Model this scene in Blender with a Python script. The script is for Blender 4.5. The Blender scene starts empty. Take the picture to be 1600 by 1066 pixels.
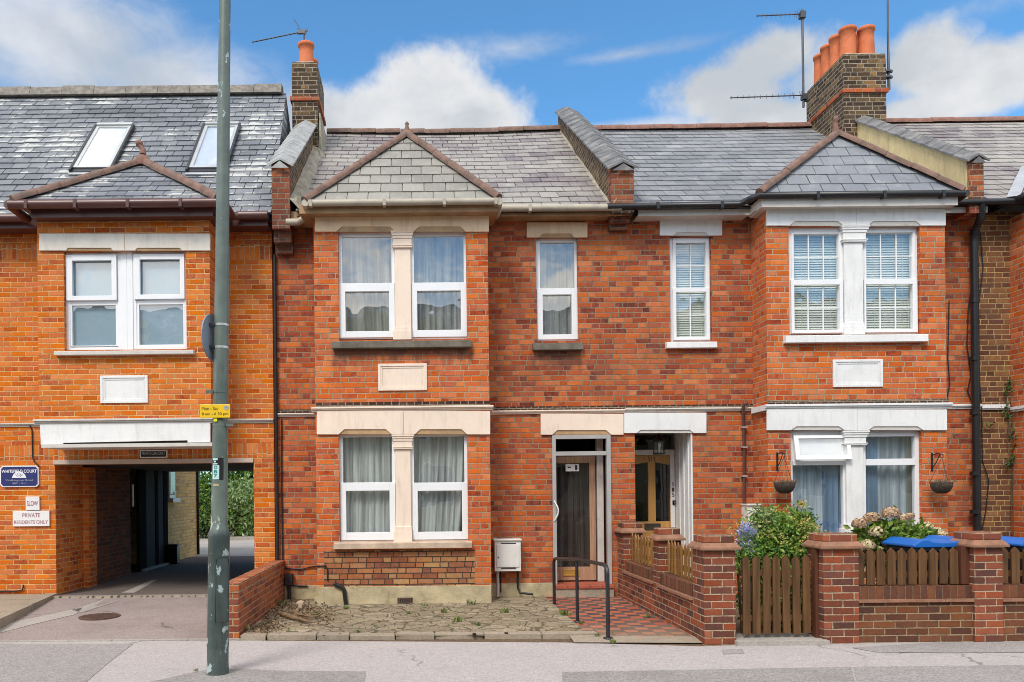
import bpy, math, random
from mathutils import Vector
random.seed(11)
SC = bpy.context.scene
COL = SC.collection
rad = math.radians

# ---------------------------------------------------------------- camera
CX, CY, F, D, H, TH = 658.0, 767.0, 1264.0, 11.7, 1.58, 0.0107
cs, sn = math.cos(TH), math.sin(TH)
cam_d = bpy.data.cameras.new('camera')
cam = bpy.data.objects.new('camera', cam_d)
COL.objects.link(cam)
cam.location = (0, -D, H)
cam.rotation_euler = (rad(90), TH, 0)
cam_d.sensor_width = 36
cam_d.lens = F / 1600 * 36
cam_d.shift_x = (800 - CX) / 1600
cam_d.shift_y = (CY - 533) / 1600
cam_d.clip_end = 2000
SC.camera = cam

# ---------------------------------------------------------------- exposure
SC.view_settings.view_transform = 'Standard'
SC.view_settings.look = 'None'
SC.view_settings.exposure = 0.86
SC.view_settings.gamma = 1.0
SC.render.resolution_x, SC.render.resolution_y = 1024, 682
SC.cycles.max_bounces = 7
SC.cycles.transparent_max_bounces = 12
SC.cycles.use_denoising = True
SC.cycles.filter_width = 0.95

# ---------------------------------------------------------------- sun
SUN_EL, SUN_AZ = 48.0, -152.0      # azimuth measured from +Y towards +X
sd = bpy.data.lights.new('sun', 'SUN')
sd.energy = 1.5
sd.angle = rad(18)
sd.color = (1.0, 0.93, 0.83)
sun = bpy.data.objects.new('sun', sd)
COL.objects.link(sun)
e, a = rad(SUN_EL), rad(SUN_AZ)
sv = Vector((math.sin(a) * math.cos(e), math.cos(a) * math.cos(e), math.sin(e)))
sun.rotation_euler = (-sv).to_track_quat('-Z', 'Y').to_euler()


# ---------------------------------------------------------------- node helpers
class NT:
    def __init__(s, nt):
        s.nt = nt
    def n(s, typ, **kw):
        nd = s.nt.nodes.new(typ)
        ins = kw.pop('ins', {})
        for k, v in kw.items():
            setattr(nd, k, v)
        for k, v in ins.items():
            s.put(nd.inputs[k], v)
        return nd
    def put(s, sock, v):
        if hasattr(v, 'is_linked'):
            s.nt.links.new(v, sock)
        elif isinstance(v, (tuple, list)):
            if len(v) == 3 and sock.type == 'RGBA':
                v = (*v, 1)
            sock.default_value = v
        else:
            sock.default_value = v
    def m(s, op, a, b=None, c=None, clamp=False):
        nd = s.nt.nodes.new('ShaderNodeMath')
        nd.operation = op
        nd.use_clamp = clamp
        for i, v in enumerate((a, b, c)):
            if v is not None:
                s.put(nd.inputs[i], v)
        return nd.outputs[0]
    def step(s, x, lo, hi, a=0.0, b=1.0):
        nd = s.nt.nodes.new('ShaderNodeMapRange')
        nd.interpolation_type = 'SMOOTHSTEP'
        s.put(nd.inputs[0], x)
        for i, v in enumerate((lo, hi, a, b)):
            s.put(nd.inputs[i + 1], v)
        return nd.outputs[0]
    def mix(s, f, a, b, mode='MIX'):
        nd = s.nt.nodes.new('ShaderNodeMix')
        nd.data_type = 'RGBA'
        nd.blend_type = mode
        s.put(nd.inputs[0], f)
        s.put(nd.inputs[6], a)
        s.put(nd.inputs[7], b)
        return nd.outputs[2]
    def ramp(s, f, stops, const=False):
        nd = s.nt.nodes.new('ShaderNodeValToRGB')
        cr = nd.color_ramp
        if const:
            cr.interpolation = 'CONSTANT'
        while len(cr.elements) > 1:
            cr.elements.remove(cr.elements[-1])
        for i, (p, c) in enumerate(stops):
            el = cr.elements[0] if i == 0 else cr.elements.new(p)
            el.position = p
            el.color = (*c, 1)
        s.put(nd.inputs[0], f)
        return nd.outputs[0]
    def noise(s, vec, scale, detail=4, rough=0.55, dim='3D', out=0):
        nd = s.n('ShaderNodeTexNoise', noise_dimensions=dim)
        s.put(nd.inputs['Vector'], vec)
        nd.inputs['Scale'].default_value = scale
        nd.inputs['Detail'].default_value = detail
        nd.inputs['Roughness'].default_value = rough
        return nd.outputs[out]
    def scale(s, vec, xyz, loc=(0, 0, 0)):
        nd = s.n('ShaderNodeMapping')
        s.put(nd.inputs[0], vec)
        nd.inputs['Scale'].default_value = xyz
        nd.inputs['Location'].default_value = loc
        return nd.outputs[0]


def az_el(px, py):
    dx, dy = px - CX, py - CY
    u, v = dx * cs - dy * sn, dx * sn + dy * cs
    return math.atan2(u, F), math.atan2(-v, math.hypot(F, u))


# ---------------------------------------------------------------- world: sky with clouds
w = bpy.data.worlds.new('World')
SC.world = w
w.use_nodes = True
t = NT(w.node_tree)
w.node_tree.nodes.clear()
SKY = t.n('ShaderNodeTexSky', sky_type='NISHITA', sun_disc=False, sun_elevation=rad(SUN_EL), sun_rotation=rad(SUN_AZ),
          air_density=1.0, dust_density=0.35, ozone_density=3.0, altitude=0.0)
geo = t.n('ShaderNodeTexCoord')
dirv = geo.outputs['Generated']
sep = t.n('ShaderNodeSeparateXYZ', ins={0: dirv})
az = t.m('ARCTAN2', sep.outputs[0], sep.outputs[1])
el = t.m('ARCSINE', sep.outputs[2])
n1 = t.noise(dirv, 7.0, 9, 0.58)
n2 = t.noise(t.scale(dirv, (1, 1, 1), (3.1, 1.7, 0.4)), 19.0, 6, 0.6)
bill = t.m('ADD', t.m('MULTIPLY', t.m('SUBTRACT', n1, 0.5), 1.9), t.m('MULTIPLY', t.m('SUBTRACT', n2, 0.5), 1.25))
fld = None
# puffs of the cumulus banks: centre and half axes of each in the picture's degrees
for (px, py, rx, ry) in ((680, 165, 112, 92), (590, 185, 110, 66), (765, 185, 72, 72), (510, 200, 100, 70), (650, 240, 230, 80),
                         (1220, 88, 95, 76), (1130, 150, 120, 80), (1180, 190, 180, 80), (1300, 130, 95, 90),
                         (1440, 95, 72, 72), (1530, 115, 125, 78), (1610, 120, 110, 80), (1480, 170, 180, 80)):
    a0, e0 = az_el(px, py)
    a1, e1 = az_el(px + rx, py - ry)
    d = t.m('SQRT', t.m('ADD', t.m('POWER', t.m('DIVIDE', t.m('SUBTRACT', az, a0), abs(a1 - a0)), 2.0),
                        t.m('POWER', t.m('DIVIDE', t.m('SUBTRACT', el, e0), abs(e1 - e0)), 2.0)))
    q = t.m('SUBTRACT', 1.0, d)
    fld = q if fld is None else t.m('SMOOTH_MAX', fld, q, 0.15)
cum = t.step(t.m('ADD', fld, t.m('MULTIPLY', bill, 0.95)), -0.24, 0.42)
# soft high veils
wq = t.noise(dirv, 6.0, 4, 0.6, out=1)
wq = t.n('ShaderNodeVectorMath', operation='MULTIPLY_ADD', ins={0: wq, 1: (0.16, 0.16, 0.10), 2: dirv})
vn = t.noise(t.scale(wq.outputs[0], (1.0, 1.0, 2.4), (1.4, 0, 0.2)), 7.0, 10, 0.66)
veil = None
for (px, py, rx, ry, k) in ((800, 75, 210, 75, 0.85), (980, 85, 240, 70, 0.85), (80, 60, 300, 130, 1.5), (250, 125, 260, 80, 1.4), (950, 205, 420, 100, 1.25),
                            (1500, 20, 300, 40, 0.55), (430, 165, 220, 60, 1.0)):
    a0, e0 = az_el(px, py)
    a1, e1 = az_el(px + rx, py - ry)
    d = t.m('SQRT', t.m('ADD', t.m('POWER', t.m('DIVIDE', t.m('SUBTRACT', az, a0), abs(a1 - a0)), 2.0),
                        t.m('POWER', t.m('DIVIDE', t.m('SUBTRACT', el, e0), abs(e1 - e0)), 2.0)))
    q = t.m('MULTIPLY', t.m('SUBTRACT', 1.0, d, clamp=True), k)
    veil = q if veil is None else t.m('MAXIMUM', veil, q)
vmask = t.m('MULTIPLY', t.step(t.m('ADD', veil, t.m('MULTIPLY', t.m('SUBTRACT', vn, 0.5), 1.3)), 0.15, 1.25), 0.85)
# broken cloud over the unseen sky, brightened and warmed to light the scene
back = t.step(t.noise(t.scale(dirv, (1, 1, 1.6), (7.3, 2.2, 1.0)), 2.6, 7, 0.6), 0.40, 0.60)
behind = t.step(sep.outputs[1], 0.52, 0.30)
cm = t.m('MAXIMUM', t.m('MAXIMUM', cum, vmask), t.m('MULTIPLY', back, behind))
shade = t.noise(t.scale(dirv, (1, 1, 1.5), (0, 0, 0.06)), 5.5, 6, 0.55)
SKY_K, CLOUD_K, BACK_K = 0.12, 0.50, 1.15
ccol = t.mix(t.step(shade, 0.35, 0.62), (0.62 * CLOUD_K, 0.665 * CLOUD_K, 0.72 * CLOUD_K), (0.92 * CLOUD_K, 0.93 * CLOUD_K, 0.95 * CLOUD_K))
ccol = t.mix(behind, ccol, (1.0 * BACK_K, 0.965 * BACK_K, 0.91 * BACK_K))
skyc = t.mix(1.0, SKY.outputs[0], (0.54, 0.88, 1.0), 'MULTIPLY')
b1 = t.n('ShaderNodeBackground', ins={0: skyc, 1: SKY_K})
b2 = t.n('ShaderNodeBackground', ins={0: ccol, 1: 1.0})
mx = t.n('ShaderNodeMixShader', ins={0: cm, 1: b1.outputs[0], 2: b2.outputs[0]})
wo = t.n('ShaderNodeOutputWorld', ins={0: mx.outputs[0]})


# ---------------------------------------------------------------- measuring: a pixel of the photograph on the plane at depth Y, or on level ground
def uv_(px, py):
    dx, dy = px - CX, py - CY
    return dx * cs - dy * sn, dx * sn + dy * cs
def W(px, py, Y):
    u, v = uv_(px, py)
    k = (Y + D) / F
    return u * k, H - v * k
def P(px, py, Y):
    x, z = W(px, py, Y)
    return (x, Y, z)
def R(x0, y0, x1, y1, Y):
    xm, ym = (x0 + x1) / 2, (y0 + y1) / 2
    return W(x0, ym, Y)[0], W(x1, ym, Y)[0], W(xm, y1, Y)[1], W(xm, y0, Y)[1]     # X0 X1 Z0 Z1
def G(px, py, z=0.0):
    u, v = uv_(px, py)
    k = (H - z) / v
    return (u * k, F * k - D, z)


# ---------------------------------------------------------------- materials
def new_mat(name):
    m = bpy.data.materials.new(name)
    m.use_nodes = True
    t = NT(m.node_tree)
    b = m.node_tree.nodes['Principled BSDF']
    return m, t, b

def bump(t, b, h, dist=0.01, strength=1.0):
    nd = t.n('ShaderNodeBump', ins={'Height': h, 'Distance': dist, 'Strength': strength})
    t.put(b.inputs['Normal'], nd.outputs[0])

def paint(name, rgb, rough=0.55, var=0.12, dirt=0.0, dirt_rgb=(0.12, 0.10, 0.07), bmp=0.002, scale=3.0, metal=0.0, streak=False):
    m, t, b = new_mat(name)
    pos = t.n('ShaderNodeNewGeometry').outputs['Position']
    n = t.noise(pos, scale, 6, 0.6)
    lo = tuple(c * (1 - var) for c in rgb)
    hi = tuple(min(1, c * (1 + var * 0.5)) for c in rgb)
    c = t.mix(t.step(n, 0.3, 0.7), lo, hi)
    if dirt:
        v = t.scale(pos, (6, 6, 0.9)) if streak else pos
        d = t.noise(v, 2.5 if streak else 5.0, 7, 0.68)
        c = t.mix(t.m('MULTIPLY', t.step(d, 0.48, 0.72), dirt), c, dirt_rgb)
    if streak:          # flaked spots and grey grime
        fl = t.noise(pos, 22, 6, 0.72)
        c = t.mix(t.step(fl, 0.64, 0.70, 0.0, 0.35), c, tuple(x * 0.55 for x in rgb))
        gr = t.noise(t.scale(pos, (2, 2, 1)), 1.6, 7, 0.7)
        c = t.mix(t.step(gr, 0.50, 0.72, 0.0, 0.28), c, tuple(x * 0.62 for x in rgb))
    t.put(b.inputs['Base Color'], c)
    b.inputs['Roughness'].default_value = rough
    b.inputs['Metallic'].default_value = metal
    if bmp:
        bump(t, b, t.noise(pos, 60, 4, 0.6), bmp)
    return m

def brick(name, ramp, mortar, course=0.075, S=0.225, Hd=0.1125, joint=0.013, swap=False, off=(0, 0), stain=0.55, stain_rgb=(0.10, 0.07, 0.055),
          stain_lo=0.50, stain_hi=0.72, wob=0.006, seed=0.0, streaks=0.35, patch=None, soot=(), spread=0.8):
    m, t, b = new_mat(name)
    uv = t.n('ShaderNodeUVMap').outputs[0]
    pos = t.n('ShaderNodeNewGeometry').outputs['Position']
    s = t.n('ShaderNodeSeparateXYZ', ins={0: uv})
    U, V = (s.outputs[1], s.outputs[0]) if swap else (s.outputs[0], s.outputs[1])
    nz = t.noise(pos, 5.0, 3, 0.5, out=1)
    ns = t.n('ShaderNodeSeparateColor', ins={0: nz})
    U = t.m('ADD', U, t.m('MULTIPLY', t.m('SUBTRACT', ns.outputs[0], 0.5), wob))
    V = t.m('ADD', V, t.m('MULTIPLY', t.m('SUBTRACT', ns.outputs[1], 0.5), wob))
    U = t.m('ADD', U, off[0] + 50)
    V = t.m('ADD', V, off[1] + 20 * course)
    rv = t.m('DIVIDE', V, course)
    row = t.m('FLOOR', rv)
    fv = t.m('MULTIPLY', t.m('FRACT', rv), course)
    par = t.m('MODULO', row, 2.0)
    if Hd:
        Pd = S + Hd
        shift = t.m('MULTIPLY', par, Pd / 2)
    else:
        Pd = S
        shift = t.m('MULTIPLY', par, 0.0 if swap else Pd / 2)
    jit = t.n('ShaderNodeTexWhiteNoise', noise_dimensions='1D', ins={'W': t.m('ADD', row, 3.3 + seed)})
    shift = t.m('ADD', shift, t.m('MULTIPLY', jit.outputs[0], 0.17 if Hd else 0.02))
    ru = t.m('DIVIDE', t.m('ADD', U, shift), Pd)
    cell = t.m('FLOOR', ru)
    fu = t.m('MULTIPLY', t.m('FRACT', ru), Pd)
    if Hd:
        isH = t.m('GREATER_THAN', fu, S)
        dS = t.m('SUBTRACT', S / 2, t.m('ABSOLUTE', t.m('SUBTRACT', fu, S / 2)))
        dH = t.m('SUBTRACT', Hd / 2, t.m('ABSOLUTE', t.m('SUBTRACT', fu, S + Hd / 2)))
        du = t.m('MAXIMUM', dS, dH)
        cid = t.m('ADD', t.m('MULTIPLY', cell, 2.0), isH)
    else:
        du = t.m('SUBTRACT', S / 2, t.m('ABSOLUTE', t.m('SUBTRACT', fu, S / 2)))
        cid = cell
    dv = t.m('SUBTRACT', course / 2, t.m('ABSOLUTE', t.m('SUBTRACT', fv, course / 2)))
    edge = t.m('MINIMUM', du, dv)
    edge = t.m('ADD', edge, t.m('MULTIPLY', t.m('SUBTRACT', t.noise(pos, 34, 4, 0.65), 0.5), 0.014))
    mask = t.step(edge, joint / 2 - 0.0025, joint / 2 + 0.0025)
    idv = t.n('ShaderNodeCombineXYZ', ins={0: cid, 1: row, 2: seed})
    wn = t.n('ShaderNodeTexWhiteNoise', noise_dimensions='3D', ins={0: idv.outputs[0]})
    val = t.m('ADD', t.m('ADD', t.m('MULTIPLY', wn.outputs[0], spread), 0.5 - 0.5 * spread), t.m('MULTIPLY', t.m('SUBTRACT', t.noise(pos, 1.1, 4, 0.55), 0.5), 0.6))
    val = t.m('ADD', val, t.m('MULTIPLY', t.m('SUBTRACT', t.noise(pos, 19, 5, 0.7), 0.5), 1.0))
    col = t.ramp(val, ramp)
    ws = t.n('ShaderNodeSeparateColor', ins={0: wn.outputs[1]})
    hs = t.n('ShaderNodeHueSaturation', ins={'Hue': t.m('ADD', 0.497, t.m('MULTIPLY', ws.outputs[0], 0.006)),
                                             'Saturation': t.m('ADD', 0.97, t.m('MULTIPLY', ws.outputs[1], 0.10)),
                                             'Value': t.m('ADD', 0.90, t.m('MULTIPLY', ws.outputs[2], 0.20)), 'Color': col})
    col = hs.outputs[0]
    fine = t.noise(pos, 38, 5, 0.7)
    col = t.mix(t.step(fine, 0.52, 0.75, 0.0, 0.5), col, t.mix(0.6, col, (0.10, 0.04, 0.03)))
    mcol = t.mix(t.step(t.noise(pos, 9, 4, 0.6), 0.35, 0.7), mortar, tuple(c * 0.68 for c in mortar))
    c = t.mix(mask, mcol, col)
    st = t.step(t.noise(pos, 0.8, 8, 0.66), stain_lo, stain_hi, 0.0, stain)
    c = t.mix(st, c, t.mix(0.72, c, stain_rgb))
    if streaks:
        sk = t.noise(t.scale(pos, (5, 5, 0.45), (seed, 2, 1)), 1.6, 6, 0.65)
        c = t.mix(t.step(sk, 0.53, 0.76, 0.0, streaks), c, stain_rgb)
    if patch:          # paler patches of lime or wash
        pk = t.noise(t.scale(pos, (1, 1, 1), (4 + seed, 1, 7)), 1.3, 7, 0.7)
        c = t.mix(t.step(pk, 0.60, 0.78, 0.0, patch), c, (0.50, 0.36, 0.25))
    if soot:           # runs of soot washed off the old sills, ragged at the edges
        sp_ = t.n('ShaderNodeSeparateXYZ', ins={0: pos})
        rg = t.m('MULTIPLY', t.m('SUBTRACT', t.noise(t.scale(pos, (7, 7, 1.6)), 1.5, 6, 0.65), 0.5), 0.42)
        for (x0, x1, z0, z1, k) in soot:
            ex = t.m('SUBTRACT', (x1 - x0) / 2, t.m('ABSOLUTE', t.m('SUBTRACT', sp_.outputs[0], (x0 + x1) / 2)))
            mk = t.m('MULTIPLY', t.step(t.m('ADD', ex, rg), -0.02, 0.10), t.m('MULTIPLY', t.step(t.m('ADD', sp_.outputs[2], rg), z0 - 0.05, z0 + 0.16), t.step(sp_.outputs[2], z1 + 0.02, z1)))
            c = t.mix(t.m('MULTIPLY', mk, k), c, (0.075, 0.045, 0.032))
    t.put(b.inputs['Base Color'], c)
    b.inputs['Roughness'].default_value = 0.88
    b.inputs['Specular IOR Level'].default_value = 0.25
    hgt = t.m('ADD', t.m('MULTIPLY', mask, 0.7), t.m('MULTIPLY', fine, 0.35))
    hgt = t.m('ADD', hgt, t.m('MULTIPLY', wn.outputs[0], 0.25))
    bump(t, b, hgt, 0.010, 0.8)
    return m

def slate(name, ramp, pale=0.35, pale_rgb=(0.62, 0.60, 0.56), rough=0.55, scale=1.0, seed=0.0, pale_at=0.5, flat=False):
    m, t, b = new_mat(name)
    g = t.n('ShaderNodeNewGeometry')
    pos = g.outputs['Position']
    rpi = g.outputs['Random Per Island']
    big = t.noise(t.scale(pos, (0.55, 1, 1), (seed, 0, 0)), 0.9 * scale, 5, 0.6)
    v = t.m('ADD', t.m('MULTIPLY', rpi, 0.36), t.m('MULTIPLY', t.m('SUBTRACT', big, 0.5), 1.5))
    v = t.m('ADD', v, 0.33)
    v = t.m('ADD', v, t.m('MULTIPLY', t.m('SUBTRACT', t.noise(t.scale(pos, (3, 1, 1)), 7, 5, 0.65), 0.5), 0.5))
    c = t.ramp(v, ramp)
    pn = t.noise(t.scale(pos, (1, 5.0, 5.0) if flat else (1, 1.4, 1.4), (seed, 3, 0)), 3.2, 8, 0.7)
    c = t.mix(t.step(pn, pale_at, pale_at + 0.2, 0.0, pale), c, pale_rgb)
    dn = t.noise(pos, 11, 6, 0.7)
    c = t.mix(t.step(dn, 0.55, 0.8, 0.0, 0.45), c, (0.05, 0.05, 0.055))
    if flat:          # lime bloom along the tails of the slates
        uv = t.n('ShaderNodeUVMap').outputs[0]
        us = t.n('ShaderNodeSeparateXYZ', ins={0: uv})
        fr = t.m('FRACT', t.m('DIVIDE', us.outputs[1], flat))
        bl_ = t.noise(t.scale(pos, (1.0, 0.3, 0.3), (seed, 0, 2)), 3.6, 5, 0.65)
        lowz = t.m('ADD', t.m('SUBTRACT', bl_, 0.5), t.m('MULTIPLY', t.m('SUBTRACT', big, 0.5), 1.2))
        mk = t.step(t.m('SUBTRACT', t.m('ADD', t.m('MULTIPLY', lowz, 3.2), 0.10), fr), -0.05, 0.16)
        c = t.mix(t.m('MULTIPLY', mk, 0.75), c, (0.56, 0.55, 0.51))
    t.put(b.inputs['Base Color'], c)
    b.inputs['Roughness'].default_value = rough
    bump(t, b, t.noise(pos, 30, 5, 0.65), 0.006, 0.7)
    return m

def leaf(name, ramp, trans=0.3):
    m, t, b = new_mat(name)
    g = t.n('ShaderNodeNewGeometry')
    c = t.ramp(g.outputs['Random Per Island'], ramp)
    t.put(b.inputs['Base Color'], c)
    b.inputs['Roughness'].default_value = 0.5
    tr = t.n('ShaderNodeBsdfTranslucent', ins={0: c})
    mx = t.n('ShaderNodeMixShader', ins={0: trans, 1: b.outputs[0], 2: tr.outputs[0]})
    out = [n for n in m.node_tree.nodes if n.type == 'OUTPUT_MATERIAL'][0]
    t.put(out.inputs[0], mx.outputs[0])
    return m

def glass(name, tint=(1, 1, 1), base=0.10, rough=0.0):
    m, t, b = new_mat(name)
    m.node_tree.nodes.remove(b)
    gn = t.n('ShaderNodeNewGeometry')
    pos = gn.outputs['Position']
    dt = t.n('ShaderNodeVectorMath', operation='DOT_PRODUCT', ins={0: gn.outputs['Incoming'], 1: gn.outputs['Normal']})
    ca = t.m('ABSOLUTE', dt.outputs['Value'])
    fr = t.m('ADD', 0.04, t.m('MULTIPLY', t.m('POWER', t.m('SUBTRACT', 1.0, ca, clamp=True), 5.0), 0.9))
    bp = t.n('ShaderNodeBump', ins={'Height': t.noise(pos, 1.7, 2, 0.5), 'Distance': 0.02, 'Strength': 0.35})
    gl = t.n('ShaderNodeBsdfGlossy', ins={0: (1, 1, 1), 'Roughness': rough, 'Normal': bp.outputs[0]})
    tr = t.n('ShaderNodeBsdfTransparent', ins={0: tint})
    mx = t.n('ShaderNodeMixShader', ins={0: t.m('ADD', fr, base, clamp=True), 1: tr.outputs[0], 2: gl.outputs[0]})
    out = [n for n in m.node_tree.nodes if n.type == 'OUTPUT_MATERIAL'][0]
    t.put(out.inputs[0], mx.outputs[0])
    return m

def cloth(name, rgb, trans=0.35, lace=0.0):
    m, t, b = new_mat(name)
    pos = t.n('ShaderNodeNewGeometry').outputs['Position']
    n = t.noise(t.scale(pos, (14, 14, 0.6)), 1.0, 4, 0.6)
    c = t.mix(t.step(n, 0.35, 0.65), tuple(x * 0.52 for x in rgb), rgb)
    if lace:
        vo = t.n('ShaderNodeTexVoronoi', feature='F1')
        t.put(vo.inputs['Vector'], pos)
        vo.inputs['Scale'].default_value = 16
        c = t.mix(t.step(vo.outputs[0], 0.16, 0.06, 0.0, lace), c, (0.9, 0.9, 0.9))
    t.put(b.inputs['Base Color'], c)
    b.inputs['Roughness'].default_value = 0.95
    tr = t.n('ShaderNodeBsdfTranslucent', ins={0: c})
    mx = t.n('ShaderNodeMixShader', ins={0: trans, 1: b.outputs[0], 2: tr.outputs[0]})
    out = [n for n in m.node_tree.nodes if n.type == 'OUTPUT_MATERIAL'][0]
    t.put(out.inputs[0], mx.outputs[0])
    return m

def asphalt(name, rgb, speck=0.5, scale=90, stain=0.3, stain_rgb=(0.10, 0.09, 0.085), worn=0.0):
    m, t, b = new_mat(name)
    pos = t.n('ShaderNodeNewGeometry').outputs['Position']
    vo = t.n('ShaderNodeTexVoronoi')
    t.put(vo.inputs['Vector'], pos)
    vo.inputs['Scale'].default_value = scale
    sp = t.n('ShaderNodeSeparateColor', ins={0: vo.outputs['Color']})
    c = t.mix(t.m('MULTIPLY', sp.outputs[0], speck), tuple(x * 0.72 for x in rgb), tuple(min(1, x * 1.45) for x in rgb))
    big = t.noise(pos, 1.1, 7, 0.62)
    c = t.mix(t.step(big, 0.46, 0.70, 0.0, stain), c, stain_rgb)
    md = t.noise(t.scale(pos, (1, 2.2, 1)), 6, 6, 0.65)
    c = t.mix(t.step(md, 0.5, 0.75, 0.0, 0.22), c, tuple(min(1, x * 1.4) for x in rgb))
    t.put(b.inputs['Base Color'], c)
    if worn:           # hairline cracks, gum and oil spots
        wp = t.noise(pos, 1.7, 4, 0.6, out=1)
        wv = t.n('ShaderNodeVectorMath', operation='MULTIPLY_ADD', ins={0: wp, 1: (0.7, 0.7, 0.0), 2: pos})
        ve = t.n('ShaderNodeTexVoronoi', feature='DISTANCE_TO_EDGE')
        t.put(ve.inputs['Vector'], t.scale(wv.outputs[0], (1, 1, 0)))
        ve.inputs['Scale'].default_value = 0.55
        ck = t.m('MULTIPLY', t.step(ve.outputs[0], 0.010, 0.003), t.step(t.noise(pos, 0.8, 3, 0.5), 0.50, 0.60))
        c = t.mix(t.m('MULTIPLY', ck, worn), c, tuple(x * 0.35 for x in rgb))
        gm = t.n('ShaderNodeTexVoronoi', feature='F1')
        t.put(gm.inputs['Vector'], t.scale(pos, (1, 1, 0)))
        gm.inputs['Scale'].default_value = 3.2
        gs_ = t.n('ShaderNodeSeparateColor', ins={0: gm.outputs['Color']})
        sz = t.m('MULTIPLY', gs_.outputs[1], 0.085)
        on = t.m('MULTIPLY', t.m('LESS_THAN', gm.outputs[0], sz), t.m('GREATER_THAN', gs_.outputs[0], 0.45))
        c = t.mix(t.m('MULTIPLY', on, 0.45 * worn), c, t.mix(t.m('GREATER_THAN', gs_.outputs[2], 0.55), tuple(x * 0.55 for x in rgb), tuple(min(1, x * 1.4) for x in rgb)))
        oil = t.noise(t.scale(pos, (0.6, 1.3, 1)), 2.3, 6, 0.7)
        c = t.mix(t.step(oil, 0.54, 0.70, 0.0, 0.35 * worn), c, tuple(x * 0.55 for x in rgb))
        t.put(b.inputs['Base Color'], c)
    b.inputs['Roughness'].default_value = 0.9
    b.inputs['Specular IOR Level'].default_value = 0.3
    bump(t, b, t.m('ADD', vo.outputs[0], t.m('MULTIPLY', md, 0.6)), 0.004, 0.7)
    return m

def wood(name, dark, light, axis='Z', rough=0.5):
    m, t, b = new_mat(name)
    oc = t.n('ShaderNodeTexCoord').outputs['Object']
    oi = t.n('ShaderNodeObjectInfo').outputs['Random']
    sc = {'Z': (30, 30, 1.6), 'X': (1.6, 30, 30), 'Y': (30, 1.6, 30)}[axis]
    mp = t.scale(oc, sc)
    off = t.n('ShaderNodeCombineXYZ', ins={0: t.m('MULTIPLY', oi, 40), 1: t.m('MULTIPLY', oi, 17), 2: 0.0})
    ad = t.n('ShaderNodeVectorMath', operation='ADD', ins={0: mp, 1: off.outputs[0]})
    n = t.noise(ad.outputs[0], 1.0, 6, 0.65)
    c = t.mix(t.step(n, 0.3, 0.72), dark, light)
    c = t.mix(t.m('MULTIPLY', oi, 0.35), c, tuple(x * 0.6 for x in dark))
    t.put(b.inputs['Base Color'], c)
    b.inputs['Roughness'].default_value = rough
    bump(t, b, n, 0.003, 0.6)
    return m

RED = [(0.0, (0.12, 0.036, 0.026)), (0.16, (0.28, 0.066, 0.034)), (0.40, (0.41, 0.095, 0.038)), (0.70, (0.50, 0.125, 0.045)), (1.0, (0.58, 0.185, 0.070))]
REDBAY = [(0.0, (0.22, 0.050, 0.028)), (0.10, (0.40, 0.080, 0.030)), (0.30, (0.52, 0.120, 0.040)), (0.70, (0.60, 0.150, 0.048)), (1.0, (0.65, 0.195, 0.070))]
ORANGE = [(0.0, (0.22, 0.055, 0.028)), (0.05, (0.34, 0.080, 0.028)), (0.16, (0.46, 0.108, 0.030)), (0.34, (0.57, 0.148, 0.034)), (0.7, (0.63, 0.175, 0.040)), (1.0, (0.68, 0.215, 0.055))]
GARDEN = [(0.0, (0.08, 0.040, 0.032)), (0.3, (0.15, 0.052, 0.035)), (0.55, (0.21, 0.062, 0.036)), (0.8, (0.28, 0.072, 0.038)), (1.0, (0.33, 0.10, 0.055))]
FRONT = [(0.0, (0.070, 0.036, 0.028)), (0.35, (0.118, 0.048, 0.028)), (0.65, (0.16, 0.060, 0.030)), (1.0, (0.22, 0.080, 0.038))]
SOOT = [(0.0, (0.035, 0.022, 0.016)), (0.5, (0.085, 0.052, 0.030)), (0.78, (0.14, 0.085, 0.042)), (0.92, (0.24, 0.15, 0.065)), (1.0, (0.34, 0.12, 0.055))]
STOCK = [(0.0, (0.09, 0.040, 0.026)), (0.35, (0.15, 0.062, 0.034)), (0.7, (0.21, 0.090, 0.042)), (1.0, (0.30, 0.15, 0.065))]
YELLOW = [(0.0, (0.50, 0.30, 0.11)), (0.3, (0.80, 0.48, 0.17)), (0.8, (0.85, 0.55, 0.22)), (1.0, (0.60, 0.30, 0.12))]
PATCH = [(0.0, (0.19, 0.07, 0.04)), (0.35, (0.33, 0.125, 0.06)), (0.7, (0.40, 0.185, 0.085)), (1.0, (0.45, 0.27, 0.12))]

MT = {}
q_ = R(516, 543, 742, 568, -0.61)
SOOTB = [(q_[0], q_[1], q_[2], q_[3], 0.75)]
q_ = R(832, 546, 914, 580, 0)
SOOTW = [(q_[0], q_[1], q_[2], q_[3], 0.6)]
MT['red'] = brick('brick_weathered_red', RED, (0.33, 0.235, 0.15), stain=0.6, patch=0.16, seed=1, streaks=0.4, soot=SOOTW)
MT['redbay'] = brick('brick_bay_red', REDBAY, (0.45, 0.315, 0.20), stain=0.36, seed=2, streaks=0.22, patch=0.12, soot=SOOTB)
MT['redbay2'] = brick('brick_bay_red_b', REDBAY, (0.47, 0.345, 0.23), stain=0.36, seed=9, streaks=0.22, patch=0.14)
MT['sooty'] = brick('brick_sooty_red', [(0, (0.10, 0.04, 0.03)), (0.5, (0.22, 0.07, 0.04)), (1, (0.36, 0.11, 0.05))], (0.24, 0.20, 0.15), stain=0.6, seed=3, streaks=0.5)
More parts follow.
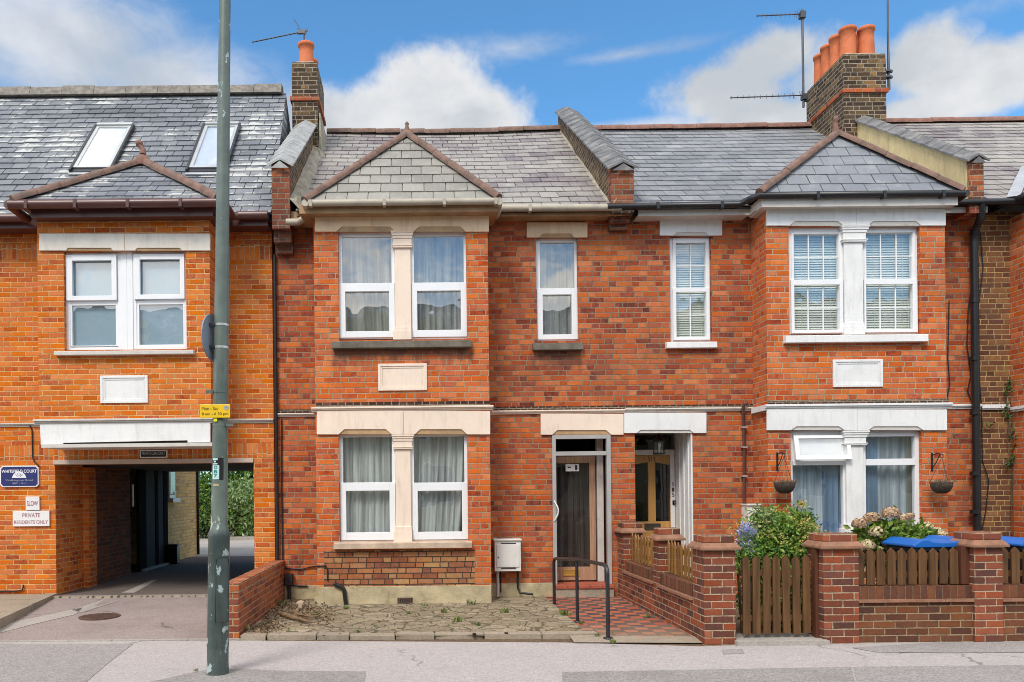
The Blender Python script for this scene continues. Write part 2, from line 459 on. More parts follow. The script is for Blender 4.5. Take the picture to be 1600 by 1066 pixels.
MT['pier'] = brick('brick_pier', [(0, (0.07, 0.04, 0.03)), (0.3, (0.20, 0.07, 0.04)), (0.7, (0.42, 0.10, 0.045)), (1, (0.50, 0.20, 0.08))], (0.34, 0.28, 0.19), stain=0.6, seed=21, streaks=0.5, stain_rgb=(0.10, 0.08, 0.03))
MT['orange'] = brick('brick_modern_orange', ORANGE, (0.70, 0.42, 0.18), spread=0.7, course=0.0717, S=0.212, Hd=None, stain=0.16, wob=0.002, seed=4, streaks=0.08, joint=0.012)
MT['orange_soldier'] = brick('brick_modern_soldier', ORANGE, (0.66, 0.46, 0.24), course=0.0717, S=0.30, Hd=None, swap=True, off=(0.05, 0), stain=0.12, wob=0.002, seed=5, streaks=0.0, joint=0.011)
MT['passage'] = brick('brick_passage_dark', [(0, (0.10, 0.035, 0.025)), (0.6, (0.20, 0.06, 0.03)), (1, (0.30, 0.09, 0.035))], (0.24, 0.15, 0.075), course=0.0717, S=0.212, Hd=None, stain=0.3, wob=0.002, seed=16, streaks=0.2)  # dark red-brown brick past the pier; its darkness partly stands in for shade
MT['garden'] = brick('brick_garden_wall', GARDEN, (0.46, 0.355, 0.235), course=0.073, S=0.22, Hd=None, stain=0.3, seed=6, streaks=0.2, joint=0.011)
MT['front'] = brick('brick_front_wall', FRONT, (0.35, 0.255, 0.155), course=0.073, S=0.22, Hd=None, stain=0.35, seed=18, streaks=0.25, joint=0.012)
MT['garden_soldier'] = brick('brick_garden_soldier', FRONT, (0.22, 0.16, 0.11), course=0.075, S=0.6, Hd=None, swap=True, joint=0.008, stain=0.3, seed=7, streaks=0.2)
MT['drive'] = brick('brick_drive_wall', [(0.0, (0.13, 0.045, 0.034)), (0.35, (0.25, 0.075, 0.04)), (0.8, (0.40, 0.105, 0.042)), (1, (0.46, 0.15, 0.06))], (0.42, 0.28, 0.17), course=0.073, S=0.22, Hd=None, stain=0.3, seed=8)
MT['soot'] = brick('brick_chimney_stock', SOOT, (0.38, 0.32, 0.235), joint=0.012, stain=0.45, seed=10, streaks=0.1)
MT['stock'] = brick('brick_brown_stock', STOCK, (0.48, 0.34, 0.15), joint=0.012, stain=0.4, seed=12, streaks=0.35)
MT['yellow'] = brick('brick_yellow_stock', YELLOW, (0.60, 0.50, 0.34), S=0.215, Hd=None, stain=0.2, seed=13, streaks=0.1)
MT['patch'] = brick('brick_repointed', PATCH, (0.055, 0.045, 0.035), stain=0.3, seed=14, joint=0.012, streaks=0.1)
MT['darkcourse'] = brick('brick_dark_course', [(0, (0.03, 0.018, 0.014)), (0.7, (0.075, 0.035, 0.024)), (1, (0.16, 0.06, 0.035))], (0.30, 0.25, 0.18), stain=0.3, S=0.105, Hd=None, seed=15, off=(0, 0.02))
MT['slate_grey'] = slate('slate_blue_grey', [(0, (0.085, 0.09, 0.10)), (0.35, (0.15, 0.158, 0.178)), (0.7, (0.215, 0.222, 0.24)), (1, (0.30, 0.30, 0.30))], pale=0.45, pale_rgb=(0.58, 0.57, 0.53), seed=1, pale_at=0.56, flat=0.172)
MT['slate_mauve'] = slate('slate_mauve_weathered', [(0, (0.12, 0.088, 0.10)), (0.25, (0.19, 0.155, 0.158)), (0.5, (0.285, 0.258, 0.24)), (1, (0.38, 0.35, 0.31))], pale=0.35, pale_rgb=(0.58, 0.55, 0.47), seed=2)
MT['slate_new'] = slate('slate_cool_grey', [(0, (0.13, 0.13, 0.137)), (0.35, (0.19, 0.19, 0.20)), (0.7, (0.26, 0.258, 0.268)), (1, (0.34, 0.335, 0.34))], pale=0.25, pale_rgb=(0.56, 0.55, 0.54), seed=3)
MT['slate_pale'] = slate('slate_lichen_pale', [(0, (0.17, 0.158, 0.138)), (0.5, (0.27, 0.253, 0.222)), (1, (0.37, 0.35, 0.30))], pale=0.4, pale_rgb=(0.42, 0.40, 0.33), seed=4)
MT['slate_flat'] = slate('slate_fibre_cement', [(0, (0.15, 0.16, 0.185)), (0.5, (0.19, 0.20, 0.225)), (1, (0.245, 0.255, 0.275))], pale=0.2, seed=5)
MT['hip'] = paint('terracotta_hip_tile', (0.20, 0.115, 0.085), 0.8, 0.35, 0.6, (0.10, 0.085, 0.07), 0.006, 8)
MT['hipred'] = paint('terracotta_red_tile', (0.26, 0.125, 0.09), 0.8, 0.3, 0.55, (0.16, 0.12, 0.10), 0.006, 8)
MT['pot'] = paint('terracotta_pot', (0.62, 0.16, 0.055), 0.75, 0.25, 0.35, (0.28, 0.13, 0.08), 0.003, 5)
MT['ridgecon'] = paint('concrete_ridge', (0.24, 0.21, 0.18), 0.9, 0.35, 0.7, (0.10, 0.09, 0.08), 0.008, 12)
MT['coping'] = paint('clay_coping_tile', (0.16, 0.155, 0.155), 0.7, 0.35, 0.5, (0.32, 0.30, 0.27), 0.004, 5)
MT['copingpale'] = paint('coping_weathered', (0.36, 0.36, 0.35), 0.65, 0.25, 0.6, (0.17, 0.17, 0.17), 0.004, 6)
MT['cement'] = paint('cement_fillet', (0.42, 0.37, 0.28), 0.9, 0.3, 0.6, (0.18, 0.16, 0.12), 0.012, 9)
MT['plinth'] = paint('cement_plinth', (0.52, 0.43, 0.265), 0.9, 0.25, 0.55, (0.17, 0.14, 0.085), 0.008, 4)
MT['cream'] = paint('paint_peach', (0.80, 0.565, 0.36), 0.6, 0.06, 0.45, (0.48, 0.30, 0.16), 0.002, 2, streak=True)
MT['pink'] = paint('paint_pale_pink', (0.84, 0.68, 0.55), 0.6, 0.05, 0.32, (0.55, 0.40, 0.29), 0.002, 2, streak=True)
MT['tan'] = paint('paint_tan', (0.46, 0.29, 0.145), 0.6, 0.25, 0.5, (0.22, 0.13, 0.07), 0.002, 4)
MT['tanshade'] = paint('paint_tan_shaded', (0.36, 0.21, 0.10), 0.6, 0.25, 0.5, (0.18, 0.10, 0.05), 0.002, 4)  # tan darkened so the fascia's colour holds the shade under the eaves
MT['white'] = paint('paint_white', (0.80, 0.79, 0.775), 0.5, 0.06, 0.34, (0.50, 0.47, 0.42), 0.003, 2, streak=True)
MT['offwhite'] = paint('paint_off_white', (0.72, 0.66, 0.58), 0.6, 0.06, 0.35, (0.48, 0.38, 0.26), 0.002, 2, streak=True)
MT['dirtywhite'] = paint('paint_dirty_white', (0.62, 0.58, 0.53), 0.6, 0.15, 0.45, (0.30, 0.26, 0.21), 0.003, 5)
MT['upvc'] = paint('plastic_white', (0.82, 0.82, 0.83), 0.3, 0.03, 0.08, (0.6, 0.58, 0.55), 0)
MT['aluframe'] = paint('aluminium_frame', (0.40, 0.385, 0.375), 0.4, 0.12, 0.3, (0.35, 0.32, 0.3), 0)
MT['stone_dark'] = paint('stone_sill_dark', (0.17, 0.145, 0.11), 0.85, 0.3, 0.5, (0.07, 0.06, 0.05), 0.006, 8)
MT['stone_pink'] = paint('stone_sill_peeling', (0.56, 0.42, 0.31), 0.8, 0.2, 0.65, (0.24, 0.17, 0.12), 0.006, 6)
MT['cream_gutter'] = paint('gutter_old_cream', (0.44, 0.385, 0.30), 0.5, 0.2, 0.55, (0.30, 0.24, 0.16), 0.002, 5)
MT['brown'] = paint('plastic_brown', (0.10, 0.038, 0.032), 0.35, 0.2, 0.3, (0.05, 0.03, 0.025), 0)
MT['black'] = paint('plastic_black', (0.016, 0.016, 0.018), 0.35, 0.2, 0.15, (0.05, 0.05, 0.05), 0)
MT['blackpaint'] = paint('metal_black_paint', (0.018, 0.018, 0.022), 0.35, 0.2, 0.2, (0.06, 0.05, 0.045), 0.001)
MT['lead'] = paint('lead_sheet', (0.42, 0.43, 0.45), 0.45, 0.15, 0.45, (0.62, 0.63, 0.65), 0.004, 4)
MT['alu'] = paint('aerial_metal', (0.10, 0.10, 0.11), 0.45, 0.2, 0, metal=0.6, bmp=0)
MT['steel'] = paint('steel_angle', (0.58, 0.46, 0.38), 0.6, 0.12, 0.3, (0.35, 0.22, 0.15), 0)
MT['render'] = paint('render_yellow', (0.66, 0.52, 0.27), 0.85, 0.15, 0.4, (0.20, 0.15, 0.08), 0.005, 4, streak=True)
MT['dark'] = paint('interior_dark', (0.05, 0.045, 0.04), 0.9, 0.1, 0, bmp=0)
MT['plaster'] = paint('interior_plaster', (0.42, 0.40, 0.36), 0.9, 0.05, 0, bmp=0)
MT['grey_panel'] = paint('panel_grey', (0.05, 0.042, 0.045), 0.75, 0.25, 0.3, (0.07, 0.06, 0.06), 0.003, 20)
MT['flatblack'] = paint('timber_black', (0.014, 0.013, 0.013), 1.0, 0.2, 0, bmp=0)
MT['flatblack'].node_tree.nodes['Principled BSDF'].inputs['Specular IOR Level'].default_value = 0.05
MT['grey_panel'].node_tree.nodes['Principled BSDF'].inputs['Specular IOR Level'].default_value = 0.1
MT['glass'] = glass('window_glass', (0.96, 0.98, 0.98), 0.15)
MT['glassdark'] = glass('door_glass', (0.5, 0.5, 0.5), 0.02)
MT['sky_glass'] = glass('skylight_glass', (0.9, 0.93, 0.95), 0.22)
MT['frost'] = paint('frosted_blind', (0.30, 0.41, 0.49), 0.25, 0.05, 0, bmp=0)
MT['net'] = cloth('net_curtain_grey', (0.46, 0.46, 0.42), 0.3, 0.25)
MT['netwhite'] = cloth('net_curtain_white', (0.72, 0.75, 0.73), 0.25, 0.3)
MT['netdark'] = cloth('curtain_dark', (0.32, 0.29, 0.26), 0.2)
MT['voile'] = cloth('voile_blue', (0.62, 0.73, 0.84), 0.22)
MT['blue_curtain'] = cloth('curtain_blue', (0.22, 0.36, 0.56), 0.2)
MT['blind'] = paint('blind_slat', (0.74, 0.77, 0.69), 0.5, 0.05, 0, bmp=0)
MT['pave'] = asphalt('pavement_pale', (0.46, 0.415, 0.40), 0.45, 85, 0.35, (0.36, 0.33, 0.315), worn=0.7)
MT['patchdark'] = asphalt('pavement_patch', (0.29, 0.268, 0.255), 0.7, 70, 0.3, (0.15, 0.14, 0.13))
MT['patchmid'] = asphalt('pavement_patch_mid', (0.31, 0.285, 0.275), 0.7, 75, 0.3, (0.2, 0.18, 0.17))
MT['driveasph'] = asphalt('drive_asphalt', (0.33, 0.27, 0.25), 0.5, 80, 0.45, (0.18, 0.145, 0.13), worn=0.8)
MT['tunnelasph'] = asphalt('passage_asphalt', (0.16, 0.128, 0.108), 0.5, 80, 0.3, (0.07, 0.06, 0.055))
MT['road'] = asphalt('road_asphalt', (0.07, 0.07, 0.072), 0.6, 70, 0.3, (0.05, 0.05, 0.05))
MT['concrete'] = asphalt('concrete_strip', (0.46, 0.42, 0.38), 0.25, 60, 0.35, (0.25, 0.22, 0.19))
MT['slabpave'] = asphalt('paving_slab', (0.40, 0.33, 0.25), 0.25, 60, 0.45, (0.22, 0.18, 0.13))
MT['soil'] = asphalt('soil', (0.13, 0.085, 0.05), 0.8, 30, 0.4, (0.06, 0.04, 0.025))
MT['woodpick'] = wood('picket_stain', (0.075, 0.032, 0.010), (0.185, 0.088, 0.028))
MT['woodgold'] = wood('picket_golden', (0.18, 0.085, 0.020), (0.40, 0.21, 0.06))
MT['woodpost'] = wood('post_stain', (0.09, 0.030, 0.016), (0.19, 0.065, 0.032))
MT['doorwood'] = wood('door_timber', (0.33, 0.175, 0.105), (0.52, 0.31, 0.19), rough=0.55)
MT['dooroak'] = wood('door_oak', (0.48, 0.235, 0.065), (0.66, 0.37, 0.12), rough=0.35)
MT['brass'] = paint('brass', (0.65, 0.42, 0.10), 0.35, 0.15, 0.2, (0.25, 0.15, 0.05), 0, metal=0.6)
MT['bronze'] = paint('bronze', (0.10, 0.085, 0.075), 0.4, 0.1, 0, metal=0.6, bmp=0)
MT['redtile'] = paint('quarry_tile', (0.42, 0.10, 0.055), 0.5, 0.25, 0.35, (0.18, 0.08, 0.055), 0.002, 6)
MT['metergrey'] = paint('meter_box_white', (0.74, 0.73, 0.69), 0.45, 0.06, 0.22, (0.42, 0.38, 0.30), 0)
MT['sign_blue'] = paint('sign_navy', (0.030, 0.036, 0.15), 0.35, 0.1, 0, bmp=0)
MT['sign_white'] = paint('sign_white', (0.78, 0.76, 0.76), 0.4, 0.04, 0.1, (0.6, 0.5, 0.45), 0)
MT['sign_black'] = paint('sign_black', (0.02, 0.018, 0.02), 0.35, 0.1, 0, bmp=0)
MT['sign_yellow'] = paint('sign_yellow', (0.82, 0.52, 0.012), 0.4, 0.05, 0, bmp=0)
MT['sign_lime'] = paint('sign_lime', (0.75, 0.78, 0.02), 0.4, 0.05, 0, bmp=0)
MT['sign_teal'] = paint('sticker_pale_teal', (0.50, 0.74, 0.72), 0.45, 0.08, 0.1, (0.3, 0.4, 0.38), 0)
MT['ink_teal'] = paint('ink_teal', (0.01, 0.19, 0.17), 0.5, 0.05, 0, bmp=0)
MT['ink_red'] = paint('ink_maroon', (0.30, 0.06, 0.09), 0.5, 0.05, 0, bmp=0)
MT['ink_black'] = paint('ink_black', (0.02, 0.02, 0.02), 0.5, 0.05, 0, bmp=0)
MT['ink_white'] = paint('ink_white', (0.78, 0.78, 0.80), 0.5, 0.03, 0, bmp=0)
MT['plate_grey'] = paint('plate_back_grey', (0.20, 0.235, 0.29), 0.5, 0.12, 0.2, (0.12, 0.14, 0.17), 0)
MT['band'] = paint('clamp_band', (0.55, 0.55, 0.54), 0.35, 0.1, 0, metal=0.5, bmp=0)
MT['bluebin'] = paint('bin_lid_blue', (0.010, 0.13, 0.50), 0.38, 0.08, 0.1, (0.02, 0.10, 0.35), 0)
MT['blackbin'] = paint('bin_body_black', (0.014, 0.018, 0.026), 0.5, 0.15, 0.1, (0.03, 0.03, 0.035), 0)
MT['iron'] = paint('cast_iron', (0.12, 0.065, 0.045), 0.7, 0.3, 0.4, (0.06, 0.04, 0.03), 0.004, 15)
MT['basket'] = paint('basket_wicker', (0.060, 0.042, 0.030), 0.9, 0.4, 0, bmp=0.01, scale=40)
MT['twig'] = paint('dead_twig', (0.22, 0.14, 0.08), 0.9, 0.4, 0, bmp=0.004, scale=15)
MT['stem'] = paint('plant_stem', (0.10, 0.075, 0.04), 0.9, 0.3, 0, bmp=0.002)
MT['leafy'] = leaf('leaf_bright', [(0, (0.05, 0.13, 0.02)), (0.5, (0.15, 0.30, 0.04)), (1, (0.34, 0.46, 0.08))])
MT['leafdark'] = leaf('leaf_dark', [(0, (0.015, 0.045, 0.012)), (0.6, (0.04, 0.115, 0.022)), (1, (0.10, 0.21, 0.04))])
MT['leafpale'] = leaf('leaf_variegated', [(0, (0.07, 0.15, 0.04)), (0.5, (0.22, 0.34, 0.12)), (1, (0.55, 0.62, 0.32))])
MT['leafhyd'] = leaf('leaf_lime', [(0, (0.07, 0.14, 0.02)), (0.6, (0.20, 0.32, 0.04)), (1, (0.36, 0.44, 0.07))])
MT['flyellow'] = leaf('flower_yellow', [(0, (0.42, 0.26, 0.05)), (0.6, (0.60, 0.45, 0.12)), (1, (0.70, 0.60, 0.28))], 0.2)
MT['flblue'] = leaf('flower_blue', [(0, (0.14, 0.16, 0.50)), (0.5, (0.33, 0.38, 0.66)), (1, (0.58, 0.60, 0.72))], 0.2)
MT['weedy'] = leaf('leaf_weed', [(0, (0.06, 0.11, 0.02)), (0.6, (0.15, 0.22, 0.05)), (1, (0.32, 0.34, 0.12))])
MT['flhydpale'] = leaf('flower_dry_cream', [(0, (0.34, 0.22, 0.12)), (0.5, (0.60, 0.47, 0.27)), (1, (0.78, 0.70, 0.46))], 0.15)
MT['flhyd'] = leaf('flower_dry_pink', [(0, (0.22, 0.10, 0.06)), (0.5, (0.50, 0.32, 0.19)), (1, (0.70, 0.56, 0.38))], 0.15)
MT['litter'] = leaf('leaf_litter', [(0, (0.06, 0.035, 0.02)), (0.6, (0.17, 0.10, 0.05)), (1, (0.34, 0.24, 0.13))], 0.0)
MT['lampglass'] = glass('lantern_glass', (0.9, 0.9, 0.85), 0.1)


def mat_post():
    m, t, b = new_mat('lamp_post_paint')
    pos = t.n('ShaderNodeNewGeometry').outputs['Position']
    z = t.n('ShaderNodeSeparateXYZ', ins={0: pos}).outputs[2]
    n = t.noise(pos, 3.0, 6, 0.6)
    c = t.mix(t.step(n, 0.3, 0.7), (0.085, 0.115, 0.10), (0.15, 0.185, 0.16))
    low = t.step(z, 1.30, 1.22)
    c = t.mix(low, c, t.mix(t.step(n, 0.3, 0.7), (0.035, 0.055, 0.052), (0.07, 0.10, 0.095)))
    rust = t.noise(t.scale(pos, (9, 9, 1.6)), 1.0, 7, 0.7)
    c = t.mix(t.step(rust, 0.54, 0.70, 0.0, 0.65), c, (0.05, 0.042, 0.028))
    ch = t.noise(t.scale(pos, (9, 9, 5), (2, 5, 1)), 1.1, 5, 0.6)
    below = t.step(z, 2.3, 1.2, 0.0, 0.045)
    c = t.mix(t.step(t.m('ADD', ch, below), 0.635, 0.65, 0.0, 0.85), c, (0.42, 0.50, 0.50))
    t.put(b.inputs['Base Color'], c)
    b.inputs['Roughness'].default_value = 0.42
    bump(t, b, t.m('ADD', t.noise(pos, 14, 4, 0.6), rust), 0.003, 0.5)
    return m
MT['post'] = mat_post()

def mat_crazy():
    m, t, b = new_mat('crazy_paving')
    pos = t.n('ShaderNodeNewGeometry').outputs['Position']
    wob = t.noise(pos, 2.5, 3, 0.5, out=1)
    pv = t.n('ShaderNodeVectorMath', operation='MULTIPLY_ADD', ins={0: wob, 1: (0.42, 0.42, 0.0), 2: pos})
    flat = t.scale(pv.outputs[0], (1, 1, 0))
    ve = t.n('ShaderNodeTexVoronoi', feature='DISTANCE_TO_EDGE')
    t.put(ve.inputs['Vector'], flat)
    ve.inputs['Scale'].default_value = 3.5
    vc = t.n('ShaderNodeTexVoronoi', feature='F1')
    t.put(vc.inputs['Vector'], flat)
    vc.inputs['Scale'].default_value = 3.5
    cc = t.n('ShaderNodeSeparateColor', ins={0: vc.outputs['Color']})
    c = t.ramp(cc.outputs[0], [(0, (0.22, 0.175, 0.115)), (0.5, (0.29, 0.235, 0.155)), (1, (0.37, 0.305, 0.21))])
    n = t.noise(pos, 6, 8, 0.7)
    c = t.mix(t.step(n, 0.44, 0.66, 0.0, 0.7), c, (0.18, 0.135, 0.075))
    n3 = t.noise(pos, 26, 5, 0.7)
    c = t.mix(t.step(n3, 0.50, 0.68, 0.0, 0.5), c, (0.50, 0.435, 0.33))
    c = t.mix(t.step(n3, 0.48, 0.34, 0.0, 0.5), c, (0.16, 0.12, 0.07))
    moss = t.noise(pos, 2.2, 7, 0.7)
    c = t.mix(t.step(moss, 0.53, 0.70, 0.0, 0.45), c, (0.20, 0.19, 0.07))
    gap = t.step(t.m('ADD', ve.outputs[0], t.m('MULTIPLY', t.m('SUBTRACT', n, 0.5), 0.16)), 0.0, 0.045)
    c = t.mix(gap, (0.10, 0.082, 0.048), c)
    drt = t.noise(t.scale(pos, (1, 1.6, 1)), 3.1, 7, 0.72)
    c = t.mix(t.step(drt, 0.50, 0.62, 0.0, 0.7), c, t.mix(t.noise(pos, 40, 4, 0.7), (0.10, 0.065, 0.035), (0.30, 0.22, 0.13)))
    t.put(b.inputs['Base Color'], c)
    b.inputs['Roughness'].default_value = 0.9
    bump(t, b, t.m('ADD', t.m('ADD', gap, t.m('MULTIPLY', n, 0.6)), t.m('MULTIPLY', cc.outputs[1], 0.5)), 0.03, 0.8)
    return m
MT['crazy'] = mat_crazy()

def mat_tilepath():
    m, t, b = new_mat('path_tiles')
    pos = t.n('ShaderNodeNewGeometry').outputs['Position']
    s = t.n('ShaderNodeSeparateXYZ', ins={0: pos})
    k = 0.152
    u = t.m('DIVIDE', t.m('ADD', s.outputs[0], 20), k)
    v = t.m('DIVIDE', t.m('ADD', s.outputs[1], 20), k)
    ch = t.m('MODULO', t.m('ADD', t.m('FLOOR', u), t.m('FLOOR', v)), 2.0)
    fu, fv = t.m('FRACT', u), t.m('FRACT', v)
    du = t.m('SUBTRACT', 0.5, t.m('ABSOLUTE', t.m('SUBTRACT', fu, 0.5)))
    dv = t.m('SUBTRACT', 0.5, t.m('ABSOLUTE', t.m('SUBTRACT', fv, 0.5)))
    ed = t.step(t.m('MINIMUM', du, dv), 0.012, 0.035)
    idv = t.n('ShaderNodeCombineXYZ', ins={0: t.m('FLOOR', u), 1: t.m('FLOOR', v), 2: 0.0})
    wn = t.n('ShaderNodeTexWhiteNoise', noise_dimensions='3D', ins={0: idv.outputs[0]})
    red = t.mix(wn.outputs[0], (0.40, 0.085, 0.04), (0.50, 0.15, 0.075))
    blk = t.mix(wn.outputs[0], (0.045, 0.035, 0.04), (0.12, 0.09, 0.085))
    c = t.mix(ch, red, blk)
    n = t.noise(pos, 4, 8, 0.7)
    c = t.mix(t.step(n, 0.46, 0.72, 0.0, 0.7), c, (0.22, 0.155, 0.10))
    c = t.mix(t.step(s.outputs[1], -2.3, -3.1, 0.0, 0.55), c, (0.30, 0.22, 0.15))
    c = t.mix(ed, (0.14, 0.10, 0.07), c)
    t.put(b.inputs['Base Color'], c)
    b.inputs['Roughness'].default_value = 0.7
    bump(t, b, t.m('ADD', ed, t.m('MULTIPLY', n, 0.5)), 0.006, 0.7)
    return m
MT['pathtile'] = mat_tilepath()


# ---------------------------------------------------------------- mesh helpers
def wl(o):
    v = Vector((0, 0, 0))
    while o is not None:
        v += o.location
        o = o.parent
    return v

class M:
    def __init__(s):
        s.v, s.f, s.m, s.uv, s.sm = [], [], [], [], []
    def face(s, pts, mi=0, uv=None, smooth=False):
        i = len(s.v)
        s.v += [tuple(p) for p in pts]
        s.f.append(tuple(range(i, i + len(pts))))
        s.m.append(mi)
        s.uv.append(uv)
        s.sm.append(smooth)
    def idx(s, verts, faces, mi=0, smooth=False, uvs=None):
        i = len(s.v)
        s.v += [tuple(p) for p in verts]
        for k, fc in enumerate(faces):
            s.f.append(tuple(i + j for j in fc))
            s.m.append(mi)
            s.uv.append(uvs[k] if uvs else None)
            s.sm.append(smooth)
    def box(s, x0, x1, y0, y1, z0, z1, mi=0, taper=0.0):
        tx = taper
        v = [(x0, y0, z0), (x1, y0, z0), (x1, y1, z0), (x0, y1, z0),
             (x0 + tx, y0 + tx, z1), (x1 - tx, y0 + tx, z1), (x1 - tx, y1 - tx, z1), (x0 + tx, y1 - tx, z1)]
        s.idx(v, [(0, 1, 5, 4), (1, 2, 6, 5), (2, 3, 7, 6), (3, 0, 4, 7), (4, 5, 6, 7), (3, 2, 1, 0)], mi)
    def prism(s, poly, axis, a0, a1, mi=0):
        """poly: 2-D outline; axis 'Y': (x,z) extruded in y; 'X': (y,z) in x; 'Z': (x,y) in z"""
        def q(p, a):
            return {'Y': (p[0], a, p[1]), 'X': (a, p[0], p[1]), 'Z': (p[0], p[1], a)}[axis]
        n = len(poly)
        area = sum(poly[i][0] * poly[(i + 1) % n][1] - poly[(i + 1) % n][0] * poly[i][1] for i in range(n))
        if (area < 0) != (axis == 'Y' and False):
            poly = poly[::-1]
        v = [q(p, a0) for p in poly] + [q(p, a1) for p in poly]
        fs = [tuple(range(n)), tuple(range(2 * n - 1, n - 1, -1))] + [(i, i + n, (i + 1) % n + n, (i + 1) % n) for i in range(n)]
        if axis == 'Y':
            pass
        else:
            fs = [f[::-1] for f in fs]
        s.idx(v, fs, mi)
    def tube(s, path, r, n=8, mi=0, cap=True):
        path = [Vector(p) for p in path]
        rs = r if isinstance(r, (list, tuple)) else [r] * len(path)
        up = None
        vs = []
        for i, p in enumerate(path):
            d = (path[min(i + 1, len(path) - 1)] - path[max(i - 1, 0)]).normalized()
            if up is None:
                up = Vector((0, 0, 1)) if abs(d.z) < 0.9 else Vector((1, 0, 0))
            a = d.cross(up)
            if a.length < 1e-4:
                a = d.cross(Vector((0.3, 0.9, 0.1)))
            a.normalize()
            b = a.cross(d).normalized()
            up = b
            for k in range(n):
                th = 2 * math.pi * k / n
                vs.append(p + (a * math.cos(th) + b * math.sin(th)) * rs[i])
        fs = []
        for i in range(len(path) - 1):
            for k in range(n):
                fs.append((i * n + k, i * n + (k + 1) % n, (i + 1) * n + (k + 1) % n, (i + 1) * n + k))
        s.idx(vs, fs, mi, True)
        if cap:
            s.face(vs[:n][::-1], mi)
            s.face(vs[-n:], mi)
    def lathe(s, prof, cx, cy, cz, n=20, mi=0, smooth=True):
        vs, fs = [], []
        for (r, z) in prof:
            for k in range(n):
                th = 2 * math.pi * k / n
                vs.append((cx + r * math.cos(th), cy + r * math.sin(th), cz + z))
        for i in range(len(prof) - 1):
            for k in range(n):
                fs.append((i * n + k, i * n + (k + 1) % n, (i + 1) * n + (k + 1) % n, (i + 1) * n + k))
        s.idx(vs, fs, mi, smooth)
        s.face([vs[k] for k in range(n)][::-1], mi)
        s.face([vs[(len(prof) - 1) * n + k] for k in range(n)], mi)
    def ring(s, o, i, y0, y1, mi=0):
        """rectangular frame between outer rect o and inner rect i (X0,X1,Z0,Z1), butted pieces"""
        s.box(o[0], i[0], y0, y1, o[2], o[3], mi)
        s.box(i[1], o[1], y0, y1, o[2], o[3], mi)
        s.box(i[0], i[1], y0, y1, o[2], i[2], mi)
        s.box(i[0], i[1], y0, y1, i[3], o[3], mi)
    def wall(s, x0, x1, z0, z1, y0, y1, holes=(), mi=0):
        """wall panel with real openings; holes are (X0,X1,Z0,Z1)"""
        xs = sorted(set([x0, x1] + [h[i] for h in holes for i in (0, 1) if x0 < h[i] < x1]))
        zs = sorted(set([z0, z1] + [h[i] for h in holes for i in (2, 3) if z0 < h[i] < z1]))
        for a, b in zip(xs, xs[1:]):
            for c, d in zip(zs, zs[1:]):
                mx_, mz_ = (a + b) / 2, (c + d) / 2
                if any(h[0] < mx_ < h[1] and h[2] < mz_ < h[3] for h in holes):
                    continue
                s.face([(a, y0, c), (b, y0, c), (b, y0, d), (a, y0, d)], mi)
                s.face([(b, y1, c), (a, y1, c), (a, y1, d), (b, y1, d)], mi)
        for h in holes:
            a, b, c, d = max(h[0], x0), min(h[1], x1), max(h[2], z0), min(h[3], z1)
            if h[0] > x0:
                s.face([(a, y0, c), (a, y0, d), (a, y1, d), (a, y1, c)], mi)
            if h[1] < x1:
                s.face([(b, y0, c), (b, y1, c), (b, y1, d), (b, y0, d)], mi)
            if h[2] > z0:
                s.face([(a, y0, c), (a, y1, c), (b, y1, c), (b, y0, c)], mi)
            s.face([(a, y0, d), (b, y0, d), (b, y1, d), (a, y1, d)], mi)
        s.face([(x0, y0, z0), (x0, y0, z1), (x0, y1, z1), (x0, y1, z0)], mi)
        s.face([(x1, y0, z0), (x1, y1, z0), (x1, y1, z1), (x1, y0, z1)], mi)
        s.face([(x0, y0, z1), (x1, y0, z1), (x1, y1, z1), (x0, y1, z1)], mi)
    def build(s, name, mats, parent=None, bevel=0.0, fixn=False):
        me = bpy.data.meshes.new(name)
        off = wl(parent) if parent is not None else Vector((0, 0, 0))
        me.from_pydata([(p[0] - off.x, p[1] - off.y, p[2] - off.z) for p in s.v], [], s.f)
        if not isinstance(mats, (list, tuple)):
            mats = [mats]
        for k in mats:
            me.materials.append(MT[k] if isinstance(k, str) else k)
        ul = me.uv_layers.new(name='UVMap')
        flat = []
        for fc, u in zip(s.f, s.uv):
            if u:
                for q in u:
                    flat += [q[0], q[1]]
                continue
            p = [Vector(s.v[j]) for j in fc[:4]]
            nn = (p[1] - p[0]).cross(p[2] - p[0])
            if nn.length < 1e-12 and len(p) > 3:
                nn = (p[2] - p[1]).cross(p[3] - p[1])
            ax, ay, az_ = abs(nn.x), abs(nn.y), abs(nn.z)
            for j in fc:
                x, y, z = s.v[j]
                if az_ >= ax and az_ >= ay:
                    flat += [x, y]
                elif ay >= ax:
                    flat += [x, z]
                else:
                    flat += [y, z]
        ul.data.foreach_set('uv', flat)
        me.polygons.foreach_set('material_index', s.m)
        me.polygons.foreach_set('use_smooth', s.sm)
        me.update()
        o = bpy.data.objects.new(name, me)
        COL.objects.link(o)
        if parent is not None:
            o.parent = parent
        if bevel:
            md = o.modifiers.new('bevel', 'BEVEL')
            md.width = bevel
            md.segments = 2
            md.limit_method = 'ANGLE'
        return o

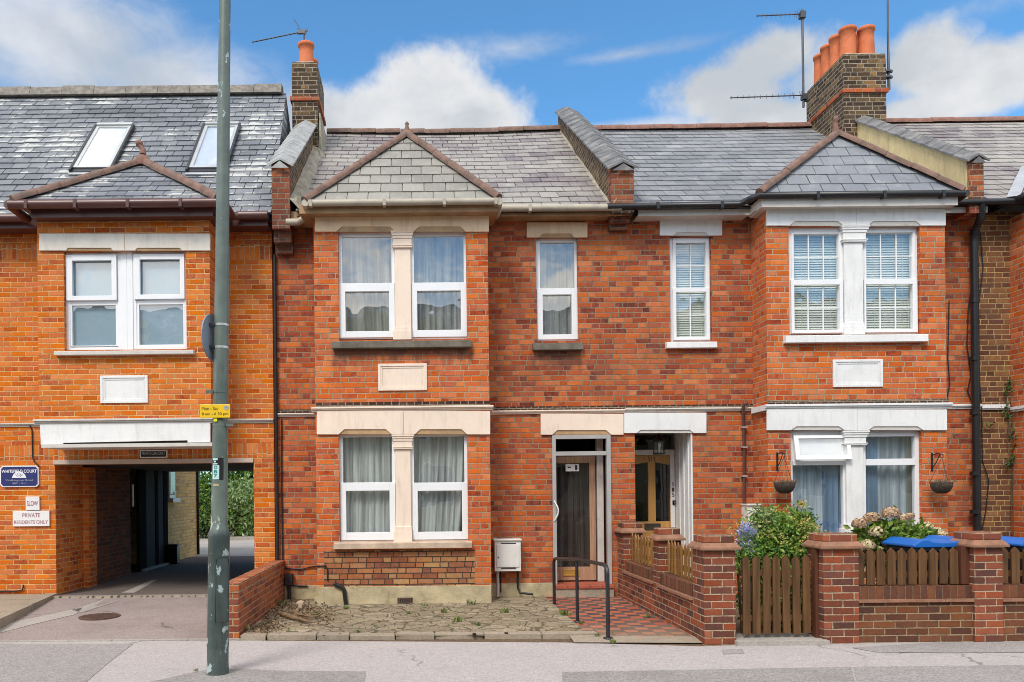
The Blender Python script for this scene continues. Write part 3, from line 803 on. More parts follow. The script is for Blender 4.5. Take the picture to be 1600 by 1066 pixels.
def tag(o, label=None, cat=None, group=None, kind=None):
    if label: o['label'] = label
    if cat: o['category'] = cat
    if group: o['group'] = group
    if kind: o['kind'] = kind
    return o
def thing(name, label, cat, loc=(0, 0, 0), group=None):
    o = bpy.data.objects.new(name, None)
    o.empty_display_size = 0.2
    COL.objects.link(o)
    o.location = loc
    return tag(o, label, cat, group)
def struct(m, name, mats):
    return tag(m.build(name, mats), kind='structure')
def dup(root, loc, label):
    r = root.copy()
    COL.objects.link(r)
    r.location = loc
    r['label'] = label
    for ch in list(root.children):
        c = ch.copy()
        COL.objects.link(c)
        c.parent = r
        for g in list(ch.children):
            d = g.copy()
            COL.objects.link(d)
            d.parent = c
    return r

def text(parent, body, x0, x1, zc, y, hgt, mat, name='lettering', bend=None, stroke=0.0):
    cu = bpy.data.curves.new(name, 'FONT')
    cu.body = body
    cu.align_x = 'CENTER'
    cu.offset = stroke
    to = bpy.data.objects.new(name, cu)
    COL.objects.link(to)
    bpy.context.view_layer.update()
    me = bpy.data.meshes.new_from_object(to.evaluated_get(bpy.context.evaluated_depsgraph_get()))
    bpy.data.objects.remove(to)
    bpy.data.curves.remove(cu)
    me.name = name
    xs = [v.co.x for v in me.vertices]
    ys = [v.co.y for v in me.vertices]
    kx = (x1 - x0) / (max(xs) - min(xs))
    kz = hgt / (max(ys) - min(ys))
    off = wl(parent)
    xm, ym = (max(xs) + min(xs)) / 2, (max(ys) + min(ys)) / 2
    for v in me.vertices:
        X, Z, Y = (x0 + x1) / 2 + (v.co.x - xm) * kx, zc + (v.co.y - ym) * kz, y
        if bend:
            bx, by, br = bend
            th = (X - bx) / br
            X, Y = bx + br * math.sin(th), by - br * math.cos(th)
        v.co = (X - off.x, Y - off.y, Z - off.z)
    me.materials.clear()
    me.materials.append(MT[mat])
    o = bpy.data.objects.new(name, me)
    COL.objects.link(o)
    o.parent = parent
    return o

def clip2(poly, clip):
    out = poly
    n = len(clip)
    for i in range(n):
        (ax, ay), (bx, by) = clip[i], clip[(i + 1) % n]
        src, out = out, []
        for j in range(len(src)):
            p, q = src[j], src[(j + 1) % len(src)]
            dp = (bx - ax) * (p[1] - ay) - (by - ay) * (p[0] - ax)
            dq = (bx - ax) * (q[1] - ay) - (by - ay) * (q[0] - ax)
            if dp >= 0:
                out.append(p)
            if (dp >= 0) != (dq >= 0):
                k = dp / (dp - dq)
                out.append((p[0] + (q[0] - p[0]) * k, p[1] + (q[1] - p[1]) * k))
        if len(out) < 3:
            return []
    return out

def slates(m, O, U, V, clip, sw, gauge, th=0.012, mi=0, holes=(), rag=0.006, slip=0.02, sag=0.0):
    """individual slates in overlapping courses on the plane O + u*U + v*V, cut to the convex outline clip (u,v)"""
    O, U, V = Vector(O), Vector(U).normalized(), Vector(V).normalized()
    N = U.cross(V).normalized()
    if N.z < 0:
        N = -N
    ar = sum(clip[i][0] * clip[(i + 1) % len(clip)][1] - clip[(i + 1) % len(clip)][0] * clip[i][1] for i in range(len(clip)))
    if ar < 0:
        clip = clip[::-1]
    us, vs_ = [c[0] for c in clip], [c[1] for c in clip]
    r = 0
    v0 = min(vs_)
    while v0 < max(vs_):
        u = min(us) - sw * (0.5 if r % 2 else 1.0) - random.uniform(0, 0.03)
        while u < max(us):
            wdt = sw * random.uniform(0.97, 1.03)
            lo = v0 + random.uniform(-rag, rag) - (random.uniform(0.02, 0.05) if random.random() < slip else 0)
            sk = random.uniform(-rag, rag) * 0.8
            gp = random.uniform(0.003, 0.007)
            poly = [(u + gp, lo), (u + wdt - gp, lo + sk), (u + wdt - gp, v0 + gauge * 1.04), (u + gp, v0 + gauge * 1.04)]
            cu_, cv = u + wdt / 2, v0 + gauge / 2
            u += wdt
            if any(h[0] < cu_ < h[1] and h[2] < cv < h[3] for h in holes):
                continue
            pc = clip2(poly, clip)
            if not pc:
                continue
            lift = random.uniform(0, 0.003)
            tw = random.uniform(-0.002, 0.002)
            top = []
            for (a, b) in pc:
                f = min(1, max(0, (v0 + gauge * 1.04 - b) / (gauge * 1.04)))
                top.append(O + U * a + V * b + N * (0.003 + (th + lift) * f + tw * (a - cu_) / wdt * 2 - sag * math.sin(math.pi * (a - min(us)) / (max(us) - min(us))) * (b - min(vs_)) / (max(vs_) - min(vs_))))
            n = len(pc)
            vv = top + [p - N * (th + 0.002) for p in top]
            fs = [tuple(range(n))]
            for i in range(n):
                j = (i + 1) % n
                fs.append((i, i + n, j + n, j))
            uvs = [[pc[i] for i in range(n)]] + [[pc[i], pc[i], pc[(i + 1) % n], pc[(i + 1) % n]] for i in range(n)]
            m.idx(vv, fs, mi, False, uvs)
        v0 += gauge
        r += 1
    m.face([O + U * a + V * b - N * (0.016 + sag) for (a, b) in clip], mi)

def ridge_tiles(m, p0, p1, r, length=0.42, n=8, gap=0.006, mi=0, squash=1.0, sag=0.0):
    p0, p1 = Vector(p0), Vector(p1)
    L = (p1 - p0).length
    d = (p1 - p0).normalized()
    side = d.cross(Vector((0, 0, 1)))
    side = side.normalized() if side.length > 1e-4 else Vector((1, 0, 0))
    up = side.cross(d).normalized()
    k = max(1, round(L / length))
    for i in range(k):
        a, b = p0 + d * (L * i / k), p0 + d * (L * (i + 1) / k - gap)
        jz = random.uniform(-0.006, 0.006) - sag * math.sin(math.pi * (i + 0.5) / k)
        vs = []
        for q, rr in ((a, r * 1.0), (b, r * 1.04)):
            for j in range(n + 1):
                th = math.pi * (-0.08 + 1.16 * j / n)
                vs.append(q + side * (math.cos(th) * rr) + up * (math.sin(th) * rr * squash + jz))
        fs = [(j, j + 1, n + 2 + j, n + 1 + j) for j in range(n)]
        m.idx(vs, fs, mi, True)
        m.face([vs[j] for j in range(n + 1)], mi)
        m.face([vs[n + 1 + j] for j in range(n, -1, -1)], mi)

def curtain(name, label, rect, y, mat, folds=9, amp=0.022, gather=None, cat='curtain', seed=0, group=None):
    rnd = random.Random(seed)
    x0, x1, z0, z1 = rect
    amp = min(amp, 1.0 * (x1 - x0) / (6.28 * folds))
    m = M()
    nx, nz = 90, 10
    ph = [rnd.uniform(0, 6.28) for _ in range(4)]
    vs, fs = [], []
    for j in range(nz + 1):
        f = j / nz
        for i in range(nx + 1):
            s = i / nx
            s2 = s + 0.03 * math.sin(3.1 * s + ph[0]) * (1 - f)
            x = x0 + (x1 - x0) * s
            if gather:
                g0, k = gather
                x = x + (g0 - x) * k * (1 - f) ** 1.4
            yy = amp * (math.sin(6.28 * folds * s2 + ph[1]) + 0.5 * math.sin(6.28 * folds * 1.7 * s2 + ph[2] + 0.7 * f) + 0.35 * math.sin(6.28 * folds * 0.37 * s2 + ph[3]))
            vs.append((x, y + yy, z0 + (z1 - z0) * f))
    for j in range(nz):
        for i in range(nx):
            a = j * (nx + 1) + i
            fs.append((a, a + 1, a + nx + 2, a + nx + 1))
    m.idx(vs, fs, 0, True)
    return tag(m.build(name, mat), label, cat, group)

def leaves(m, n, fn, size, rnd, up=0.5, mi=0, fat=0.5):
    for _ in range(n):
        c, out = fn()
        d = (Vector((rnd.gauss(0, 1), rnd.gauss(0, 1), rnd.gauss(0, 1))).normalized() + Vector(out) * up).normalized()
        s_ = d.cross(Vector((rnd.gauss(0, 1), rnd.gauss(0, 1), rnd.gauss(0, 1)))).normalized()
        nn = d.cross(s_)
        L = size * rnd.uniform(0.6, 1.3)
        c = Vector(c)
        wd = L * fat
        a, b = c, c + d * L - nn * L * 0.15
        l = c + d * L * 0.45 + s_ * wd * 0.5 + nn * L * 0.08
        r = c + d * L * 0.45 - s_ * wd * 0.5 + nn * L * 0.08
        m.idx([a, r, b, l], [(0, 1, 2), (0, 2, 3)], mi)

def clumps(rnd, c, rad_, k, spread, shell=0.6):
    cs_ = []
    for _ in range(k):
        d = Vector((rnd.gauss(0, 1), rnd.gauss(0, 1), rnd.gauss(0, 1))).normalized()
        q = rnd.uniform(shell, 1.0)
        cs_.append((Vector((c[0] + d.x * rad_[0] * q, c[1] + d.y * rad_[1] * q, c[2] + d.z * rad_[2] * q)), d))
    def fn():
        p, d = rnd.choice(cs_)
        o = Vector((rnd.gauss(0, 1), rnd.gauss(0, 1), rnd.gauss(0, 1))) * spread
        return p + o, d
    return fn, cs_

# ================================================================ ground
YB, YC = -0.61, -0.50          # faces of the bays
def poly_sheet(name, mat, pts, z, thick=0.0, kind=True):
    m = M()
    top = [(p[0], p[1], z) for p in pts]
    m.face(top)
    if thick:
        n = len(pts)
        for i in range(n):
            p, q = pts[i], pts[(i + 1) % n]
            m.face([(p[0], p[1], z), (p[0], p[1], z - thick), (q[0], q[1], z - thick), (q[0], q[1], z)])
    return struct(m, name, mat)
def px_sheet(name, mat, pts, z, thick=0.0):
    return poly_sheet(name, mat, [G(x, y, z)[:2] for x, y in pts], z, thick)

poly_sheet('ground', 'soil', [(-300, -300), (300, -300), (300, 300), (-300, 300)], -0.16)
poly_sheet('road', 'road', [(-60, -16.4), (60, -16.4), (60, -6.40), (-60, -6.40)], -0.11)
m = M()
for i in range(-32, 32):
    m.box(i * 0.92, i * 0.92 + 0.91, -6.42, -6.27, -0.15, -0.004)
struct(m, 'kerb', 'concrete')
FR = [G(px, py)[:2] for px, py in ((-500, 1003), (0, 1003), (360, 1001), (880, 1004), (1095, 1010), (1290, 1003), (1600, 1001), (2100, 996))]
poly_sheet('pavement', 'pave', [(-32, -6.27), (32, -6.27), (32, FR[-1][1]), *FR[::-1], (-32, FR[0][1])], 0.0, 0.16)
poly_sheet('far_pavement', 'pave', [(-60, -19), (60, -19), (60, -16.4), (-60, -16.4)], 0.0, 0.16)
px_sheet('pavement_patch', 'patchmid', [(-400, 1006), (0, 1006), (208, 1006), (170, 1035), (120, 1078), (-400, 1100)], 0.004)
px_sheet('pavement_patch', 'patchdark', [(190, 1078), (240, 1064), (300, 1051), (330, 1046), (370, 1045), (440, 1048), (572, 1049), (566, 1090), (160, 1100)], 0.004)
px_sheet('pavement_patch', 'patchdark', [(878, 1078), (879, 1050), (1060, 1047), (1220, 1044), (1330, 1042), (1345, 1100), (860, 1100)], 0.004)
px_sheet('pavement_patch', 'patchmid', [(1333, 1042), (1600, 1039), (1800, 1036), (1800, 1100), (1348, 1100)], 0.004)
px_sheet('pavement_patch', 'patchmid', [(1330, 1012), (1460, 1004), (1620, 1002), (1900, 1000), (1900, 1018), (1480, 1020), (1370, 1019)], 0.004)

# drive, rising gently to the archway
def drive_z(y):
    return 0.004 + 0.116 * min(1, max(0, (y + 2.95) / 2.95))
XL, XR = -5.29, -2.42
m = M()
ys = [-2.96, -2.2, -1.5, -0.8, 0.0]
for i in range(4):
    a, b = ys[i], ys[i + 1]
    m.face([(-7.0, a, drive_z(a)), (-1.99, a, drive_z(a)), (-1.99, b, drive_z(b)), (-7.0, b, drive_z(b))])
struct(m, 'driveway', 'driveasph')
m = M()
m.face([(-5.4, 0, 0.12), (-2.2, 0, 0.12), (-2.2, 6.9, 0.12), (-5.4, 6.9, 0.12)])
m.face([(-9.5, 1.5, 0.116), (-5.4, 1.5, 0.116), (-5.4, 6.9, 0.116), (-9.5, 6.9, 0.116)])
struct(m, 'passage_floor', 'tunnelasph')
m = M()
m.face([(-16, 6.9, 0.12), (6, 6.9, 0.12), (6, 30, 0.12), (-16, 30, 0.12)])
struct(m, 'yard', 'concrete')
rnd = random.Random(5)
m = M()
x = -5.25
while x < -2.45:
    wd = rnd.uniform(0.07, 0.16)
    m.box(x, x + wd - 0.012, -0.26 + rnd.uniform(-.02, .02), -0.15 + rnd.uniform(-.02, .02), 0.05, 0.122 + rnd.uniform(0, 0.018), 0, 0.012)
    x += wd
struct(m, 'cobble_edging', 'slabpave')
m = M()
x = -6.8
while x < -2.2:
    wd = rnd.uniform(0.35, 0.6)
    m.box(x, x + wd - 0.006, -3.015, -2.955, -0.02, 0.010)
    x += wd
struct(m, 'drive_edging', 'concrete')
# pale concrete strip crossing the drive
m = M()
def Gd(px, py):
    z = 0.06
    for _ in range(6):
        p = G(px, py, z)
        z = drive_z(p[1]) + 0.004
    return (p[0], p[1], z)
for q in (((-60, 988), (0, 976), (50, 966), (50, 976), (0, 989), (-60, 1001)), ((50, 966), (100, 955), (130, 949), (118, 960), (50, 976))):
    m.face([Gd(*p) for p in q])
struct(m, 'concrete_strip', 'concrete')
m = M()
m.face([Gd(*p) for p in ((112, 953), (152, 940), (196, 924), (238, 906), (246, 906), (214, 924), (178, 941), (128, 957))])
struct(m, 'concrete_strip', 'concrete')
# raised paved corner left of the archway
k0, k1 = (-5.27, -0.01), (-4.78, -3.0)
m = M()
rows = 5
for i in range(rows):
    f0, f1 = i / rows, (i + 1) / rows - 0.004
    ya, yb = k0[1] + (k1[1] - k0[1]) * f0, k0[1] + (k1[1] - k0[1]) * f1
    xa, xb = k0[0] + (k1[0] - k0[0]) * f0, k0[0] + (k1[0] - k0[0]) * f1
    cols = [-9.5, -7.2 + rnd.uniform(-.2, .2), -6.3 + rnd.uniform(-.2, .2), None]
    for j in range(3):
        la, lb = cols[j], cols[j]
        ra, rb = (xa - 0.165, xb - 0.165) if j == 2 else (cols[j + 1] - 0.008,) * 2
        zt = 0.145 + rnd.uniform(-0.006, 0.006)
        m.prism([(la, ya), (ra, ya), (rb, yb), (lb, yb)], 'Z', -0.1, zt)
    m.prism([(xa - 0.16, ya), (xa, ya), (xb, yb), (xb - 0.16, yb)], 'Z', -0.1, 0.155 + rnd.uniform(-0.005, 0.005))
struct(m, 'paved_corner', 'slabpave')

# mid garden: crazy paving with broken edging stones, tiled path, right-hand garden
m = M()
GX0, GX1 = -1.97, 1.76
m.face([(GX0, -3.02, 0.036), (GX1, -3.14, 0.036), (GX1, 0.05, 0.040), (GX0, 0.05, 0.040)])
struct(m, 'crazy_paving', 'crazy')
m = M()
x = GX0 + 0.02
while x < 1.55:
    wd = rnd.uniform(0.25, 0.62)
    y0 = -3.04 - 0.115 * (x - GX0) / 3.7 + rnd.uniform(-0.03, 0.02)
    hgt = 0.040 + rnd.uniform(0, 0.016)
    d0, d1 = rnd.uniform(-.045, .035), rnd.uniform(-.045, .035)
    m.prism([(x, y0 + d0), (x + wd * 0.5, y0 - rnd.uniform(0, .02)), (x + wd - 0.012, y0 + d1), (x + wd - 0.02, y0 + 0.16), (x + 0.01, y0 + 0.17 + d0)], 'Z', -0.05, hgt)
    x += wd
struct(m, 'edging_stones', 'slabpave')
m = M()
m.face([(GX1, -3.22, 0.030), (2.84, -3.30, 0.030), (2.84, 0.0, 0.035), (GX1, 0.0, 0.035)])
struct(m, 'tiled_path', 'pathtile')
m = M()
m.face([(1.55, -3.42, 0.012), (2.83, -3.52, 0.012), (2.83, -3.28, 0.034), (1.55, -3.13, 0.034)])
struct(m, 'path_threshold', 'slabpave')
m = M()
m.face([(2.9, -3.45, 0.02), (14, -3.45, 0.02), (14, 0.05, 0.02), (2.9, 0.05, 0.02)])
struct(m, 'garden_soil', 'soil')
m = M()
m.box(3.13, 4.05, -3.66, -3.2, -0.05, 0.045)
struct(m, 'gate_step', 'concrete')
m = M()
m.box(-1.975, 14, -3.62, 0.02, -0.16, -0.003)
struct(m, 'garden_base', 'soil')


# ================================================================ shared building pieces
def bay_roof(parent, x0, x1, ye, ze, apex, yb, mslate, sw, gauge, mhip, hip_r=0.07, name='bay_roof', th=0.012):
    ax, ay, az_ = apex
    m = M()
    L = math.hypot(ay - ye, az_ - ze)
    slates(m, (x0, ye, ze), (1, 0, 0), (0, ay - ye, az_ - ze), [(0, 0), (x1 - x0, 0), (ax - x0, L)], sw, gauge, th, slip=0.0, rag=0.003)
    L1 = math.hypot(ax - x0, az_ - ze)
    slates(m, (x0, yb, ze), (0, -1, 0), (ax - x0, 0, az_ - ze), [(0, 0), (yb - ye, 0), (yb - ay, L1), (0, L1)], sw, gauge, th, slip=0.0)
    L2 = math.hypot(ax - x1, az_ - ze)
    slates(m, (x1, ye, ze), (0, 1, 0), (ax - x1, 0, az_ - ze), [(0, 0), (yb - ye, 0), (yb - ye, L2), (ay - ye, L2)], sw, gauge, th, slip=0.0)
    r = m.build(name, mslate, parent)
    h = M()
    for xx in (x0, x1):
        ridge_tiles(h, (xx, ye - 0.02, ze + 0.015), (ax, ay, az_ + 0.02), hip_r, 0.36)
    ridge_tiles(h, (ax, ay, az_ + 0.02), (ax, yb, az_ + 0.02), hip_r, 0.40)
    h.build('hip_tiles', mhip, r)
    return r

def gutter(parent, path, r, mat, brackets=(), name='gutter', down=None):
    """half-round gutter with a lip, and joint collars"""
    m = M()
    m.tube(path, r, 10)
    for b in brackets:
        bx, by, bz = b
        m.box(bx - 0.02, bx + 0.02, by - r - 0.008, by + r, bz - r - 0.010, bz + r * 0.7)
    return m.build(name, mat, parent)

def window(parent, wallY, frames, panes, sill=None, mat='upvc', sillmat='stone_dark', bars=(), rec=0.07, sill_out=0.09, gl='glass', bw=0.013, name='window'):
    """frames: (outer px, inner px, y offset, depth)"""
    Y = wallY + rec
    m = M()
    for o, i, dy, dp in frames:
        m.ring(R(*o, Y), R(*i, Y), Y + dy, Y + dy + dp)
    wdw = m.build(name, mat, parent, bevel=0.004)
    for p in panes:
        r = R(*p, Y)
        q = M()
        q.face([(r[0] - .01, Y + 0.035, r[2] - .01), (r[1] + .01, Y + 0.035, r[2] - .01), (r[1] + .01, Y + 0.035, r[3] + .01), (r[0] - .01, Y + 0.035, r[3] + .01)])
        q.build('pane', gl, wdw)
    if bars:
        q = M()
        for p, nv, nh in bars:
            r = R(*p, Y)
            zs = [r[2]] + [r[2] + (r[3] - r[2]) * (j + 1) / (nh + 1) for j in range(nh)] + [r[3]]
            for i in range(nv):
                xx = r[0] + (r[1] - r[0]) * (i + 1) / (nv + 1)
                q.box(xx - bw / 2, xx + bw / 2, Y + 0.018, Y + 0.032, r[2], r[3])
            for zz in zs[1:-1]:
                xs_ = [r[0]] + [r[0] + (r[1] - r[0]) * (i + 1) / (nv + 1) for i in range(nv)] + [r[1]]
                for a, b in zip(xs_, xs_[1:]):
                    q.box(a + (bw / 2 if a != r[0] else 0), b - (bw / 2 if b != r[1] else 0), Y + 0.018, Y + 0.032, zz - bw / 2, zz + bw / 2)
        q.build('glazing_bars', mat, wdw)
    if sill:
        r = R(*sill, wallY - sill_out)
        q = M()
        yb_ = wallY + rec + 0.01
        q.prism([(wallY - sill_out, r[2]), (wallY - sill_out, r[3] - 0.012), (yb_, r[3] + 0.012), (yb_, r[2])], 'X', r[0], r[1])
        q.build('sill', sillmat, wdw, bevel=0.006)
    return wdw

def lintel(parent, box, notches, Y, mat, nmat, proud=0.032, deep=0.10, name='lintel', nh=8, cut=9):
    """painted lintel panel with bevelled notches over the openings; box and notches in px"""
    x0, y0, x1, y1 = box
    pts = [(x0, y0), (x1, y0), (x1, y1)]
    for a, b in sorted(notches, reverse=True):
        pts += [(b + cut, y1), (b, y1 - nh), (a, y1 - nh), (a - cut, y1)]
    pts.append((x0, y1))
    Yf = Y - proud
    m = M()
    m.prism([W(px, py, Yf) for px, py in pts], 'Y', Yf, Y + 0.005)
    o = m.build(name, mat, parent, bevel=0.004)
    if len(notches) > 1:
        jn = M()
        xm_ = (x0 + x1) / 2
        r_ = R(xm_ - 0.35, y0 + 1, xm_ + 0.35, y1 - 1, Yf)
        jn.box(r_[0], r_[1], Yf - 0.0006, Yf + 0.01, r_[2], r_[3])
        jn.build('joint', nmat, o)
    for a, b in notches:
        q = M()
        for k, (dy, e) in enumerate(((-0.018, 0), (-0.009, 3.2))):
            q.prism([W(px, py, Yf) for px, py in ((a - cut - 2, y1 - 0.3), (a - cut - 2, y1 - nh - 2 + e), (b + cut + 2, y1 - nh - 2 + e), (b + cut + 2, y1 - 0.3))], 'Y', Y + dy, Y + dy + 0.009 + (0.02 if k else 0))
        q.build('soffit_moulding', nmat, o)
    return o

def pilaster(parent, Y, cap, shaft, base, mat, name='pilaster'):
    """moulded column between the two lights; px boxes"""
    m = M()
    s = R(*shaft, Y)
    m.box(s[0], s[1], Y + 0.02, Y + 0.16, s[2], s[3])
    c = R(*cap, Y)
    hh = c[3] - c[2]
    steps = [(0.0, 0.10, 0.55), (0.10, 0.17, 0.72), (0.17, 0.55, 0.42), (0.55, 0.72, 0.62), (0.72, 0.86, 0.82), (0.86, 1.0, 1.0)]
    for a, b, k in steps:
        xa = s[0] + (c[0] - s[0]) * k
        xb = s[1] + (c[1] - s[1]) * k
        m.box(xa, xb, Y + 0.02 - 0.05 * k, Y + 0.16, c[2] + hh * a, c[2] + hh * b)
    b_ = R(*base, Y)
    hb = b_[3] - b_[2]
    m.box(b_[0], b_[1], Y - 0.012, Y + 0.16, b_[2], b_[2] + hb * 0.72)
    m.box((b_[0] + s[0]) / 2, (b_[1] + s[1]) / 2, Y + 0.0, Y + 0.16, b_[2] + hb * 0.72, b_[3])
    return m.build(name, mat, parent, bevel=0.005)

def plaque(parent, r_px, Y, mat):
    r = R(*r_px, Y)
    m = M()
    t1, t2 = 0.035, 0.06
    i1 = (r[0] + t1, r[1] - t1, r[2] + t1, r[3] - t1)
    i2 = (r[0] + t2, r[1] - t2, r[2] + t2, r[3] - t2)
    m.ring(r, i1, Y - 0.022, Y + 0.005)
    m.ring(i1, i2, Y - 0.012, Y + 0.005)
    m.box(i2[0], i2[1], Y - 0.004, Y + 0.005, i2[2], i2[3])
    return m.build('plaque', mat, parent, bevel=0.003)

def moulding(parent, x0, x1, z0, z1, Y, mat, name='string_course', out=0.06, ends=None):
    h = z1 - z0
    m = M()
    m.box(x0, x1, Y - out * 0.35, Y + 0.004, z0, z0 + h * 0.35)
    m.box(x0, x1, Y - out * 0.7, Y + 0.004, z0 + h * 0.35, z0 + h * 0.62)
    m.box(x0, x1, Y - out, Y + 0.004, z0 + h * 0.62, z1)
    return m.build(name, mat, parent, bevel=0.004)

def chimney(parent, x0, x1, y0, y1, zb, zt, zband, pots, mat='soot', crown=0.05):
    m = M()
    m.box(x0, x1, y0, y1, zb, zband)
    m.box(x0 - 0.03, x1 + 0.03, y0 - 0.03, y1 + 0.03, zband, zband + 0.075, 1)
    m.box(x0, x1, y0, y1, zband + 0.075, zt - 0.08)
    m.box(x0 + 0.006, x1 - 0.006, y0 + 0.006, y1 - 0.006, zt - 0.08, zt)
    m.box(x0 + 0.03, x1 - 0.03, y0 + 0.03, y1 - 0.03, zt, zt + crown, 2, 0.05)
    c = m.build('chimney', [mat, 'red', 'cement'], parent)
    for (px_, py_, r, h) in pots:
        q = M()
        q.lathe([(r * 1.0, -0.06), (r * 1.0, h * 0.1), (r * 0.93, h * 0.6), (r * 0.92, h - 0.07), (r * 1.06, h - 0.06), (r * 1.08, h - 0.01), (r * 0.98, h), (r * 0.84, h), (r * 0.84, h - 0.25)], px_, py_, zt + 0.03, 22)
        q.build('chimney_pot', 'pot', c)
    return c

def parapet(parent, x0, x1, ye, ze, yt, zt, below, mat, cop, front_mat=None, over=0.06, peak=0.09, side_mat=None, fillet=None, zbot=5.2, tile=0.33):
    """party wall standing above the roofs, stepping up the slope under a two-sided tiled coping"""
    m = M()
    prof = [(ye, zbot), (ye, ze), (yt, zt), (yt, zt - below - 0.6), (ye + 0.4, zbot)]
    m.prism(prof, 'X', x0, x1)
    p = m.build('parapet', mat, parent)
    if side_mat:
        q = M()
        q.prism([(ye + 0.04, zbot + 0.15), (ye + 0.04, ze + 0.04 * (zt - ze) / (yt - ye) - 0.01), (yt, zt - 0.01), (yt, zt - below - 0.5)], 'X', x0 - 0.012, x0 + 0.002)
        q.build('render_face', side_mat, p)
    q = M()
    xm = (x0 + x1) / 2
    L = math.hypot(yt - ye, zt - ze)
    n = max(2, round(L / tile))
    dy, dz = (yt - ye + 0.06) / n, (zt - ze) * (1 + 0.06 / (yt - ye)) / n
    for i in range(n):
        ya, za = ye - 0.06 + dy * i, ze - 0.06 * (zt - ze) / (yt - ye) + dz * i
        yb_, zb_ = ya + dy - 0.006, za + dz * (1 - 0.006 / dy)
        lift = 0.014
        for s_, xa in ((-1, x0 - over), (1, x1 + over)):
            top = [(xa, ya, za + lift), (xm, ya, za + peak + lift), (xm, yb_, zb_ + peak), (xa, yb_, zb_)]
            bot = [(a, b, c - 0.03) for a, b, c in top]
            q.idx(top + bot, [(0, 1, 2, 3), (7, 6, 5, 4), (0, 4, 5, 1), (1, 5, 6, 2), (2, 6, 7, 3), (3, 7, 4, 0)], 0)
        q.idx([(x0, ya, za - 0.03), (x1, ya, za - 0.03), (xm, ya, za + peak - 0.03), (x0, yb_, zb_ - 0.03), (x1, yb_, zb_ - 0.03), (xm, yb_, zb_ + peak - 0.03)], [(0, 1, 2), (3, 5, 4)], 0)
    q.build('coping', cop, p)
    return p


# ================================================================ the cream-painted terraced house (middle)
XA, XB = W(432, 600, 0)[0], W(975, 600, 0)[0]
EZ, EY, RZ, RY = 5.53, -0.33, 8.41, 3.72
mid = thing('terraced_house', 'red brick terraced house with peach painted lintels and pale weathered slate roof', 'house', ((XA + XB) / 2, 0, 0))
b0, b1 = R(493, 400, 765, 900, YB)[:2]
bayhole_u = R(529, 361, 729, 531, YB)
bayhole_l = R(530, 678, 731, 846, YB)
m = M()
sw_r = R(838, 371, 903, 533, 0)
dr_r = R(864, 680, 954, 930, 0)
dr_r = (dr_r[0], dr_r[1], 0.0, dr_r[3])
inner = (b0 + 0.28, b1 - 0.28, 0.3, 5.1)
m.wall(XA, XB, -0.1, 5.52, 0.0, 0.30, [sw_r, dr_r, inner])
m.box(XA - 0.02, XA + 0.2, 0.30, 6.0, -0.1, 5.5, 2)
m.box(XB - 0.11, XB + 0.11, 0.30, 8.0, -0.1, 5.5, 2)
m.box(XA, XB, 6.0, 6.2, -0.1, 6.5, 0)
m.box(XA + 0.2, XB - 0.11, 0.31, 5.99, 2.62, 2.74, 2)
m.box(XA + 0.2, XB - 0.11, 2.6, 2.7, 0.0, 5.3, 2)
m.build('wall', ['red', 'dark', 'plaster'], mid)
m = M()
zsp = W(630, 857, YB)[1]
zpl = W(630, 916, YB)[1]
m.wall(b0, b1, -0.1, 5.34, YB, YB + 0.22, [bayhole_u, bayhole_l])
for xa, xb in ((b0, b0 + 0.22), (b1 - 0.22, b1)):
    m.box(xa, xb, YB + 0.2201, 0.0, -0.1, 5.34)
m.box(b0 + 0.22, b1 - 0.22, YB + 0.221, -0.001, 2.55, 2.75, 1)
m.build('bay_wall', ['redbay', 'dark'], mid)
# repointed brickwork under the sill, cement plinths
m = M()
r = R(506, 857, 742, 916, YB)
m.box(r[0], r[1], YB - 0.003, YB + 0.01, r[2], r[3] - 0.02)
m.build('repointed_patch', 'patch', mid)
m = M()
r = R(495, 916, 768, 950, YB - 0.02)
m.box(r[0], r[1], YB - 0.022, YB + 0.01, -0.05, r[3])
m.box(r[0], r[0] + 0.1, YB + 0.01, -0.021, -0.05, r[3])
m.box(r[1] - 0.02, r[1], YB + 0.01, -0.021, -0.05, r[3])
zf = W(820, 911, 0)[1]
m.box(b1 + 0.02, dr_r[0] - 0.005, -0.02, 0.01, -0.05, zf)
m.box(XA + 0.03, b0 - 0.02, -0.02, 0.01, -0.05, zf)
pl = m.build('plinth', 'plinth', mid, bevel=0.006)
r = R(621, 934, 645, 943, YB - 0.03)
m = M()
m.ring(r, (r[0] + 0.015, r[1] - 0.015, r[2] + 0.012, r[3] - 0.012), YB - 0.030, YB - 0.0225)
for i in range(7):
    xx = r[0] + 0.015 + (r[1] - r[0] - 0.03) * (i + 0.5) / 7
    m.box(xx - 0.006, xx + 0.006, YB - 0.029, YB - 0.0235, r[2] + 0.012, r[3] - 0.012)
m.box(r[0] + 0.01, r[1] - 0.01, YB - 0.0235, YB - 0.0225, r[2] + 0.01, r[3] - 0.01, 1)
m.build('air_brick', ['iron', 'black'], pl)
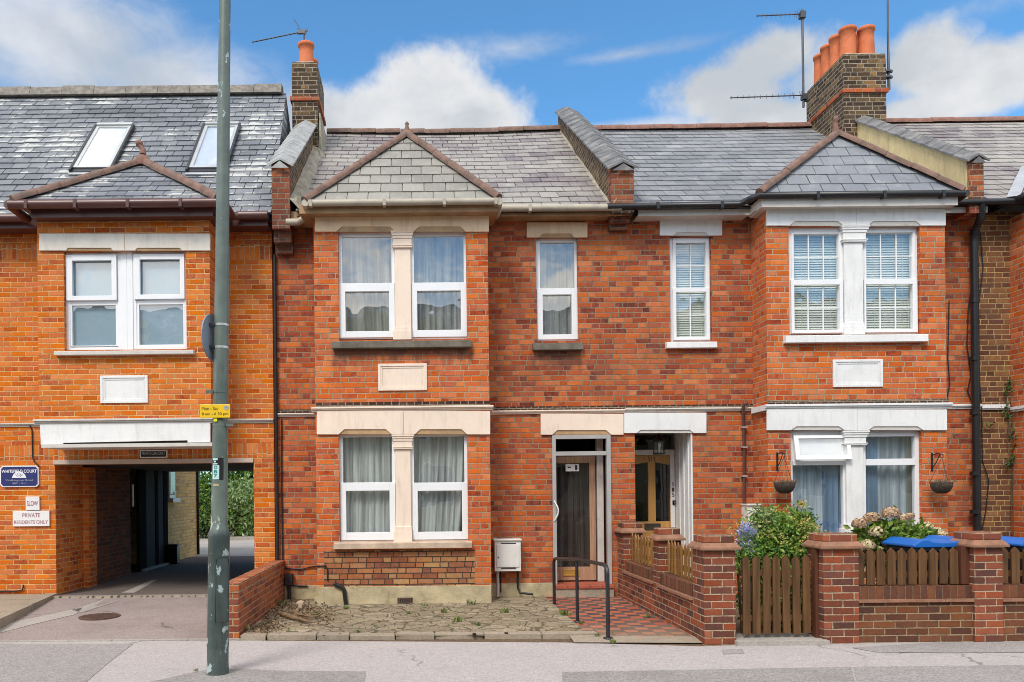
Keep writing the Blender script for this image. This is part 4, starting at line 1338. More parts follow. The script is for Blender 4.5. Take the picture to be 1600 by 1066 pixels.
# bands
m = M()
r = R(494, 628, 766, 634.5, YB)
m.box(r[0], r[1], YB - 0.012, YB + 0.01, r[2], r[3])
r2 = R(768, 635, 975, 640.5, 0)
m.box(b1 + 0.001, XB, -0.012, 0.01, r2[2], r2[3])
r3 = R(434, 640, 492, 645, 0)
m.box(XA, b0 - 0.001, -0.012, 0.01, r3[2], r3[3])
m.build('dark_brick_course', 'darkcourse', mid)
r = R(489, 634.5, 769, 642, YB - 0.06)
sc_ = moulding(mid, b0 - 0.05, b1 + 0.05, r[2], r[3], YB, 'pink')
m = M()
for xa, xb in ((b0 - 0.05, b0 - 0.001), (b1 + 0.001, b1 + 0.05)):
    m.box(xa, xb, YB + 0.005, -0.062, r[2], r[3])
m.build('string_course', 'pink', mid)
q2 = R(768, 640.5, 975, 646.5, -0.05)
moulding(mid, b1 + 0.001, XB, q2[2], q2[3], 0, 'pink', out=0.05)
q3 = R(432, 645.5, 490, 651, -0.05)
moulding(mid, XA, b0 - 0.001, q3[2], q3[3], 0, 'offwhite', out=0.05)
lintel(mid, (492, 336, 764, 362), [(534, 609), (655, 719)], YB, 'cream', 'tan')
lintel(mid, (495, 642.5, 766, 679), [(538, 603), (657, 721)], YB, 'pink', 'tan')
lintel(mid, (823, 347.5, 918, 371), [(848, 891)], 0, 'cream', 'tan', nh=6, cut=7)
lintel(mid, (845, 647, 974.5, 679.5), [(871, 947)], 0, 'pink', 'tan', nh=7, cut=8)
# windows
window(mid, YB, [((528, 362, 617, 530), (535, 370, 612, 519), 0, 0.08), ((530, 443, 617, 528), (540, 456, 608, 518), -0.02, 0.05)],
       [(535, 369, 613, 444), (540, 456, 608, 518)], (518, 531, 737, 543), name='window')
window(mid, YB, [((641, 362, 730, 530), (647, 369, 725, 518), 0, 0.08), ((644, 442, 730, 527), (652, 455, 720, 516), -0.02, 0.05)],
       [(646, 369, 726, 443), (652, 455, 720, 516)])
pilaster(mid, YB, (611, 361, 646, 387), (617, 387, 642, 512), (614, 511, 643, 531), 'pink')
window(mid, YB, [((529, 679, 618, 846), (536, 683, 613, 838), 0, 0.08), ((532, 754, 618, 844), (541, 767, 609, 832), -0.02, 0.05)],
       [(536, 682, 613, 756), (541, 767, 609, 832)], (521, 847, 738, 857.5), sillmat='stone_pink')
window(mid, YB, [((642, 679, 731, 846), (647, 682, 726, 836), 0, 0.08), ((645, 754, 731, 843), (653, 767, 722, 831), -0.02, 0.05)],
       [(647, 682, 726, 755), (653, 767, 722, 831)])
pilaster(mid, YB, (612, 679, 647, 702), (618, 702, 642, 824), (615, 823, 644, 847), 'pink')
window(mid, 0, [((837, 371, 904, 533), (844, 379, 898, 525), 0, 0.08), ((839, 451, 903, 531), (848, 461, 893, 523), -0.02, 0.05)],
       [(843, 379, 899, 452), (848, 461, 893, 523)], (833, 534.5, 912, 546.5))
plaque(mid, (591, 568.5, 667, 610.5), YB, 'pink')
# net curtains
NG = 'net curtains in the cream house'
for nm, px, wy, fo, ga, lb in (
        ('net_curtain', (531, 364, 615, 526), YB, 6, (0.05, 0.06), 'grey net curtain behind the upper left pane of the peach bay, left of its pilaster'),
        ('net_curtain', (643, 364, 728, 525), YB, 7, None, 'grey net curtain behind the upper right pane of the peach bay, right of its pilaster'),
        ('net_curtain', (532, 680, 615, 842), YB, 10, None, 'grey net curtain with lace hem in the lower left window of the peach bay'),
        ('net_curtain', (644, 680, 729, 841), YB, 9, (-0.4, 0.10), 'grey swept net curtain with lace hem in the lower right window of the peach bay'),
        ('net_curtain', (840, 372, 902, 530), 0, 6, None, 'grey net curtain in the narrow window under the small peach lintel')):
    curtain(nm, lb, R(*px, wy + 0.15), wy + (0.19 if 'lower' in lb else 0.21), 'netwhite' if 'lower' in lb else 'net', fo, 0.030, ga, 'curtain', len(lb), NG)
# eaves
zg = W(630, 316, -0.9)[1]
m = M()
r = R(477, 321, 776, 333, YB - 0.2)
fx0, fx1 = b0 - 0.16, b1 + 0.13
m.box(fx0, fx1, YB - 0.22, YB - 0.195, r[2], r[3] + 0.02)
m.box(fx0, fx1, YB - 0.195, YB + 0.02, r[2] + 0.01, r[2] + 0.03)
for xa, xb in ((fx0, fx0 + 0.025), (fx1 - 0.025, fx1)):
    m.box(xa, xb, YB - 0.195, -0.2, r[2] + 0.031, r[3] + 0.02)
m.box(fx0 + 0.026, b0 - 0.001, YB + 0.021, -0.2, r[2] + 0.01, r[2] + 0.03)
m.box(b1 + 0.001, fx1 - 0.026, YB + 0.021, -0.2, r[2] + 0.01, r[2] + 0.03)
zf0 = W(870, 338, -0.25)[1]
m.box(fx1 + 0.001, XB - 0.05, -0.27, -0.24, zf0, zf0 + 0.14)
m.box(fx1 + 0.001, XB - 0.05, -0.24, 0.02, zf0 + 0.012, zf0 + 0.03)
m.box(XA + 0.25, fx0 - 0.001, -0.27, -0.24, zf0 - 0.05, zf0 + 0.10)
m.box(XA + 0.25, fx0 - 0.001, -0.24, 0.02, zf0 - 0.04, zf0 - 0.02)
m.build('fascia', 'tanshade', mid)
gl_, gr_ = W(482, 316, -0.9)[0], W(778, 316, -0.9)[0]
gz2 = W(870, 325, -0.33)[1]
gutter(mid, [(gl_, -0.9, zg), (gr_, -0.9, zg)], 0.044, 'cream_gutter', [(gl_ + 0.03, -0.9, zg), (-0.45, -0.9, zg), (0.35, -0.9, zg), (gr_ - 0.03, -0.9, zg)])
gutter(mid, [(gr_ + 0.02, -0.93, zg - 0.01), (gr_ + 0.02, -0.36, zg - 0.012), (gr_ + 0.10, -0.345, gz2), (XB - 0.1, -0.345, gz2 - 0.01)], 0.05, 'cream_gutter', [(gr_ + 0.5, -0.345, gz2)])
gutter(mid, [(gl_ - 0.04, -0.92, zg), (gl_ - 0.05, -0.5, zg - 0.03), (gl_ - 0.22, -0.33, zg - 0.06), (XA + 0.22, -0.33, zg - 0.06)], 0.05, 'cream_gutter')
# roof
m = M()
rx0, rx1 = -1.72, XB - 0.12
Lr = math.hypot(RY - EY, RZ - EZ)
slates(m, (rx0, EY, EZ), (1, 0, 0), (0, RY - EY, RZ - EZ), [(0, 0), (rx1 - rx0, 0), (rx1 - rx0, Lr), (0, Lr)], 0.27, 0.275, sag=0.045, slip=0.03)
m.face([(rx0, RY, RZ), (rx1, RY, RZ), (rx1, 6.3, 6.5), (rx0, 6.3, 6.5)])
rf = m.build('roof', 'slate_mauve', mid)
m = M()
ridge_tiles(m, (rx0, RY, RZ + 0.01), (XB, RY, RZ + 0.03), 0.085, 0.45, sag=0.04)
m.build('ridge_tiles', 'hip', rf)
m = M()
kk = (RZ - EZ) / (RY - EY)
def fillet_strip(m, x, y0, y1, side, wd=0.10, hh=0.14):
    n = 14
    vs, fs = [], []
    for i in range(n + 1):
        ya = y0 + (y1 - y0) * i / n
        za = EZ + (ya - EY) * kk
        w1, w2 = wd * random.uniform(0.85, 1.15), hh * random.uniform(0.9, 1.1)
        vs += [(x, ya, za + w2), (x + side * w1 * .5, ya, za + w2 * .75), (x + side * w1, ya, za - 0.01)]
    for i in range(n):
        b = 3 * i
        fs += [(b, b + 1, b + 4, b + 3), (b + 1, b + 2, b + 5, b + 4)]
    fs.append((0, 1, 2))
    m.idx(vs, fs, 0)
fillet_strip(m, XB - 0.155, EY - 0.03, RY, -1)
m.build('mortar_fillet', 'cement', rf)
m = M()
fillet_strip(m, -1.80, EY - 0.03, 2.35, 1, 0.17, 0.17)
m.build('mortar_fillet', 'cement', rf)
bx0, bx1 = W(476, 314, -0.88)[0], W(779, 314, -0.88)[0]
ap = W(636, 212, 0.35)
brf = bay_roof(mid, bx0, bx1, -0.88, zg + 0.02, (ap[0], 0.35, ap[1]), 1.75, 'slate_pale', 0.29, 0.232, 'hip', 0.062)
m = M()
m.box(ap[0] - 0.08, ap[0] + 0.08, 0.27, 0.45, ap[1] - 0.02, ap[1] + 0.06, 0, 0.035)
m.lathe([(0.05, 0), (0.035, 0.06), (0.022, 0.10), (0.034, 0.12), (0.018, 0.15), (0.004, 0.16)], ap[0], 0.35, ap[1] + 0.05, 12)
m.build('finial', 'hip', brf)
# party parapet between the cream and the white house, with corbel
px0, px1 = W(955, 300, EY)[0], W(990, 300, EY)[0]
tz = W(878, 172, 3.72)[1]
par = parapet(mid, px0, px1, EY - 0.02, W(972, 262, EY)[1], 3.9, tz + 0.06, 0.6, 'soot', 'coping', zbot=5.45, peak=0.10)
m = M()
zf_ = W(972, 322, EY)[1]
m.box(px0 - 0.001, px1 + 0.001, EY - 0.024, EY + 0.20, zf_, W(972, 258, EY)[1])
c0 = W(972, 359, -0.1)[1]
m.box(px0 + 0.0, px1 - 0.02, -0.26, -0.001, c0 + 0.16, zf_ - 0.0)
m.box(px0 + 0.02, px1 - 0.02, -0.17, -0.001, c0 + 0.08, c0 + 0.16)
m.box(px0 + 0.03, px1 - 0.02, -0.09, -0.001, c0, c0 + 0.08)
m.build('corbel', 'sooty', par)
# party parapet and chimney on the left
qx0, qx1 = -2.05, -1.80
parl = parapet(mid, qx0, qx1, EY - 0.02, W(440, 258, EY)[1], 2.3, W(470, 196, 2.3)[1], 0.6, 'soot', 'copingpale', zbot=5.4, peak=0.10, tile=0.42)
m = M()
m.box(qx0 - 0.001, qx1 + 0.001, EY - 0.024, EY + 0.20, 5.28, W(440, 256, EY)[1])
m.box(qx0 + 0.0, qx1, -0.24, -0.001, 5.12, 5.28)
m.box(qx0 + 0.02, qx1, -0.12, -0.001, 5.0, 5.12)
m.build('corbel', 'sooty', parl)
czt = W(475, 97, 2.3)[1]
cx0, cx1 = W(456, 130, 2.3)[0], W(496, 130, 2.3)[0]
chl = chimney(mid, cx0, cx1, 2.3, 3.25, 6.6, czt, W(475, 158, 2.3)[1], [((cx0 + cx1) / 2 + 0.0, 2.55, 0.135, 0.42), ((cx0 + cx1) / 2 + 0.03, 3.0, 0.12, 0.36)])
m = M()
zc = EZ + (2.3 - EY) * kk
m.box(cx0 - 0.02, cx1 + 0.07, 2.14, 2.31, zc - 0.15, zc + 0.08, 0, 0.03)
m.box(cx1, cx1 + 0.06, 2.31, 3.3, zc - 0.1, zc + 0.75, 0, 0.02)
m.build('mortar_fillet', 'cement', mid)

# door of the cream house: outer aluminium frame, timber glazed leaf behind, worn white post, tiled step
YD = 0.34
m = M()
fo = R(863.5, 680, 955, 925, -0.0)
fi = R(869.5, 686, 948.5, 930, -0.0)
zst = W(908, 913, 0.0)[1]
m.box(fo[0], fi[0], -0.02, 0.05, zst, fo[3])
m.box(fi[1], fo[1], -0.02, 0.05, zst, fo[3])
m.box(fi[0], fi[1], -0.02, 0.05, fi[3], fo[3])
tr_ = R(869, 705.5, 949, 712, 0)
m.box(fi[0], fi[1], -0.018, 0.045, tr_[2], tr_[3])
dfr = m.build('door_frame', 'aluframe', mid, bevel=0.003)
m = M()
r = R(933, 686, 943, 905, YD)
m.box(r[0], r[1], YD - 0.02, YD + 0.10, zst, r[3])
m.build('door_post', 'dirtywhite', mid, bevel=0.004)
lf = R(860, 713, 931, 907, YD)
gi = R(867, 724, 921.5, 886, YD)
m = M()
m.ring((lf[0], lf[1], lf[2], lf[3]), gi, YD, YD + 0.045)
door = m.build('door', 'doorwood', mid, bevel=0.004)
m = M()
m.face([(gi[0], YD + 0.025, gi[2]), (gi[1], YD + 0.025, gi[2]), (gi[1], YD + 0.025, gi[3]), (gi[0], YD + 0.025, gi[3])])
m.build('pane', 'glassdark', door)
r = R(880, 889.5, 905, 900, YD)
m = M()
m.ring(r, (r[0] + 0.02, r[1] - 0.02, r[2] + 0.02, r[3] - 0.02), YD - 0.012, YD + 0.001)
m.box(r[0] + 0.02, r[1] - 0.02, YD - 0.008, YD + 0.001, r[2] + 0.02, r[3] - 0.02)
m.build('letterbox', 'brass', door, bevel=0.002)
r = R(885.5, 715, 903, 723, YD)
text(door, '513', r[0], r[1], (r[2] + r[3]) / 2, YD - 0.004, r[3] - r[2], 'brass', 'door_number', stroke=0.01)
r = R(884, 725, 905, 736.5, YD)
m = M()
m.box(r[0], r[1], YD + 0.012, YD + 0.018, r[2], r[3])
st = m.build('notice', 'sign_white', door)
m = M()
m.box(r[0] + 0.03, r[0] + 0.075, YD + 0.009, YD + 0.0119, r[2] + 0.05, r[2] + 0.07)
m.box(r[1] - 0.06, r[1] - 0.025, YD + 0.009, YD + 0.0119, r[2] + 0.02, r[3] - 0.02)
m.build('print', 'ink_black', st)
m = M()
hx, hz0 = W(866, 814, -0.03)
hz1 = W(866, 783, -0.03)[1]
pth = [(hx + 0.055 * math.sin(math.pi * i / 10), -0.03 - 0.03 * math.sin(math.pi * i / 10), hz0 + (hz1 - hz0) * i / 10) for i in range(11)]
m.tube(pth, 0.011, 8)
m.build('handle', 'white', dfr)
curtain('door_curtain', 'dark pleated curtain behind the glass of the timber door', R(860, 722, 925, 888, YD + 0.1), YD + 0.10, 'netdark', 8, 0.018, None, 'curtain', 3)
m = M()
m.box(fo[0] + 0.002, fo[1] - 0.002, -0.14, 1.2, 0.0, zst - 0.02)
sb = m.build('doorstep', 'slabpave', mid, bevel=0.006)
m = M()
nx = 5
for i in range(nx):
    xa = fo[0] + (fo[1] - fo[0]) * i / nx
    m.box(xa + 0.004, xa + (fo[1] - fo[0]) / nx - 0.002, -0.16, 0.08, zst - 0.045, zst)
    m.box(xa + 0.004, xa + (fo[1] - fo[0]) / nx - 0.002, 0.083, YD, zst - 0.045, zst)
m.build('step_tiles', 'redtile', sb, bevel=0.004)
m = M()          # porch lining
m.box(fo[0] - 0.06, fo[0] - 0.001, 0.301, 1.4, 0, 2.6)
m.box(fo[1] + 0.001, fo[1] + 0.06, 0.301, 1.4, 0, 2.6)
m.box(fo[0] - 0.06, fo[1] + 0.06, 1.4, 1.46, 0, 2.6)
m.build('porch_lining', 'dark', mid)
# pipes, cables and the dark gap on the left strip
m = M()
xg = W(431, 600, -0.04)[0]
m.tube([(xg, -0.045, 5.0), (xg, -0.045, 0.02)], 0.024, 10)
m.build('drainpipe_or_gap', 'black', mid)  # black tube stands in for the shadowed gap between the two buildings
m = M()
m.tube([P(440, 655, -0.02), P(440, 760, -0.02), P(442, 880, -0.02), P(447, 888, -0.02), P(470, 889, -0.02), P(492, 885, -0.02), P(493, 885, YB - 0.015), P(509, 884, YB - 0.015), P(512, 890, YB - 0.015), P(512, 908, YB - 0.015)], 0.010, 6)
m.tube([P(456, 914, -0.05), P(470, 916, -0.04), P(480, 915, -0.04)], 0.014, 6)
m.build('cable', 'black', mid)
m = M()
r = R(446, 897, 457, 915, -0.08)
m.box(r[0], r[1], -0.10, 0.0, r[2], r[3])
m.tube([((r[0] + r[1]) / 2, -0.05, r[2]), ((r[0] + r[1]) / 2, -0.05, 0.03)], 0.028, 8)
m.build('junction_box', 'grey_panel', mid, bevel=0.004)
m = M()
m.tube([P(522, 912, YB - 0.05), P(536, 919, YB - 0.05), P(538, 923, YB - 0.05), P(541, 948, YB - 0.05)], 0.030, 10)
m.build('waste_pipe', 'black', mid)

# ================================================================ the white-painted terraced house (right)
XC = W(1531, 600, 0)[0]
rt = thing('terraced_house', 'red brick terraced house with bright white lintels and a cluster of orange chimney pots', 'house', ((XB + XC) / 2, 0, 0))
c0_, c1_ = R(1199.5, 400, 1479.5, 900, YC)[:2]
uh = R(1233, 353, 1438, 523, YC)
lh = R(1236, 671, 1441, 842, YC)
sh = R(1047, 369, 1112, 534, 0)
dh = R(993, 674, 1083, 930, 0)
dh = (dh[0], dh[1], 0.0, dh[3])
m = M()
m.wall(XB, XC, -0.1, 5.52, 0.0, 0.30, [sh, dh, (c0_ + 0.28, c1_ - 0.28, 0.3, 5.1)])
m.box(XC - 0.11, XC + 0.11, 0.30, 8.0, -0.1, 5.5, 2)
m.box(XB, XC, 8.0, 8.2, -0.1, 5.6, 0)
m.box(XB + 0.12, XC - 0.11, 0.31, 7.99, 2.62, 2.74, 2)
m.box(XB + 0.12, XC - 0.11, 2.6, 2.7, 0.0, 5.3, 2)
m.build('wall', ['red', 'dark', 'plaster'], rt)
m = M()
m.wall(c0_, c1_, -0.1, 5.42, YC, YC + 0.22, [uh, lh])
for xa, xb in ((c0_, c0_ + 0.22), (c1_ - 0.22, c1_)):
    m.box(xa, xb, YC + 0.2201, 0.0, -0.1, 5.42)
m.box(c0_ + 0.22, c1_ - 0.22, YC + 0.221, -0.001, 2.55, 2.75, 1)
m.build('bay_wall', ['redbay2', 'dark'], rt)
m = M()
r = R(1200, 625.5, 1482, 631, YC)
m.box(r[0], r[1], YC - 0.012, YC + 0.01, r[2], r[3])
r2 = R(975, 632.5, 1196, 637, 0)
m.box(XB + 0.001, c0_ - 0.001, -0.012, 0.01, r2[2], r2[3])
m.build('dark_brick_course', 'darkcourse', rt)
r = R(1195, 630.5, 1485, 639.5, YC - 0.06)
moulding(rt, c0_ - 0.05, c1_ + 0.05, r[2], r[3], YC, 'white')
m = M()
m.box(c0_ - 0.05, c0_ - 0.001, YC + 0.005, -0.062, r[2], r[3])
m.box(c1_ + 0.001, c1_ + 0.05, YC + 0.005, -0.062, r[2], r[3])
m.build('string_course', 'white', rt)
q2 = R(975, 637, 1193, 643, -0.05)
moulding(rt, XB + 0.001, c0_ - 0.001, q2[2], q2[3], 0, 'offwhite', out=0.05)
q3 = R(1484, 631.5, 1531, 639, -0.05)
moulding(rt, c1_ + 0.051, XC, q3[2], q3[3], 0, 'white', out=0.05)
lintel(rt, (1198, 326, 1478, 352.5), [(1243, 1309), (1365, 1431)], YC, 'white', 'dirtywhite', nh=7)
lintel(rt, (1199, 640, 1480, 672.5), [(1245, 1311), (1366, 1434)], YC, 'white', 'dirtywhite', nh=6)
lintel(rt, (1031.5, 343.5, 1128.5, 368), [(1058, 1102)], 0, 'white', 'dirtywhite', nh=5, cut=6)
lintel(rt, (975.5, 645, 1104, 677), [(1001, 1078)], 0, 'white', 'dirtywhite', nh=5, cut=6)
window(rt, YC, [((1232, 356, 1319, 522), (1241, 366, 1311, 516), 0, 0.08), ((1236, 363, 1315, 441), (1240, 366, 1311, 437), -0.012, 0.03), ((1235, 437.5, 1316, 521), (1240, 446, 1311, 516), -0.03, 0.03)],
       [(1240, 366, 1312, 438), (1239, 445, 1311, 517)], (1228, 522, 1451, 534.5), sillmat='white', bars=[((1241, 366, 1311, 437), 2, 1), ((1240, 446, 1311, 516), 2, 1)])
window(rt, YC, [((1349, 355, 1439, 522), (1353, 364, 1426, 515), 0, 0.08), ((1350, 360, 1430, 440), (1353, 364, 1426, 436), -0.012, 0.03), ((1349, 436.5, 1432, 520), (1352, 445, 1425, 515), -0.03, 0.03)],
       [(1352, 364, 1427, 437), (1352, 444, 1425, 516)], bars=[((1353, 364, 1426, 436), 2, 1), ((1352, 445, 1425, 515), 2, 1)])
pilaster(rt, YC, (1314, 352, 1358, 378), (1321, 378, 1350, 505), (1319, 504, 1351, 523), 'white')
window(rt, 0, [((1046, 369, 1113, 534), (1056, 380, 1103, 527), 0, 0.08), ((1051, 372, 1108, 454), (1056, 380, 1103, 450), -0.012, 0.03), ((1051, 450.5, 1108, 532), (1056, 457, 1103, 527), -0.03, 0.03)],
       [(1055, 379, 1104, 451), (1055, 456, 1104, 528)], (1042, 533, 1121, 543.5), sillmat='white', bars=[((1056, 380, 1103, 450), 1, 1), ((1056, 457, 1103, 527), 1, 1)])
# ground-floor bay window, left ventilator tilted open
Yw = YC + 0.07
wl1 = window(rt, YC, [((1235, 673, 1322, 842), (1239, 721, 1318, 838), 0, 0.08)], [(1239, 727, 1319, 838)])
vent = M()
vo = R(1238, 680, 1325, 719, Yw)
vi = R(1245, 685, 1319, 713, Yw)
vent.ring(vo, vi, -0.025, 0.025)
def tilt(mm, pz, yb_, ang):
    out = []
    for (x, y, z) in mm.v:
        dy, dz = y, z - pz
        out.append((x, yb_ + dy * math.cos(ang) - (-dz) * math.sin(ang), pz + dz * math.cos(ang) + dy * math.sin(ang)))
    mm.v = out
tilt(vent, vo[3], Yw - 0.02, rad(13))
vs_ = vent.build('open_vent', 'upvc', wl1, bevel=0.004)
q = M()
q.face([(vi[0], 0, vi[2]), (vi[1], 0, vi[2]), (vi[1], 0, vi[3]), (vi[0], 0, vi[3])])
tilt(q, vo[3], Yw - 0.02, rad(13))
q.build('pane', 'glass', wl1)
m = M()
r = R(1239, 720, 1318, 727, Yw)
m.box(r[0], r[1], Yw - 0.01, Yw + 0.07, r[2], r[3])
m.build('transom', 'upvc', wl1, bevel=0.004)
window(rt, YC, [((1348, 673, 1442, 842), (1353, 682, 1430, 838), 0, 0.08), ((1353, 717, 1430, 727), (1354, 721, 1354.5, 722), -0.01, 0.06)],
       [(1352, 681, 1431, 718), (1351, 726, 1432, 839)])
pilaster(rt, YC, (1316, 673, 1358, 696), (1324, 696, 1351, 820), (1320, 819, 1353, 843), 'white')
plaque(rt, (1301, 562, 1378.5, 605), YC, 'white')
# blinds and curtains
def blind(px, wy, lb, grp):
    r = R(*px, wy + 0.15)
    b = thing('venetian_blind', lb, 'blind', ((r[0] + r[1]) / 2, wy + 0.2, r[2]), grp)
    q = M()
    z = r[2] + 0.02
    while z < r[3] - 0.04:
        q.idx([(r[0], wy + 0.185, z), (r[1], wy + 0.185, z), (r[1], wy + 0.202, z + 0.033), (r[0], wy + 0.202, z + 0.033)], [(0, 1, 2, 3)])
        z += 0.034
    q.build('slats', 'blind', b)
    q = M()
    q.box(r[0], r[1], wy + 0.17, wy + 0.215, r[3] - 0.04, r[3])
    q.build('head_rail', 'blind', b)
    q = M()
    for f in (0.22, 0.78):
        xx = r[0] + (r[1] - r[0]) * f
        q.tube([(xx, wy + 0.182, r[2]), (xx, wy + 0.182, r[3] - 0.04)], 0.003, 4)
    q.build('cord', 'blind', b)
BG = 'blinds in the white house'
blind((1236, 360, 1317, 520), YC, 'pale venetian blind behind the left sash of the white upper bay window', BG)
blind((1350, 360, 1430, 520), YC, 'pale venetian blind behind the right sash of the white upper bay window', BG)
blind((1049, 372, 1110, 532), 0, 'pale venetian blind in the narrow window under the small white lintel', BG)
curtain('voile_curtain', 'pale blue voile hanging across the left window of the white lower bay', R(1236, 674, 1300, 841, YC + .2), YC + 0.24, 'voile', 4, 0.014, None, 'curtain', 21)
curtain('curtain', 'deep blue drawn curtain at the right edge of the white lower bay\'s left window', R(1286, 674, 1320, 841, YC + .2), YC + 0.20, 'blue_curtain', 4, 0.028, None, 'curtain', 22)
curtain('voile_curtain', 'pale blue voile hanging across the right window of the white lower bay', R(1362, 674, 1440, 841, YC + .2), YC + 0.24, 'voile', 5, 0.012, None, 'curtain', 23)
curtain('curtain', 'deep blue curtain strip beside the pilaster in the white lower bay\'s right window', R(1349, 674, 1371, 841, YC + .2), YC + 0.20, 'blue_curtain', 3, 0.026, None, 'curtain', 24)
curtain('curtain', 'grey green curtain strip at the far right edge of the white lower bay', R(1415, 674, 1434, 841, YC + .2), YC + 0.19, 'net', 2, 0.022, None, 'curtain', 25)
# eaves
ez2 = W(1340, 304, -0.72)[1]
m = M()
r = R(1190, 308.5, 1496, 323, YC - 0.16)
f0, f1 = R(1190, 309, 1496, 323, YC - 0.17)[:2]
m.box(f0, f1, YC - 0.18, YC - 0.155, r[2], r[3] + 0.02)
m.box(f0, f1, YC - 0.155, YC + 0.02, r[2] + 0.01, r[2] + 0.03)
for xa, xb in ((f0, f0 + 0.025), (f1 - 0.025, f1)):
    m.box(xa, xb, YC - 0.155, -0.2, r[2] + 0.031, r[3] + 0.02)
m.box(f0 + 0.026, c0_ - 0.001, YC + 0.021, -0.2, r[2] + 0.01, r[2] + 0.03)
m.box(c1_ + 0.001, f1 - 0.026, YC + 0.021, -0.2, r[2] + 0.01, r[2] + 0.03)
g2 = R(992, 325.5, 1178, 337.5, -0.25)
m.box(XB + 0.16, f0 - 0.001, -0.27, -0.245, g2[2], g2[3])
m.box(XB + 0.16, f0 - 0.001, -0.245, 0.02, g2[2] + 0.01, g2[2] + 0.03)
m.box(f1 + 0.001, XC - 0.05, -0.27, -0.245, g2[2], g2[3] - 0.03)
m.build('fascia', 'dirtywhite', rt)
h0, h1 = W(1184, 304, -0.72)[0], W(1506, 304, -0.72)[0]
gz = W(1060, 321.5, -0.34)[1]
gutter(rt, [(XB - 0.30, -0.36, gz - 0.012), (h0 - 0.12, -0.36, gz), (h0, -0.50, gz + 0.03), (h0 + 0.01, -0.72, ez2), (h1, -0.72, ez2)], 0.046, 'black',
       [(h0 + 0.8, -0.72, ez2), (h0 + 1.7, -0.72, ez2), (h1 - 0.3, -0.72, ez2), (XB + 0.4, -0.36, gz), (XB + 1.3, -0.36, gz)])
gutter(rt, [(h1 + 0.03, -0.74, ez2), (h1 + 0.05, -0.40, ez2 - 0.03), (h1 + 0.1, -0.36, gz), (8.75, -0.36, gz)], 0.046, 'black')
# roof
m = M()
sx0, sx1 = XB + 0.10, 8.0
slates(m, (sx0, EY, EZ), (1, 0, 0), (0, RY - EY, RZ - EZ), [(0, 0), (sx1 - sx0, 0), (sx1 - sx0, Lr), (0, Lr)], 0.30, 0.27, sag=0.02)
m.face([(sx0, RY, RZ), (sx1, RY, RZ), (sx1, 8.2, 5.4), (sx0, 8.2, 5.4)])
rf2 = m.build('roof', 'slate_new', rt)
m = M()
ridge_tiles(m, (XB + 0.1, RY, RZ + 0.01), (8.0, RY, RZ + 0.03), 0.085, 0.45)
m.build('ridge_tiles', 'hipred', rf2)
ap2 = W(1307, 212, 0.05)
brf2 = bay_roof(rt, W(1186, 302, -0.70)[0], W(1504, 302, -0.70)[0], -0.70, ez2 + 0.02, (ap2[0], 0.05, ap2[1]), 1.75, 'slate_flat', 0.30, 0.21, 'hip', 0.064, th=0.008)
m = M()
m.box(ap2[0] - 0.08, ap2[0] + 0.08, -0.02, 0.16, ap2[1] - 0.02, ap2[1] + 0.07, 0, 0.035)
m.lathe([(0.055, 0), (0.032, 0.10), (0.026, 0.16), (0.045, 0.19), (0.03, 0.23), (0.012, 0.25)], ap2[0], 0.07, ap2[1] + 0.05, 12)
m.build('finial', 'hipred', brf2)
# chimney and rendered parapet on the right party wall
x0c, x1c = W(1318, 130, 2.5)[0], W(1384.5, 130, 2.5)[0]
zt2 = W(1350, 84, 2.5)[1]
pots = [(7.71, 2.76, 0.138, 0.56), (8.04, 2.76, 0.138, 0.56), (7.70, 3.10, 0.135, 0.60), (8.04, 3.10, 0.125, 0.62), (7.70, 3.42, 0.135, 0.60), (7.70, 3.70, 0.13, 0.58)]
ch2 = chimney(rt, x0c, x1c, 2.5, 3.86, 6.8, zt2, W(1350, 145, 2.5)[1], pots)
pw0, pw1 = W(1513, 280, EY)[0], W(1535, 280, EY)[0]
pr = parapet(rt, pw0, pw1, EY - 0.02, W(1524, 250, EY)[1], 2.5, W(1352, 188, 2.5)[1] , 0.6, 'red', 'coping', side_mat='render', zbot=5.4, peak=0.09, over=0.055, tile=0.36)
m = M()
m.box(pw0 - 0.001, pw1 + 0.001, EY - 0.024, EY + 0.2, 5.5, W(1524, 246, EY)[1])
m.build('pier', 'pier', pr)
# door of the white house, in its panelled porch
Yd = 0.73
m = M()
m.box(dh[1] - 0.001, dh[1] + 0.05, 0.301, 0.95, 0, dh[3] + .1)
m.box(dh[1] - 0.022, dh[1] - 0.0005, 0.0, Yd, 0.0, dh[3])
for za, zb in ((0.25, 0.95), (1.05, 2.2)):
    m.ring((0, 0, 0, 0), (0, 0, 0, 0), 0, 0) if False else None
for ya in (0.10, 0.30, 0.50):
    m.box(dh[1] - 0.034, dh[1] - 0.0225, ya, ya + 0.03, 0.0, dh[3])
m.box(dh[0] - 0.05, dh[0] + 0.001, 0.301, 0.95, 0, dh[3] + .1)
m.box(dh[0] - 0.05, dh[1] + 0.05, 0.301, 0.95, dh[3] + 0.1, dh[3] + 0.14)
m.box(dh[0] - 0.05, dh[1] + 0.05, 0.95, 1.0, 0, dh[3] + .1)
m.build('porch_lining', 'white', rt)
m = M()
r = R(985, 703, 1058, 711, Yd)
m.box(dh[0], dh[1] - 0.035, Yd - 0.02, Yd + 0.08, r[2], r[3])
m.box(dh[1] - 0.10, dh[1] - 0.035, Yd - 0.01, Yd + 0.08, 0, r[2])
dfr2 = m.build('door_frame', 'white', rt, bevel=0.003)
q = M()
q.face([(dh[0], Yd + 0.03, r[3]), (dh[1] - 0.035, Yd + 0.03, r[3]), (dh[1] - 0.035, Yd + 0.03, dh[3] + 0.08), (dh[0], Yd + 0.03, dh[3] + 0.08)])
